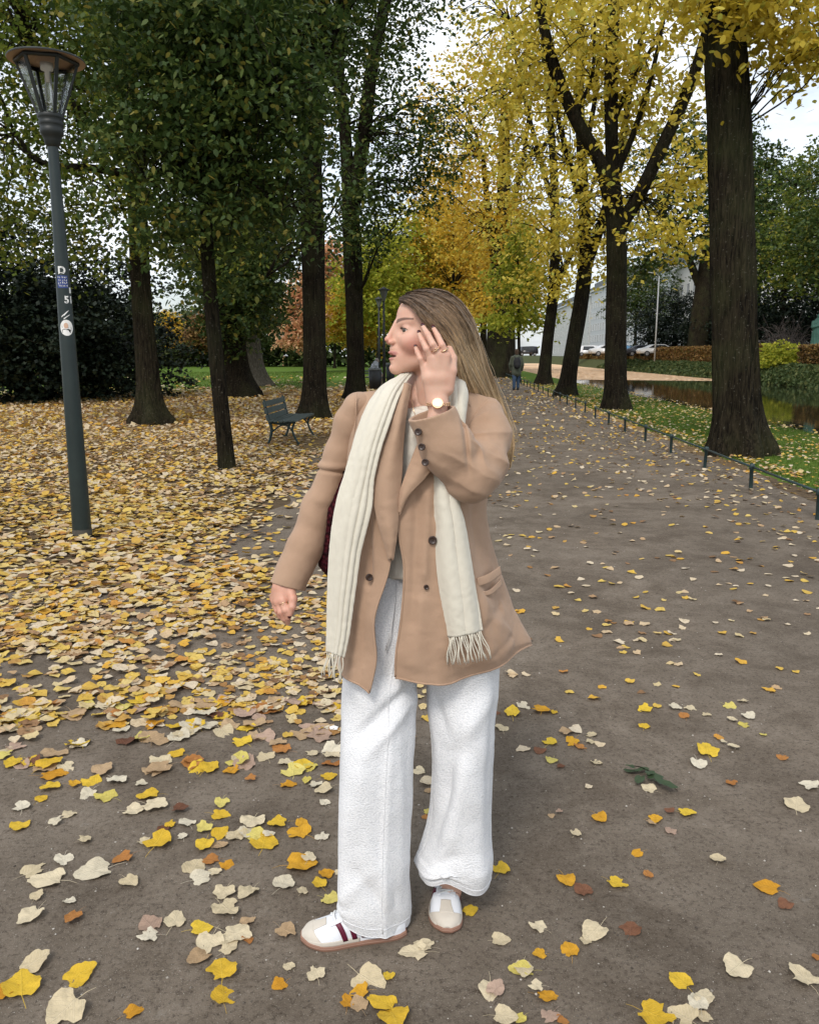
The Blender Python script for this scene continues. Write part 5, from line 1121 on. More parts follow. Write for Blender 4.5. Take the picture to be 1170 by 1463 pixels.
    V, F = surfnet(lambda p: smin(smin(d_ell(p, (0, .20, 1.24), (.085, .10, .12)), chain(p, [(0, .1, 1.0), (0, .16, 1.16)], [.06, .055], .02), .02), np.minimum(chain(p, [(.1, .05, .5), (.12, .5, .5), (.12, .52, .06), (.12, .65, .05)], [.09, .07, .045, .04], .02), chain(p, [(-.1, .05, .5), (-.12, .5, .5), (-.12, .52, .06), (-.12, .65, .05)], [.09, .07, .045, .04], .02)), .02), (-.3, -.2, -.02), (.3, .8, 1.45), .02)
    mesh_np('body', V, F, simple('sitting_body', (.30, .22, .18), .8), e)
    V, F = surfnet(lambda p: d_ell(p, (0, .18, 1.27), (.095, .105, .115)), (-.2, 0, 1.1), (.2, .35, 1.5), .016); mesh_np('hair', V, F, simple('hair_grey', (.20, .18, .17), .7), e)
    e2 = empty('park_bench', 'far dark bench carrying the sitting person in grey', 'bench', loc=b, rz=R(-60))
    for i, z in enumerate((.42, .60, .74)):
        bm = bmesh.new(); abox(bm, (-.85, -.24 if i else -.15, z - .03), (.85, -.20 if i else .28, z + .03), bev=.005); bmo('back_slat' if i else 'seat', bm, wd, e2)
    for x in (-.7, .7):
        bm = bmesh.new(); abox(bm, (x - .03, -.25, 0), (x + .03, -.19, .78)); abox(bm, (x - .03, .2, 0), (x + .03, .26, .40)); bmo('leg', bm, ir, e2)
if not DEV or 'furn' in DEV or 'env' in DEV: furniture()
# ================================================================== the woman
def build_woman():
    # ---------------- materials
    skin = MT('skin', 0.48, 0.35)
    skin.color(skin.mix(skin.math('MULTIPLY', skin.ramp(skin.noise(28, 5, .65), [(.35, (0, 0, 0)), (.7, (1, 1, 1))]), .45), skin.attr(), skin.mix(1.0, skin.attr(), (.93, .74, .70), 'MULTIPLY'))).bump(skin.noise(900, 2), 0.0004, 0.5)
    skin.set(Subsurface_Weight=0.12, Subsurface_Scale=0.02)
    skin.b.inputs['Subsurface Radius'].default_value = (1.0, 0.35, 0.2)
    skin = skin.m
    cm = MT('camel_wool', 0.92, 0.15)
    f1 = cm.noise(14, 5, 0.6); f2 = cm.noise(900, 2, 0.6)
    cc = cm.ramp(f1, [(0.3, (0.35, 0.221, 0.144)), (0.7, (0.41, 0.264, 0.176))])
    cm.color(cm.mix(cm.math('MULTIPLY', f2, 0.35), cc, (0.46, 0.34, 0.25)))
    cm.bump(cm.noise(1400, 2), 0.0007, 0.6).bump(cm.noise(40, 4), 0.004, 0.35)
    cm.set(Sheen_Weight=0.15, Sheen_Roughness=0.5); camel = cm.m
    sc_ = MT('cream_scarf_wool', 0.95, 0.1)
    sc_.color(sc_.mix(sc_.noise(30, 4), (0.57, 0.53, 0.44), (0.66, 0.62, 0.52)))
    sc_.bump(sc_.noise(500, 2, scl=(1, 1, 0.3)), 0.0008, 0.6).bump(sc_.noise(60, 3), 0.003, 0.3).set(Sheen_Weight=0.3); scarf_m = sc_.m
    ts = MT('offwhite_jersey', 0.9, 0.15); ts.color((0.74, 0.69, 0.60)).bump(ts.noise(700, 2), 0.0005, 0.5).bump(ts.noise(25, 4), 0.01, 0.4); tee_m = ts.m
    tr = MT('white_seersucker', 0.85, 0.2)
    v1_ = tr.voro(210, scl=(1, 1, 1.35)); v2_ = tr.noise(260, 2, .6); pk = tr.math('ADD', tr.math('MULTIPLY', v1_, -1.0), tr.math('MULTIPLY', v2_, .35))
    tr.color(tr.mix(tr.ramp(v1_, [(0.25, (1, 1, 1)), (0.75, (0, 0, 0))]), (0.66, 0.67, 0.69), (0.79, 0.79, 0.80)))
    tr.bump(pk, 0.0015, 0.8).bump(tr.noise(12, 4), 0.02, 0.12); trouser_m = tr.m
    horn = simple('horn_button', (0.035, 0.018, 0.012), 0.35, 0.5, 0, 0.6, 120)
    gold = simple('gold_metal', (0.75, 0.52, 0.33), 0.25, 0.5, 1.0, 0.05)
    nail = simple('dark_red_polish', (0.045, 0.004, 0.006), 0.15, 0.6, 0, 0.1)
    dial = simple('watch_dial', (0.72, 0.68, 0.58), 0.25, 0.5, 0, 0.05)
    eye_w = simple('eye_white', (0.50, 0.43, 0.39), 0.2, 0.6, 0, 0.04)
    iris_m = simple('iris_hazel', (0.07, 0.06, 0.045), 0.15, 0.6, 0, 0.3, 300)
    dark = simple('pupil_black', (0.008, 0.006, 0.006), 0.3, 0.5)
    lash_m = simple('lash_brown', (0.018, 0.01, 0.007), 0.6, 0.3)

    root = empty('person', 'woman in camel blazer, cream scarf and white wide trousers holding one hand to her temple', 'woman', loc=(P(590, 1340, 2.02)[0], 2.02, 0))
    rl = np.array(root.location)
    def put(o):
        o.location = o.location - Vector(rl); o.parent = root; return o

    # ---------------- head frame (cm)
    A = R(13); O = P(617, 472.5, 2.08)
    Fw = np.array([-math.cos(A), -math.sin(A), 0]); Sd = np.array([math.sin(A), -math.cos(A), 0]); Zz = np.array([0, 0, 1.0])
    M = np.stack([Fw, Sd, Zz])
    def h2w(q): return O + 0.01 * (np.asarray(q, float) @ M)
    def face_parts(p):
        q = p.copy(); q[:, 1] = np.abs(q[:, 1])
        b = q.copy(); b[:, 0] = b[:, 0] + 0.25 * q[:, 1]**2          # lips follow the arc of the teeth
        up = smin(d_ell(b, (10.25, 0.35, -5.22), (0.74, 1.9, 0.34)), d_ell(b, (10.05, 1.6, -5.60), (0.7, 1.1, 0.26)), 0.3)
        lo = d_ell(b, (10.0, 0, -6.78), (0.78, 1.95, 0.43))
        return q, b, up, lo
    def head(p):
        q, b, up, lo = face_parts(p)
        d = d_ell(q, (-0.3, 0, 2.8), (8.3, 6.6, 6.4))
        d = smin(d, d_ell(q, (3.3, 0, -2.0), (6.2, 5.6, 7.4)), 1.6)
        d = smin(d, d_ell(q, (4.2, 0, 3.6), (4.4, 5.0, 4.4)), 1.2)
        d = smin(d, d_ell(q, (6.3, 0, -6.3), (4.1, 3.4, 3.3)), 1.2)
        d = smin(d, d_cone(q, (8.7, 0.4, -9.0), (0.6, 4.9, -6.2), 1.55, 1.5), 1.4)
        d = smin(d, d_ell(q, (9.1, 0, -9.0), (1.55, 1.5, 1.35)), 0.9)
        d = smin(d, d_ell(q, (5.9, 3.9, -2.6), (2.6, 1.9, 2.3)), 1.6)
        d = smin(d, d_cone(q, (8.15, 0.6, 1.8), (6.2, 4.0, 2.2), 0.65, 0.55), 1.4)
        d = smax(d, -d_ell(q, (9.4, 3.2, 0.0), (1.7, 1.6, 1.0)), 1.0)
        d = smin(d, d_cone(q, (8.0, 0, 0.8), (9.1, 0, -2.5), 1.0, 1.2), 0.9)
        d = smin(d, d_cone(q, (8.85, 0, 1.9), (10.85, 0, -1.85), 0.62, 0.70), 0.7)
        d = smin(d, d_ell(q, (10.98, 0, -2.1), (0.90, 0.74, 0.66)), 0.4)
        d = smin(d, d_ell(q, (10.3, 1.15, -2.75), (0.95, 0.55, 0.62)), 0.35)
        d = smax(d, -d_ell(q, (10.75, 0.55, -3.35), (0.5, 0.3, 0.32)), 0.15)
        d = smin(d, d_ell(b, (9.6, 0, -4.4), (1.0, 2.2, 1.0)), 0.7)
        d = smin(d, up, 0.22); d = smin(d, lo, 0.22)
        d = smin(d, d_ell(b, (9.45, 0, -7.5), (1.0, 2.0, 1.1)), 0.6)
        d = smax(d, -d_ell(b, (10.7, 0, -6.12), (1.05, 2.1, 0.19)), 0.12)
        d = smax(d, -d_ell(q, (11.05, 0, -8.05), (0.75, 1.4, 0.40)), 0.6)
        # lids round the eyeball
        lid = np.linalg.norm(q - np.array([6.80, 3.30, 0.0]), axis=1) - 1.42
        d = smin(d, lid, 0.35)
        d = smax(d, -d_ell(q, (8.3, 3.55, -0.02), (1.3, 1.32, 0.42)), 0.12)
        # neck and collarbones
        d = smin(d, d_cone(q, (-1.6, 0, -4), (-0.6, 0, -21), 5.2, 5.5), 1.6)
        d = smin(d, d_cone(q, (-2.0, 4.9, -5), (3.7, 1.6, -18.5), 1.3, 0.9), 1.3)
        # ear
        e = d_ell(q, (-2.5, 7.0, -2.0), (1.75, 0.75, 3.05)); e = smax(e, -d_ell(q, (-2.1, 7.7, -1.7), (0.95, 0.55, 1.8)), 0.25)
        d = smin(d, e, 0.35)
        return d
    V, F = surfnet(head, (-11, -9.5, -22), (13.5, 9.5, 11), 0.15)
    q, b, up, lo = face_parts(V)
    base = np.array([0.63, 0.385, 0.285])
    c = np.tile(base, (len(V), 1))
    def blend(c, m, k): return c * (1 - m[:, None]) + np.array(k) * m[:, None]
    bl = np.exp(-(((q[:, 0] - 5.6) / 3.0)**2 + ((q[:, 2] + 3.6) / 2.4)**2) ) * (q[:, 1] > 2)
    c = blend(c, 0.62 * bl, (0.62, 0.24, 0.19))
    nt_ = np.exp(-(((V[:, 0] - 11.6) / 1.2)**2 + ((V[:, 2] + 2.3) / 1.2)**2)); c = blend(c, 0.45 * nt_, (0.62, 0.25, 0.2))
    c = blend(c, sstep(0.16, -0.02, np.minimum(up, lo)), (0.43, 0.19, 0.165))
    mo = sstep(0.25, 0.0, d_ell(b, (10.1, 0, -6.12), (1.2, 2.1, 0.22))); c = blend(c, mo * (b[:, 0] < 10.6), (0.10, 0.02, 0.02))
    # brow hairs: a tapering arc
    bz = 2.15 + 0.55 * np.sin(np.clip((q[:, 1] - 1.0) / 4.4, 0, 1) * 2.3); bw = 0.46 * (1 - 0.65 * np.clip((q[:, 1] - 1.0) / 4.0, 0, 1))
    br = sstep(0.14, -0.06, np.abs(q[:, 2] - bz) - bw) * (q[:, 1] > 1.0) * (q[:, 1] < 5.1) * (q[:, 0] > 3.5)
    c = blend(c, 0.85 * br, (0.085, 0.045, 0.03))
    sh = np.exp(-(np.linalg.norm((q - np.array([7.7, 3.4, 0.8])) / np.array([1.2, 1.8, 0.55]), axis=1))**2); c = blend(c, 0.22 * sh, (0.40, 0.22, 0.17))
    ln = sstep(0.2, 0.02, np.abs(d_ell(q, (8.3, 3.55, 0.0), (1.3, 1.34, 0.45)))) * (q[:, 2] > 0.0); c = blend(c, 0.75 * ln, (0.08, 0.04, 0.03))
    sc_a = sstep(0.0, 1.2, (q[:, 2] - 7.0) + (4 - q[:, 0]) * 0.55 - 0.0); c = blend(c, 0.9 * sc_a * (q[:, 2] > -1), (0.10, 0.065, 0.042))
    Wh, Fh, Ch = h2w(V), F, c

    # ---------------- raised hand
    def tr_(l): return [P(*a) for a in l]
    Hn = {}
    def hand1(p):
        wr = [P(627, 640, 1.95), P(626, 600, 1.95), P(626, 578, 1.95)]
        d = chain(p, wr, [0.029, 0.0245, 0.0222], 0.01)
        sq = p.copy()
        kn = {'i': (638, 508, 1.950), 'm': (627, 507, 1.947), 'r': (615.5, 512, 1.950), 'p': (606, 525, 1.957)}
        for k_, r0 in (('i', .0135), ('m', .0135), ('r', .0130), ('p', .0120)):
            K = kn[k_]; x0 = 626 + (K[0] - 626) * 0.45
            d = smin(d, chain(p, [P(x0, 574, 1.953), P((x0 + K[0]) / 2, 540, 1.953), P(*K)], [.0130, .0132, r0 * 0.80], 0.01), 0.011)
        th = [P(640, 556, 1.955), P(645, 530, 1.958), P(646.5, 512, 1.972), P(642, 498, 1.99)]
        d = smin(d, chain(p, th, [.014, .0125, .0105, .008], 0.004), 0.010)
        fs = {'i': [(638, 508, 1.950), (631.5, 493, 1.946), (625.5, 480, 1.958), (619.5, 469, 1.982)],
              'm': [(627, 507, 1.947), (618.5, 492, 1.941), (611, 477.5, 1.952), (604.5, 466.5, 1.978)],
              'r': [(615.5, 512, 1.950), (609.5, 498.5, 1.945), (603.5, 486.5, 1.956), (599, 476.5, 1.980)],
              'p': [(606, 525, 1.957), (600.8, 512.5, 1.953), (596.8, 503.5, 1.962), (594, 496.5, 1.984)]}
        for k_, s_ in (('i', 1), ('m', 1.02), ('r', .98), ('p', .88)):
            d = smin(d, chain(p, tr_(fs[k_]), [.0086 * s_, .0077 * s_, .0069 * s_, .0052 * s_], 0.002), 0.003)
        Hn['1'] = fs
        return d
    V1, F1 = surfnet(hand1, (P(585, 650, 1.95) + (-.01, -.06, 0)), (P(665, 455, 1.95) + (0.0, .07, 0.0)), 0.0016)
    def hand2(p):
        d = chain(p, [P(428, 800, 2.05), P(412, 828, 2.03), P(408, 842, 2.02)], [.028, .0235, .022], .01)
        fs = {'i': [(404, 858, 1.998), (408, 872, 1.985), (411.5, 882, 1.99), (411, 890, 2.003)],
              'm': [(398, 860, 2.006), (401.5, 874.5, 1.993), (406, 884, 1.998), (409, 889, 2.012)],
              'r': [(393.5, 858, 2.022), (396.5, 872, 2.010), (401, 881, 2.014), (405, 885, 2.03)],
              'p': [(391, 855, 2.042), (393.5, 867, 2.030), (397, 875, 2.034), (401, 879, 2.05)]}
        for k_, s_ in (('i', 1), ('m', 1.02), ('r', .97), ('p', .86)):
            K = fs[k_][0]
            d = smin(d, chain(p, [P(407 + (K[0] - 407) * .5, 838, 2.022), P(*K)], [.0155, .0125 * s_], .01), .011)
            d = smin(d, chain(p, tr_(fs[k_]), [.0100 * s_, .0090 * s_, .0080 * s_, .0064 * s_], .002), .004)
        th = [P(414, 843, 2.01), P(418.5, 856, 1.992), P(417.5, 867, 1.984), P(414, 878, 1.984)]
        d = smin(d, chain(p, th, [.014, .0108, .0092, .0072], .004), .006)
        Hn['2'] = fs
        return d
    V2, F2 = surfnet(hand2, (P(375, 905, 1.97) + (0, 0, -.01)), (P(445, 800, 2.10) + (0, 0.02, 0.0)), 0.0017)
    hc = np.array([0.62, 0.39, 0.29])
    def hand_col(V, fs):
        c = np.tile(hc, (len(V), 1))
        for k_, l in fs.items():
            for i in (1, 2, 0):
                g = np.exp(-(np.linalg.norm(V - P(*l[i]), axis=1) / 0.010)**2); c = c * (1 - .28 * g[:, None]) + np.array([.62, .27, .21]) * .28 * g[:, None]
        return c
    C1, C2 = hand_col(V1, Hn['1']), hand_col(V2, Hn['2']) * np.array([0.93, 0.82, 0.8])
    # ---------------- rest of the body under the clothes
    def bod(p):
        d = d_ell(p, P(612, 640, 2.11), (.165, .095, .17))
        d = smin(d, d_ell(p, P(600, 740, 2.11), (.135, .09, .17)), .06)
        d = smin(d, d_ell(p, P(602, 860, 2.12), (.155, .10, .12)), .06)
        d = smin(d, d_cone(p, P(585, 585, 2.12), P(530, 594, 2.12), .05, .030), .03)
        d = smin(d, d_cone(p, P(640, 585, 2.12), P(683, 606, 2.12), .05, .030), .04)
        d = smin(d, d_cone(p, P(617, 600, 2.12), P(615, 520, 2.10), .055, .05), .04)
        d = smin(d, chain(p, [P(512, 602, 2.11), P(484, 655, 2.10), P(462, 705, 2.09), P(428, 800, 2.05)], [.030, .027, .025, .023], .02), .02)
        d = smin(d, chain(p, [P(692, 610, 2.11), P(674, 672, 1.98), P(627, 630, 1.95)], [.034, .030, .027], .02), .02)
        d = smin(d, chain(p, [P(560, 870, 2.12), P(540, 1100, 2.04), P(545, 1300, 2.06), P(545, 1325, 2.05)], [.08, .052, .036, .034], .03), .04)
        d = smin(d, chain(p, [P(645, 870, 2.12), P(660, 1080, 2.10), P(645, 1240, 2.12), P(642, 1275, 2.10)], [.08, .052, .036, .034], .03), .04)
        return d
    V3, F3 = surfnet(bod, (-.42, 1.85, 0.03), (.30, 2.32, 1.58), 0.009)
    C3 = np.tile(base, (len(V3), 1))
    n1, n2, n3 = len(Wh), len(Wh) + len(V1), len(Wh) + len(V1) + len(V2)
    put(mesh_np('body', np.vstack([Wh, V1, V2, V3]), np.vstack([Fh, F1 + n1, F2 + n2, F3 + n3]), skin, None, True, col=np.vstack([Ch, C1, C2, C3])))

    # ---------------- eyes and lashes
    for s_ in (1, -1):
        ec = np.array([6.80, 3.30 * s_, 0.0])
        bm = bmesh.new(); bmesh.ops.create_uvsphere(bm, u_segments=20, v_segments=14, radius=0.0128, matrix=Matrix.Translation(h2w(ec)))
        e = put(bmo('eye', bm, eye_w, None, True))
        gz = np.array([0.93, 0.36 * s_ if s_ > 0 else 0.05, -0.02]); gz /= np.linalg.norm(gz); gw = gz @ M
        rot = Vector(gw).to_track_quat('Z', 'Y').to_matrix().to_4x4()
        for nm, rr, off, mt_ in (('iris', .0062, .0116, iris_m), ('pupil', .0028, .0129, dark)):
            bm = bmesh.new(); bmesh.ops.create_uvsphere(bm, u_segments=16, v_segments=8, radius=rr, matrix=Matrix.Translation(Vector(h2w(ec)) + Vector(gw) * off) @ rot @ Matrix.Diagonal((1, 1, .28, 1)))
            o = bmo(nm, bm, mt_, None, True); o.parent = e
        ls = []
        for k_ in range(15):
            t = k_ / 14; sy = 2.3 + 2.4 * t
            z0 = 0.42 * math.sin(math.pi * (0.12 + 0.8 * t)) + 0.05
            f0 = 8.12 - 0.28 * (sy - 2.75)**2 * .9
            p0 = np.array([f0, sy * s_, z0]); out = np.array([0.75, 0.18 * s_ + .25 * (t - .3) * s_, 0.35])
            ls.append(([h2w(p0), h2w(p0 + out * .45), h2w(p0 + out * .75 + np.array([0, 0, .2]))], [.00035, .0003, .00008]))
        put(tubes('eyelashes', ls, lash_m, None, 4))

    # ---------------- nails, rings, watch
    def nail_at(a, b, r, up=(0, -1, 0.25), sc=1.0):
        a = P(*a); b = P(*b); ax = (b - a) / np.linalg.norm(b - a); u = np.array(up, float); u -= ax * (u @ ax); u /= np.linalg.norm(u)
        c_ = b + ax * 0.003 + u * r * 0.55
        m = Matrix((Vector(ax), Vector(np.cross(u, ax)), Vector(u))).transposed().to_4x4(); m.translation = c_
        bm = bmesh.new(); bmesh.ops.create_uvsphere(bm, u_segments=12, v_segments=8, radius=1, matrix=m @ Matrix.Diagonal((.0068 * sc, .0050 * sc, .0028, 1)))
        put(bmo('fingernail', bm, nail, None, True))
    for k_ in 'imrp':
        l = Hn['1'][k_]; nail_at(l[2], l[3], 0.0066, up=(0.1, -1, .6), sc=.86 if k_ == 'p' else 1)
    nail_at((646.5, 512, 1.972), (642, 498, 1.99), .007, up=(.8, -.6, 0))
    nail_at((417.5, 867, 1.984), (414, 878, 1.984), .0072, up=(.4, -1, 0))
    def ring(a, b, f, r, th=0.0011, bulge=None):
        a = P(*a); b = P(*b); c_ = a + (b - a) * f; ax = Vector(b - a).normalized(); mt_ = ax.to_track_quat('Z', 'Y').to_matrix()
        pts = [np.array(c_ + np.array(mt_ @ Vector((math.cos(t) * r, math.sin(t) * r, .0006 * math.sin(3 * t))))) for t in np.linspace(0, 2 * math.pi, 25)]
        put(tubes('ring', [(pts, th)], gold, None, 6))
        if bulge:
            s0 = c_ + np.array([0, -r, 0.001])
            bm = bmesh.new(); bmesh.ops.create_icosphere(bm, subdivisions=2, radius=bulge, matrix=Matrix.Translation(s0)); put(bmo('ring_stone', bm, gold, None, True))
    l = Hn['1']; ring(l['m'][0], l['m'][1], .55, .0104, .0012, .0022); ring(l['i'][0], l['i'][1], .55, .0106, .0018)
    ring(Hn['2']['i'][0], Hn['2']['i'][1], .35, .0108, .0011, .0018)
    wc = P(626, 577, 1.95); ax = Vector(P(626, 560, 1.95) - P(626, 590, 1.95)).normalized(); mt_ = ax.to_track_quat('Z', 'Y').to_matrix()
    bm = bmesh.new(); nL = 26
    for i in range(nL):
        t = 2 * math.pi * i / nL
        rr = .0275
        for zz in (-.0028, .0, .0028):
            m = Matrix.Translation(wc) @ mt_.to_4x4() @ Matrix.Translation((math.cos(t) * rr, math.sin(t) * rr, zz * 1.05)) @ Matrix.Rotation(t, 4, 'Z')
            bmesh.ops.create_icosphere(bm, subdivisions=1, radius=1, matrix=m @ Matrix.Diagonal((.0016, .0030, .0014, 1)))
    wa = put(bmo('watch_bracelet', bm, gold, None, True))
    wf = P(624.5, 576.5, 1.95) + np.array([0, -.0285, 0.002])
    m = Matrix.Translation(wf) @ Vector((0.0, -1, .55)).to_track_quat('Z', 'Y').to_matrix().to_4x4()
    bm = bmesh.new(); bmesh.ops.create_cone(bm, cap_ends=True, segments=28, radius1=.0125, radius2=.0125, depth=.006, matrix=m)
    wcs = put(bmo('watch_case', bm, gold, None, False))
    bm = bmesh.new(); bmesh.ops.create_cone(bm, cap_ends=True, segments=28, radius1=.0102, radius2=.0102, depth=.0009, matrix=m @ Matrix.Translation((0, 0, .0036)))
    o = bmo('watch_face', bm, dial, None); o.parent = wcs

    # ---------------- T-shirt
    rows = []
    for (y, xl, xr, Yf) in ((580, 580, 645, 2.03), (590, 560, 660, 2.0), (640, 545, 670, 1.99), (700, 540, 665, 1.985), (770, 538, 655, 1.99), (828, 530, 662, 1.985)):
        xm = (xl + xr) / 2; Yb = 2.175; Ym = (Yf + Yb) / 2
        if y == 580: Yb, Ym = 2.15, 2.09
        rows.append([(xm, y, Yf), (xl * .75 + xr * .25, y, Yf + .006), (xl, y, Ym), (xm - 20, y, Yb), (xm + 20, y, Yb), (xr, y, Ym), (xr * .75 + xl * .25, y, Yf + .006), (xm, y, Yf)])
    Gd = patch(rows, 90, 60)
    n = grid_normals(Gd); Gd += n * (0.004 * vnoise(Gd * np.array([1, 1, .35]), 28) + 0.0025 * vnoise(Gd, 60))[..., None]
    # a small crew neck: the top ring is a narrow band
    put(sheet('tshirt', Gd, tee_m, None, 0.002))
    pts = [np.array([P(612, 580, 2.08)[0] + .062 * math.cos(t), 2.085 + .060 * math.sin(t), P(612, 581, 2.03)[2] + .012 * math.sin(t)]) for t in np.linspace(0, 2 * math.pi, 40)]
    put(tubes('neckband', [(pts, .0045)], tee_m, None, 8))

    # ---------------- trousers
    def px_of(Gd):
        d = Gd - np.array([0, 0, CAMH]); zc = d[..., 1] * _c - d[..., 2] * _s; yc = d[..., 1] * _s + d[..., 2] * _c
        return CX + FPX * d[..., 0] / zc, CY - FPX * yc / zc
    # folds: x0, y0, x1, y1, width, depth (landmarks along the cloth)
    CR_ = {2.3: [(590, 975, 515, 1050, 7, -.012), (588, 1000, 530, 1075, 8, .010), (560, 900, 556, 985, 8, -.008), (520, 1060, 500, 1200, 14, .007), (545, 1090, 540, 1290, 12, -.006), (500, 1240, 545, 1300, 9, -.006), (486, 1290, 530, 1250, 9, .005), (535, 1230, 560, 1310, 10, .007), (575, 1100, 574, 1320, 6, .006)],
           7.1: [(700, 990, 655, 1060, 12, .010), (655, 1055, 640, 1125, 9, -.012), (640, 1120, 612, 1225, 10, -.014), (662, 1090, 640, 1215, 14, .012), (612, 985, 640, 1050, 8, -.008), (690, 1090, 684, 1230, 12, -.006), (606, 1238, 650, 1228, 8, -.006), (670, 1010, 676, 1160, 16, .006)]}
    def leg(rows, hem, seed, brk):
        k = 96; out = []
        n_ = 150; c_ = cr1(np.array(rows, float), n_)
        a = np.arange(k) * 2 * math.pi / k
        for i in range(n_):
            y, xl, xr, Yc, dp = c_[i]
            pl, pr = P(xl, y, Yc), P(xr, y, Yc); ce = (pl + pr) / 2; hw = (pr - pl)[0] / 2
            ca, sa = np.cos(a), np.sin(a)
            ex = np.sign(ca) * np.abs(ca)**0.85 * hw; ey = np.sign(sa) * np.abs(sa)**0.9 * dp
            z = np.full(k, ce[2])
            t = i / (n_ - 1)
            z = z + sstep(0.80, 1.0, t) * hem(ca, sa)
            out.append(np.stack([ce[0] + ex, Yc + ey, z], -1))
        Gd = np.array(out)
        n2 = np.concatenate([Gd[:, -1:], Gd, Gd[:, :1]], 1); nn = -grid_normals(n2)[:, 1:-1]
        t = np.linspace(0, 1, n_)[:, None]
        amp = 0.006 + 0.012 * t
        fo = vnoise(np.stack([np.cos(a)[None, :] * 1.7 + 0 * t, np.sin(a)[None, :] * 1.7 + 0 * t, t * 2.2 + 0 * a[None]], -1), 1.0, seed) * amp
        fo = fo + 0.003 * vnoise(Gd, 12, seed) + 0.0008 * vnoise(Gd, 45, seed + 3)
        fo = fo + brk(t, a[None, :])
        Xp, Yp = px_of(Gd); fr_ = (Gd[..., 1] < Gd[..., 1].mean(1, keepdims=True))
        for (x0, y0, x1, y1, wd, am) in CR_[seed]:
            dx, dy = x1 - x0, y1 - y0; l = math.hypot(dx, dy); s = ((Xp - x0) * dx + (Yp - y0) * dy) / l; q = ((Xp - x0) * -dy + (Yp - y0) * dx) / l
            fo = fo + am * np.exp(-(q / wd)**2) * sstep(-25, 25, s) * sstep(l + 25, l - 25, s) * fr_
        Gd = Gd + nn * fo[..., None]
        return Gd
    def closed_sheet(name, Gd, mat, th, parent=None):
        nv, nu = Gd.shape[:2]
        g = np.concatenate([Gd[:, -1:], Gd, Gd[:, :1]], 1); nn = grid_normals(g)[:, 1:-1]
        c_ = Gd.mean(1, keepdims=True); nn *= np.sign(((Gd - c_) * nn).sum(-1).mean())
        A_ = Gd.reshape(-1, 3); B_ = (Gd - nn * th).reshape(-1, 3)
        F1_ = grid_faces(nv, nu, True); F2_ = grid_faces(nv, nu, True, len(A_))[:, ::-1]
        j = np.arange(nu); j2 = (j + 1) % nu; e = (nv - 1) * nu
        F3_ = np.stack([e + j2, e + j, len(A_) + e + j, len(A_) + e + j2], -1)
        return mesh_np(name, np.vstack([A_, B_]), np.vstack([F1_, F2_, F3_]), mat, None, True)
    rowsL = [(812, 522, 612, 2.10, .10), (870, 504, 606, 2.10, .115), (930, 494, 600, 2.09, .11), (965, 489.5, 593, 2.07, .105), (1010, 487.5, 591, 2.06, .10),
             (1080, 484.5, 588.5, 2.04, .105), (1150, 482.5, 586, 2.035, .105), (1220, 481.5, 583, 2.03, .108), (1270, 481.5, 582.5, 2.03, .108), (1306, 483.5, 583, 2.035, .104)]
    hemL = lambda ca, sa: -.020 * ca + .004 + .016 * np.exp(-((ca + .62) / .38)**2) * (sa < 0)
    def brkL(t, a):
        f = 0.010 * np.exp(-((t - 0.93) / 0.018)**2) * np.clip(-np.cos(a + .5), 0, 1) - 0.010 * np.exp(-((t - 0.89) / 0.02)**2) * np.clip(-np.cos(a + .4), 0, 1)
        return f + 0.011 * np.exp(-(((a - 5.05) / 0.10)**2)) * sstep(0.3, 0.6, t) * 0.5 + 0.012 * sstep(.78, .96, t) * np.sin(a * 3 + 1.2)
    rowsR = [(812, 592, 688, 2.10, .10), (870, 596, 703, 2.10, .11), (930, 604, 708, 2.10, .11), (965, 606.5, 708, 2.10, .10), (1010, 609, 703, 2.09, .095),
             (1060, 618, 698.5, 2.08, .092), (1110, 621.5, 695.5, 2.08, .095), (1170, 618, 695, 2.08, .10), (1215, 607, 697, 2.08, .105), (1228, 602.5, 697.5, 2.08, .104), (1247, 605, 694, 2.085, .100)]
    hemR = lambda ca, sa: -0.012 * ca - 0.004 + 0.030 * np.clip(-sa, 0, 1)**2 * np.exp(-((ca + .30) / .5)**2)
    def brkR(t, a):
        f = 0.006 * np.exp(-((t - 0.925) / 0.02)**2) * np.clip(-np.cos(a - .3), 0, 1) - 0.006 * np.exp(-((t - 0.955) / 0.014)**2) * np.clip(-np.cos(a - .2), 0, 1)
        return f + 0.012 * np.sin((a - 4.7) * 2.2 - 1.2 * t) * sstep(.25, .8, t)
    Lg, Rg = leg(rowsL, hemL, 2.3, brkL), leg(rowsR, hemR, 7.1, brkR)
    k = Lg.shape[1]; b0 = Lg.shape[0] * k
    t_ = closed_sheet('trousers', Lg, trouser_m, .002); t2 = closed_sheet('trouser_leg', Rg, trouser_m, .002)
    put(t_); put(t2); t_.name = 'trouser_leg'
    # seams and hem stitching
    for Gd, js in ((Lg, (int(.80 * k), 2)), (Rg, (int(.99 * k), int(.52 * k)))):
        lst = []
        for j in js: lst.append((Gd[2:-2:4, j] + np.array([0, -.0006, 0]), .0011))
        lp = np.concatenate([Gd[-7], Gd[-7][:1]]); c_ = lp.mean(0); lp = c_ + (lp - c_) * 1.004
        lst.append((lp, .0009))
        put(tubes('trouser_seam', lst, trouser_m, None, 5))
    # waistband strip and fly
    put(tubes('fly_seam', [([P(566, 835, 1.992), P(563, 870, 1.984), P(558, 905, 1.978), P(551, 930, 1.975)], .0014)], trouser_m, None, 5))

    # ---------------- shoes
    leather = simple('white_leather', (0.74, 0.76, 0.80), 0.42, 0.45, 0, 0.05, 30, .001)
    suede = simple('beige_suede', (0.56, 0.51, 0.44), 0.95, 0.1, 0, 0.08, 60, .0006)
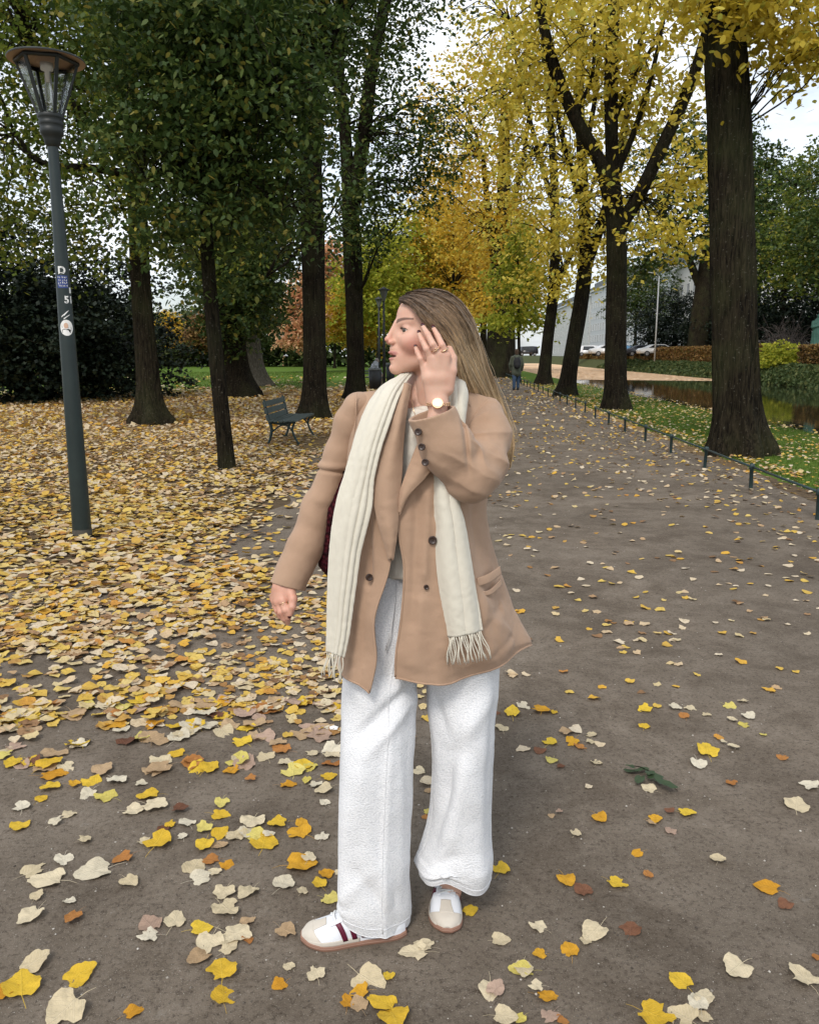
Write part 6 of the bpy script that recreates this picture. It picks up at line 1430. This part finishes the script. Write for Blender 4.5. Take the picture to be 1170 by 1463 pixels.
    gum = simple('gum_rubber', (0.26, 0.14, 0.095), 0.6, 0.35, 0, 0.12, 40)
    burg = simple('burgundy_leather', (0.10, 0.006, 0.025), 0.5, 0.35, 0, 0.15, 60)
    lace_m = simple('white_lace', (0.76, 0.77, 0.76), 0.85, 0.2, 0, 0.06, 200)
    def shoe(toe, heel, side):
        toe = np.array(toe); heel = np.array(heel); Lh = np.linalg.norm(toe - heel); ex = (toe - heel) / Lh; ey = np.array([-ex[1], ex[0], 0])
        def W(q): q = np.asarray(q, float); return heel + q[..., :1] * ex + q[..., 1:2] * ey + q[..., 2:] * np.array([0, 0, 1.0])
        T = [0, .04, .12, .25, .4, .55, .68, .8, .9, .96, 1.0]
        HW = [.006, .018, .026, .029, .031, .036, .043, .045, .038, .027, .006]
        HT = [.020, .042, .056, .068, .078, .072, .055, .040, .031, .024, .008]
        CY_ = [0, 0, 0, .001, .002, .003, .003, .001, -.003, -.005, -.006]
        def up(t, v, off=0.0):
            hw = np.interp(t, T, HW) + off; ht = np.interp(t, T, HT) + off; cc_ = np.interp(t, T, CY_) * side
            an = v * math.pi; x = t * Lh + off * (t - .5) * 2
            ca = np.cos(an); sa = np.sin(an)
            return np.stack([x + 0 * an, cc_ + hw * np.sign(ca) * np.abs(ca)**0.72 , .0155 + ht * np.clip(sa, 0, 1)**0.78], -1)
        nt2, nv2 = 60, 40
        tt = np.linspace(0, 1, nt2)
        # smooth the profile tables
        f_ = np.linspace(0, 1, 200)
        def sm(A_): 
            y = np.interp(f_, T, A_); kk = np.ones(13) / 13; yy = np.convolve(np.pad(y, 6, 'edge'), kk, 'valid'); yy[0] = A_[0]; yy[-1] = A_[-1]; return yy
        HWs, HTs, CYs = sm(HW), sm(HT), sm(CY_)
        T, HW, HT, CY_ = f_, HWs, HTs, CYs
        te = 0.5 - 0.5 * np.cos(np.linspace(0, math.pi, nt2))
        Gd = np.array([up(t, np.linspace(0, 1, nv2)) for t in te])
        V = W(Gd.reshape(-1, 3)); put(mesh_np('shoe_upper', V, grid_faces(nt2, nv2), leather, None, True))
        # sole: outline swept
        kk = 80; a = np.linspace(0, 1, kk // 2)
        te2 = 0.5 - 0.5 * np.cos(a * math.pi)
        def outl(o): 
            hw = np.interp(te2, T, HW) + o; cc_ = np.interp(te2, T, CY_) * side; x = te2 * Lh + o * (te2 - .5) * 2.2
            return np.concatenate([np.stack([x, cc_ + hw], -1), np.stack([x, cc_ - hw], -1)[::-1]])
        prof = [(-.004, .0), (.001, .001), (.0032, .004), (.0036, .009), (.0032, .0145), (.0018, .017), (-.003, .0178)]
        Vs = np.array([np.concatenate([outl(o), np.full((kk, 1), z)], 1) for o, z in prof])
        Vs[..., 2] += np.where(Vs[..., 0] > .78 * Lh, (Vs[..., 0] - .78 * Lh) * 0.10, 0)
        F_ = grid_faces(len(prof), kk, True)
        V = W(Vs.reshape(-1, 3)); so = mesh_np('sole', V, F_, gum, None, True)
        bm = bmesh.new(); bm.from_mesh(so.data); bm.verts.ensure_lookup_table(); bm.faces.new([bm.verts[i] for i in range(kk)][::-1]); bm.to_mesh(so.data); bm.free(); put(so)
        Vs = np.array([np.concatenate([outl(.0041), np.full((kk, 1), z)], 1) for z in (.0105, .0118)]); Vs[..., 2] += np.where(Vs[..., 0] > .78 * Lh, (Vs[..., 0] - .78 * Lh) * 0.10, 0)
        put(mesh_np('sole_line', W(Vs.reshape(-1, 3)), grid_faces(2, kk, True), simple('sole_line_tan', (.48, .30, .24), .6), None, True))
        def over(name, fn, nt_, nv_, mat, off=.0012):
            g = np.array([[up(*fn(i / (nt_ - 1), j / (nv_ - 1)), off) for j in range(nv_)] for i in range(nt_)])
            put(sheet(name, W(g), mat, None, -.0010 if False else .0012))
        # toe cap: rounded edge; and the T in front of the laces
        over('toe_cap', lambda u, v: (1 - (1 - u) * (.115 + .10 * abs(2 * v - 1)**2.2), v), 26, 40, suede)
        over('toe_overlay', lambda u, v: (.76 + .13 * u, .5 + (v - .5) * (.12 + .14 * u * u)), 14, 12, suede, .0016)
        over('foxing', lambda u, v: (.45 + .5 * u, .0 + v * (.03 + .06 * u)), 24, 5, suede, .0016)
        over('foxing', lambda u, v: (.45 + .5 * u, 1 - v * (.03 + .06 * u)), 24, 5, suede, .0016)
        for sd_ in (0, 1):
            for q_ in range(3):
                t0 = .385 + .088 * q_
                over('side_stripe', lambda u, v: (t0 + .046 * v + .075 * u, (.03 + .33 * u) if sd_ == 0 else 1 - (.03 + .33 * u)), 14, 4, burg, .0022)
        # lace stays and laces
        for sd_ in (-1, 1):
            over('eyelet_panel', lambda u, v: (.42 + .30 * u, .5 + sd_ * (.055 + .105 * v + .03 * (1 - u))), 20, 6, leather, .0026)
        over('tongue', lambda u, v: (.36 + .34 * u, .5 + (v - .5) * .14), 16, 8, leather, .0010)
        lst = []
        for i in range(5):
            t = .46 + .052 * i
            pts = [W(up(t + .012 * math.sin(s_ * math.pi), .5 + (s_ - .5) * .22, .0048 + .002 * math.sin(s_ * math.pi))[None])[0] for s_ in np.linspace(0, 1, 9)]
            lst.append((pts, .0022))
            pts = [W(up(t + .040 * s_, .5 + (s_ - .5) * .20, .0042)[None])[0] for s_ in np.linspace(0, 1, 9)]
            lst.append((pts, .0020))
        put(tubes('shoelace', lst, lace_m, None, 6))
    g = lambda x, y, z=0: G(x, y, z)
    shoe(g(431.5, 1347, .0) * [1, 1, 0], g(579, 1335) * [1, 1, 0], 1)
    shoe(g(636, 1337) * [1, 1, 0], np.array([g(646, 1337)[0] + .005, g(636, 1337)[1] + .275, 0]), -1)

    # ---------------- coat body
    rows = [
     [(580,560,2.03),(545,558,2.08),(508,562,2.11),(530,558,2.15),(610,552,2.18),(680,562,2.15),(708,575,2.11),(692,566,2.09),(675,560,2.08),(660,562,2.07)],
     [(574,612,1.978),(540,610,1.99),(502,612,2.07),(515,612,2.18),(610,610,2.22),(690,612,2.18),(708,612,2.09),(690,612,2.04),(664,612,2.015),(640,612,1.995)],
     [(570,682,1.968),(532,682,1.975),(494,684,2.08),(505,684,2.2),(600,684,2.23),(685,684,2.2),(698,682,2.10),(676,682,2.0),(640,682,1.972),(598,682,1.965)],
     [(563,742,1.955),(525,740,1.965),(486,740,2.09),(500,740,2.21),(595,740,2.24),(676,740,2.2),(694,736,2.11),(660,738,1.99),(620,740,1.955),(569,742,1.95)],
     [(557,812,1.948),(520,812,1.96),(480,810,2.10),(498,810,2.23),(600,810,2.26),(690,810,2.23),(712,812,2.12),(680,812,1.995),(630,812,1.95),(577,812,1.942)],
     [(537,882,1.94),(508,880,1.955),(474,880,2.1),(495,880,2.24),(605,880,2.28),(712,880,2.25),(742,882,2.14),(705,882,1.99),(645,882,1.945),(573,885,1.935)],
     [(539,940,1.932),(507,936,1.948),(473,926,2.1),(497,925,2.24),(605,925,2.29),(718,912,2.26),(758,912,2.14),(712,925,2.00),(647,932,1.943),(566,934,1.93)],
     [(529,989,1.93),(503,973,1.945),(474,950,2.1),(500,945,2.25),(610,942,2.3),(718,930,2.27),(762,921,2.15),(708,952,2.02),(645,977,1.943),(565,971,1.93)]]
    Gd = patch(rows, 220, 170)
    U = np.linspace(0, 1, 220)[None, :]; Vv = np.linspace(0, 1, 170)[:, None]
    n = grid_normals(Gd); n *= -np.sign((n[80, 20] * np.array([0, 1, 0])).sum())
    dsp = .011 * Vv * np.sin(U * 40 + 2 * Vv) * sstep(.1, .6, Vv) * .7
    dsp = dsp + .015 * vnoise(np.stack([U * 9 + 0 * Vv, 0 * U + Vv * 2.2, 0 * U + 0 * Vv], -1), 1.0, 3.3) * sstep(0, .3, Vv)
    dsp = dsp + .0040 * (np.abs(vnoise(Gd * np.array([1, 1, .35]), 16, 1.7)) * 2 - .5) + .0007 * vnoise(Gd, 70)
    def px_of(Gd):
        d = Gd - np.array([0, 0, CAMH]); zc = d[..., 1] * _c - d[..., 2] * _s; yc = d[..., 1] * _s + d[..., 2] * _c
        return CX + FPX * d[..., 0] / zc, CY - FPX * yc / zc
    X, Y_ = px_of(Gd)
    def crease(x0, y0, x1, y1, wd, X, Y_):
        """signed groove along a line in the cloth, given by two landmark points"""
        dx, dy = x1 - x0, y1 - y0; l = math.hypot(dx, dy); s = ((X - x0) * dx + (Y_ - y0) * dy) / l; q = ((X - x0) * -dy + (Y_ - y0) * dx) / l
        return np.exp(-(q / wd)**2) * sstep(-6, 10, s) * sstep(l + 6, l - 14, s), q
    front = (Gd[..., 1] < 2.06)
    for (x0, y0, x1, y1, wd, am) in ((596, 700, 588, 900, 7, -.008), (612, 700, 606, 830, 6, .008), (628, 740, 640, 940, 16, .006), (688, 845, 728, 830, 6, -.003),
                                     (690, 905, 735, 850, 7, -.005), (700, 880, 740, 905, 8, .004), (700, 940, 745, 905, 6, -.005), (655, 960, 745, 912, 9, .004),
                                     (600, 850, 590, 960, 14, .006), (700, 870, 712, 935, 7, -.004), (515, 830, 500, 950, 9, .007), (527, 720, 527, 840, 5, -.010)):
        e, _q = crease(x0, y0, x1, y1, wd, X, Y_); dsp = dsp + am * e * front
    Gd = Gd + n * dsp[..., None]
    put(sheet('coat_body', Gd, camel, None, 0.005))
    # turned edge / stitching along the front and hem
    put(tubes('coat_edge', [(Gd[3:, -1][::3], .0026), (Gd[3:, 0][::3], .0026), (Gd[-1][::3], .0026)], camel, None, 8))
    # collar around the back of the neck
    rows = [[(572,566,2.01),(566,546,2.08),(590,528,2.16),(625,524,2.18),(652,532,2.16),(664,548,2.10),(662,566,2.06)],
            [(562,580,1.99),(548,556,2.09),(582,540,2.19),(625,536,2.21),(664,543,2.19),(680,560,2.11),(672,580,2.05)]]
    put(sheet('collar', patch([rows[0], [tuple((np.array(a) + np.array(b)) / 2 + (0, 0, .004)) for a, b in zip(*rows)], rows[1]], 50, 14), camel, None, .004))
    # lapels
    def lap(rows, nm, seed, th=.004):
        g_ = patch(rows, 26, 70); nn = grid_normals(g_); nn *= -np.sign(nn[..., 1].mean())
        g_ = g_ + nn * (.004 * vnoise(g_ * np.array([1, 1, .4]), 24, seed) + .001 * vnoise(g_, 80))[..., None]
        o = put(sheet(nm, g_, camel, None, th if nn[5, 5, 1] else th)); 
        put(tubes('lapel_edge', [(g_[1:-1, 0][::3], .0026), (g_[1:-1, -1][::3], .0026)], camel, None, 6))
        return g_
    lap([[(575,548,2.02),(581,548,2.01),(586,550,2.02)], [(566,578,1.985),(574,578,1.966),(582,578,1.985)], [(552,620,1.965),(566,620,1.944),(578,620,1.962)],
         [(538,668,1.952),(556,668,1.932),(574,668,1.95)], [(533,705,1.945),(552,705,1.925),(570.5,705,1.942)], [(539,738,1.938),(554,738,1.921),(567,738,1.936)],
         [(549,770,1.932),(558,770,1.920),(564,770,1.93)], [(556,800,1.932),(558.5,800,1.924),(561,800,1.93)]], 'lapel', 2.0)
    lap([[(618,596,1.985),(634,596,1.975),(648,596,1.985)], [(596,638,1.955),(614,642,1.938),(634,646,1.95)],
         [(586,664,1.945),(600,672,1.928),(609,679,1.935)], [(577,690,1.94),(585,694,1.928),(593,696,1.93)], [(571,712,1.938),(575,714,1.929),(579.5,712,1.93)], [(568.5,734,1.938),(569.5,736,1.932),(571,734,1.934)]], 'lapel', 6.0)
    # pocket flap on her left hip
    put(sheet('pocket_flap', patch([[(680,826,1.986),(697,820,2.018),(713,809,2.072)], [(681,832,1.984),(698,826,2.014),(714,815,2.068)], [(682,838,1.984),(699,832,2.014),(715,820,2.068)]], 24, 8), camel, None, .004))
    put(sheet('pocket', patch([[(683,846,1.985),(700,842,2.016),(714,827,2.07)], [(684,852,1.984),(701,849,2.014),(716,836,2.068)]], 24, 6), camel, None, .004))
    # ---------------- sleeves
    Cr = P(663, 621, 1.95)
    def sleeveL(p):   # her left arm, raised
        d = chain(p, [P(692, 596, 2.11), P(695, 622, 2.06), P(687, 662, 1.995), P(675, 678, 1.962)], [.052, .056, .060, .062], .03)
        d = smin(d, d_ell(p, P(668, 678, 1.955), (.058, .056, .056)), .03)
        d = smin(d, chain(p, [P(672, 684, 1.955), P(640, 640, 1.94), P(612, 582, 1.93)], [.057, .060, .0545], .03), .012)
        v = p - Cr; r = np.sqrt(v[:, 0]**2 + v[:, 2]**2); an = np.arctan2(v[:, 2], v[:, 0])
        side = (p[:, 1] < 2.08)
        # creases fanning out from the crook of the elbow
        w_ = 1.5 * (np.abs(np.sin(an * 4.6 + 5 * r + 1.3 * vnoise(p, 20, 4.0))) - .55) * np.exp(-((r - .06) / .055)**2) * sstep(.008, .04, r)
        right = sstep(-.015, .03, v[:, 0] + .15 * v[:, 2])
        d = d + .0056 * w_ * right
        w2 = 1.4 * (np.abs(np.sin((v[:, 0] * .75 + v[:, 2] * .95) * 55 + 1.6 * vnoise(p, 14, 9.0))) - .6) * sstep(-.02, -.06, v[:, 2]) * sstep(-.16, -.10, v[:, 2])
        d = d + .0035 * w2 * sstep(-.08, 0.0, v[:, 0] + .03)
        # deep fold between upper arm and forearm
        a_, b_ = P(663, 606, 1.90), P(672, 690, 1.885)
        ab = b_ - a_; h = np.clip(((p - a_) @ ab) / (ab @ ab), 0, 1); q_ = p - a_ - h[:, None] * ab
        d = d + .010 * np.exp(-((q_[:, 0] / .006)**2)) * sstep(1.0, .5, h) * (p[:, 1] < 1.95)
        d = d + .0014 * vnoise(p, 26, 1.0) + .0006 * vnoise(p, 75, 2.0)
        # open cuff
        n_ = P(613, 584, 1.93) - P(640, 640, 1.94); n_ /= np.linalg.norm(n_); ct = P(614.5, 590.5, 1.93)
        n_ = n_ * .9 + np.array([.12, 0, .1]); n_ /= np.linalg.norm(n_)
        pl = (p - ct) @ n_
        d = np.maximum(d, pl)
        inn = d_cone(p, P(626, 612, 1.935), P(609, 570, 1.93), .045, .051)
        return np.maximum(d, -inn)
    V, F = surfnet(sleeveL, P(570, 740, 1.86) + (0, 0, 0), P(745, 540, 2.2) + (0, 0, .02), .0026)
    put(mesh_np('sleeve', V, F, camel, None, True))
    def sleeveR(p):   # her right arm, hanging
        d = chain(p, [P(522, 585, 2.11), P(502, 604, 2.10), P(484, 650, 2.10), P(474, 675, 2.095)], [.040, .041, .036, .035], .02)
        d = smin(d, chain(p, [P(474, 675, 2.095), P(455, 722, 2.085), P(438, 775, 2.065), P(409, 842, 2.035)], [.035, .038, .043, .0475], .02), .008)
        d = smin(d, d_ell(p, P(508, 580, 2.10), (.030, .045, .032)), .02)
        a_, b_ = P(452, 674, 2.04), P(492, 677, 2.05)
        z1 = p[:, 2] - (a_[2] + (b_[2] - a_[2]) * np.clip((p[:, 0] - a_[0]) / (b_[0] - a_[0]), 0, 1))
        d = d + .0055 * np.exp(-(z1 / .0045)**2) - .0045 * np.exp(-((z1 - .013) / .009)**2)
        t = (p[:, 0] * .5 + p[:, 2]); d = d + .0028 * np.sin(t * 60 + 5 * vnoise(p, 9, 3)) * sstep(1.35, 1.15, p[:, 2]) * .8
        d = d + .0018 * vnoise(p, 16, 8.0) + .0005 * vnoise(p, 70, 1.0)
        n_ = P(409, 842, 2.035) - P(438, 775, 2.065); n_ /= np.linalg.norm(n_); n_ = n_ + np.array([.14, 0, 0]); n_ /= np.linalg.norm(n_)
        pl = (p - P(410, 838, 2.035)) @ n_; d = np.maximum(d, pl)
        return np.maximum(d, -d_cone(p, P(430, 795, 2.055), P(402, 858, 2.03), .030, .043))
    V, F = surfnet(sleeveR, P(372, 870, 2.0) + (0, -.06, 0), P(555, 545, 2.2) + (0, 0, .02), .0028)
    put(mesh_np('sleeve', V, F, camel, None, True))
    # shoulder seam of the hanging sleeve
    put(tubes('shoulder_seam', [([P(510, 561, 2.062), P(508.5, 580, 2.048), P(508, 605, 2.040), P(506, 630, 2.045)], .0016)], camel, None, 6))
    # ---------------- buttons
    def button(x, y, Y, r=.0085, nrm=(-.25, -1, .15)):
        m = Matrix.Translation(P(x, y, Y)) @ Vector(nrm).to_track_quat('Z', 'Y').to_matrix().to_4x4()
        pr = [(0, .0012), (.35 * r, .0012), (.62 * r, .0020), (.82 * r, .0034), (.97 * r, .0026), (r, 0), (r, -.002), (0, -.002)]
        o = lathe('button', pr, horn, None, 24); o.data.transform(m); put(o)
        ls = [([np.array(m @ Vector((sx * .0014, sy * .0014, .0014))), np.array(m @ Vector((-sx * .0014, -sy * .0014, .0022)))], .0006) for sx, sy in ((1, 1), (1, -1))]
        h = tubes('thread', ls, horn, None, 5); h.parent = o
    button(597.5, 617, 1.889); button(602.5, 638.5, 1.884); button(607.5, 660.5, 1.886)
    button(618, 772, 1.938, .0105, (0, -1, .1)); button(527.5, 825, 1.942, .009, (0.5, -1, .1)); button(609, 839, 1.930, .0062, (.1, -1, .1))

    # ---------------- scarf
    def scarf(rows, seed, nm, nf, nfold=5.0, am=.006):
        g_ = patch(rows, 60, 130); nn = grid_normals(g_); nn *= -np.sign(nn[..., 1].mean())
        u = np.linspace(0, 1, 60)[None, :]; v = np.linspace(0, 1, 130)[:, None]
        ph = u * nfold * 2 * math.pi + 1.2 * np.sin(v * 2.1 + seed) + 1.5 * vnoise(np.stack([u * 2 + 0 * v, 0 * u + v * 1.5, 0 * u + 0 * v], -1), 1.0, seed)
        wz = sstep(*((.42, .62) if seed < 2 else (-.2, .25)), u + 0 * v)
        dd = am * (np.abs(np.sin(ph * .5)) - .6) * (.22 + .78 * wz) + .004 * np.sin(u * 5 + 2 * v + seed) + .0022 * vnoise(g_ * np.array([1, 1, .4]), 30, seed) + .0008 * vnoise(g_, 120)
        g_ = g_ + nn * dd[..., None]
        put(sheet(nm, g_, scarf_m, None, .003))
        return g_
    gl = scarf([[(588,534,2.06),(583,533,2.05),(578,536,2.045),(574,538,2.05)][::-1],
                [(545,556,2.045),(555,556,1.995),(564,556,1.985),(573,557,2.0)],
                [(523,590,2.005),(537,590,1.965),(550,588,1.955),(562,586,1.965)],
                [(505,642,1.975),(520,642,1.945),(533,640,1.938),(544,638,1.945)],
                [(494.5,680,1.96),(510,680,1.935),(524,680,1.93),(533,680,1.938)],
                [(482,720,1.95),(499,720,1.928),(516,720,1.925),(529,724,1.935)],
                [(473,780,1.942),(489,780,1.920),(504,780,1.918),(514.5,782,1.930)],
                [(469,850,1.936),(482,850,1.916),(494,850,1.915),(503.5,850,1.926)],
                [(467,905,1.932),(478,905,1.915),(488,905,1.914),(496,905,1.924)],
                [(466,931,1.930),(474.5,934,1.915),(482.5,936,1.914),(489.5,938,1.922)]], 1.0, 'scarf', 1, 4.6, .0085)
    gr = scarf([[(640,536,2.06),(648,536,2.045),(655,539,2.045),(662,545,2.06)],
                [(642,560,2.02),(650,560,1.998),(658,562,1.998),(668,566,2.02)],
                [(638,600,1.985),(648,600,1.968),(657,602,1.968),(664,606,1.985)],
                [(622,660,1.965),(636,660,1.955),(648,660,1.955),(658,662,1.968)],
                [(615,706,1.955),(630,706,1.938),(644,708,1.938),(656,712,1.952)],
                [(619,750,1.946),(634,750,1.930),(650,750,1.930),(666,752,1.945)],
                [(624,820,1.938),(642,820,1.922),(660,820,1.923),(678,820,1.942)],
                [(632,868,1.934),(650,867,1.919),(668,866,1.920),(686,864,1.940)],
                [(640,910,1.932),(657,908,1.918),(674,905,1.919),(691,901,1.940)]], 4.0, 'scarf', 1, 2.2, .0065)
    rr_ = random.Random(3)
    def fringe(edge, dirs, n_, ln):
        lst = []
        for i in range(n_):
            t = (i + .5) / n_; p0 = edge[int(t * (len(edge) - 1))]; dx = dirs[0] + (dirs[1] - dirs[0]) * t + rr_.uniform(-.10, .10)
            pts = [p0 + np.array([dx * s * ln + .0025 * math.sin(s * 6 + i), -.004 * math.sin(s * 3) - .002 * (i % 2), -s * ln * (1 - .08 * rr_.random())]) for s in np.linspace(0, 1, 8)]
            lst.append((pts, [.0015] * 6 + [.0013, .0009]))
        return lst
    put(tubes('fringe', fringe(gl[-1], (-.17, -.05), 13, .066), scarf_m, None, 6))
    put(tubes('fringe', fringe(gr[-1], (-.02, .32), 24, .074), scarf_m, None, 6))

    # ---------------- hair
    GU = [  # guides from the middle of the crown (outer edge) to the front hairline, near side
     [(586,421,2.080),(602,414.5,2.082),(630,415,2.085),(655,428,2.09),(675,455,2.095),(687,490,2.10),(697,525,2.12),(710,560,2.16),(727,600,2.18),(735,632,2.18),(730,668,2.18)],
     [(580,422,2.066),(598,419,2.052),(622,424,2.030),(645,438,2.020),(664,464,2.025),(677,496,2.055),(688,530,2.085),(701,562,2.14),(718,600,2.18),(726,635,2.18),(722,668,2.18)],
     [(576,424.5,2.055),(592,425,2.030),(612,436,2.012),(633,452,1.996),(651,476,2.000),(663,506,2.018),(674,537,2.055),(687,566,2.11),(700,600,2.18),(706,635,2.19),(704,662,2.19)],
     [(573,427,2.046),(587,431,2.018),(602,445,1.998),(619,463,1.992),(637,482,1.993),(650,508,2.000),(660,540,2.03),(672,566,2.09),(684,600,2.17),(690,632,2.18),(692,655,2.18)],
     [(571.5,430,2.042),(583,434,2.016),(595,447,2.000),(608,465,1.995),(626,480,1.993),(641,487,1.998),(650,505,2.010),(653,535,2.035),(660,560,2.08),(668,590,2.15),(674,610,2.16)]]
    hm = MT('hair_brown_blonde', 0.42, 0.25)
    ri = hm.island(); sh = hm.math('MULTIPLY_ADD', ri, 1.1); hm.n[sh.node.name].inputs[2].default_value = 0.42
    hm.color(hm.mix(1.0, hm.attr(), sh, 'MULTIPLY')).set(Sheen_Weight=0.1)
    hm.b.inputs['Anisotropic'].default_value = 0.6
    hair_m = hm.m
    g_ = np.array([[P(*q) for q in r] for r in GU])            # guide x point x 3
    nu, nv = 40, 90
    cg = cr1(g_, nu); cg = np.swapaxes(cr1(np.swapaxes(cg, 0, 1), nv), 0, 1)   # nu x nv x 3
    def mirror(Q):
        d = (Q - O) @ Sd; return Q - 2 * d[..., None] * Sd
    def hcol(v):
        v = np.asarray(v)[..., None]
        a = np.array([.090, .054, .031]); b_ = np.array([.24, .155, .085]); c_ = np.array([.56, .40, .23])
        m1 = sstep(0.1, .5, v); m2 = sstep(.34, .66, v); return (a * (1 - m1) + b_ * m1) * (1 - m2) + c_ * m2
    ctr = O + np.array([.02, 0, .02])
    for mir in (0, 1):
        Q = cg
        if mir:
            wv = sstep(.38, .58, np.linspace(0, 1, nv))[None, :, None]; Q = mirror(cg) * (1 - wv) + (cg + np.array([-.008, .030, 0])) * wv
        nn = grid_normals(Q); nn *= np.sign((nn[20, 30] * (Q[20, 30] - ctr)).sum())
        vv = np.linspace(0, 1, nv)
        groove = .0022 * np.sin(np.linspace(0, 1, nu) * 34)[:, None] + .004 * vnoise(np.stack([np.linspace(0, 7, nu)[:, None] + 0 * vv, vv[None] * 2 + np.zeros((nu, 1)), 0 * vv[None] + np.zeros((nu, 1))], -1), 1.0, 3 + mir)
        gb = Q + nn * (groove - .004)[..., None]
        put(sheet('hair', gb if not mir else gb[:30], hair_m, None, .004 if (grid_normals(gb)[20, 30] * (gb[20, 30] - ctr)).sum() > 0 else -.004, col=hcol(np.tile(vv, nu if not mir else 30)) * .75))
        ns = 2600 if not mir else 700; ng = 30
        rs = np.random.RandomState(11 + mir)
        u = rs.rand(ns) * (nu - 1) * (.72 if mir else 1)
        v0 = rs.rand(ns)**2 * .18 * (rs.rand(ns) < .6); v1 = 1 - rs.rand(ns)**1.6 * .22
        vt = v0[:, None] + (v1 - v0)[:, None] * np.linspace(0, 1, ng)
        uw = np.clip(u[:, None] + 1.6 * vnoise(np.stack([u[:, None] * .7 + 0 * vt, vt * 2.2, 0 * vt], -1), 1.0, 9) + rs.normal(0, .25, (ns, 1)) * vt * 3, 0, nu - 1.001)
        iu = uw.astype(int); fu = (uw - iu)[..., None]; vi = vt * (nv - 1.001); iv = vi.astype(int); fv = (vi - iv)[..., None]
        def smp(T): return (T[iu, iv] * (1 - fu) + T[iu + 1, iv] * fu) * (1 - fv) + (T[iu, iv + 1] * (1 - fu) + T[iu + 1, iv + 1] * fu) * fv
        pt = smp(Q + nn * groove[..., None]); nr = smp(nn); nr /= np.linalg.norm(nr, axis=2)[..., None] + 1e-9
        off = rs.rand(ns, 1) * .0035 + np.where(rs.rand(ns, 1) < .03, rs.rand(ns, 1) * .006, 0) * vt
        lowp = sstep(.45, .6, vt) * np.where(rs.rand(ns, 1) < .5, -1, 1); off = off * (1 - np.abs(lowp)) + lowp * (np.abs(off) + .003) + np.abs(lowp) * (-.002)
        wvv = .0045 * vnoise(np.stack([u[:, None] * .16 + 0 * vt, vt * 4.5, 0 * vt], -1), 1.0, 31 + mir) * sstep(.12, .5, vt)
        pt = pt + np.array([1.0, 0, 0]) * wvv[..., None]
        fly = np.where(rs.rand(ns, 1) < .035, rs.rand(ns, 1) * .022, 0) * sstep(.25, 1, vt) * np.where(rs.rand(ns, 1) < .5, 1, .3); pt = pt + np.array([.8, 0, .25]) * fly[..., None]
        pt = pt + nr * (off - .001)[..., None] + rs.normal(0, .0006, pt.shape)
        tg = np.gradient(pt, axis=1); sdv = np.cross(tg, nr); sdv /= np.linalg.norm(sdv, axis=2)[..., None] + 1e-9
        wd = (rs.uniform(.00045, .0011, (ns, 1)) * (1 - .8 * np.linspace(0, 1, ng)**3))[..., None]
        # tilt each lock a little so that it catches light unevenly
        tl = rs.uniform(-.6, .6, (ns, 1, 1)); sdv = sdv + nr * tl
        Vh = np.stack([pt - sdv * wd, pt + sdv * wd], 2).reshape(-1, 3)
        i = (np.arange(ns)[:, None] * ng + np.arange(ng - 1)[None]) * 2
        Fh_ = np.stack([i, i + 1, i + 3, i + 2], -1).reshape(-1, 4)
        cv = np.repeat(hcol(vt.ravel()), 2, 0)
        put(mesh_np('hair_strands', Vh, Fh_, hair_m, None, True, col=cv))
    # necklace cord and earring
    put(tubes('necklace', [([P(587, 556, 2.03), P(588, 570, 2.015), P(590, 583, 2.002), P(594, 596, 1.985)], .0009)], gold, None, 5))
    bm = bmesh.new(); bmesh.ops.create_icosphere(bm, subdivisions=2, radius=.003, matrix=Matrix.Translation(P(644, 500, 1.995))); put(bmo('earring', bm, gold, None, True))

    # ---------------- crochet bag under her arm
    bg_ = MT('burgundy_crochet', 0.9, 0.15)
    vo = bg_.voro(95); bg_.color(bg_.ramp(vo, [(0.0, (.085, .010, .016)), (.7, (.015, .002, .004))])).bump(vo, .006, .9)
    def bag(p):
        d = chain(p, [P(493, 668, 2.10), P(486, 730, 2.09), P(480, 800, 2.085)], [.018, .038, .045], .03)
        d = smin(d, d_ell(p, P(498, 770, 2.10), (.075, .035, .115)), .03)
        return d + .002 * vnoise(p, 40, 2) + .0015 * np.sin(p[:, 2] * 300) * np.sin(p[:, 0] * 300)
    V, F = surfnet(bag, P(440, 860, 2.0) + (0, 0, 0), P(560, 630, 2.2) + (0, 0, 0), .0030)
    bt = P(490, 700, 2.09)
    br_ = empty('shoulder_bag', 'dark red crocheted bag tucked under the arm of the woman in the camel blazer', 'bag', loc=bt)
    o = mesh_np('bag_body', V - bt, F, bg_.m, br_, True)
    tubes('bag_strap', [([P(495, 690, 2.11) - bt, P(505, 620, 2.16) - bt, P(525, 575, 2.17) - bt, P(545, 562, 2.16) - bt], .006)], bg_.m, br_, 8)
if not DEV or 'woman' in DEV: build_woman()
if DEV and 'plain' in DEV:
    bm = bmesh.new(); bmesh.ops.create_grid(bm, x_segments=1, y_segments=1, size=30); bmo('ground', bm, simple('g', (.15, .13, .115), .9))
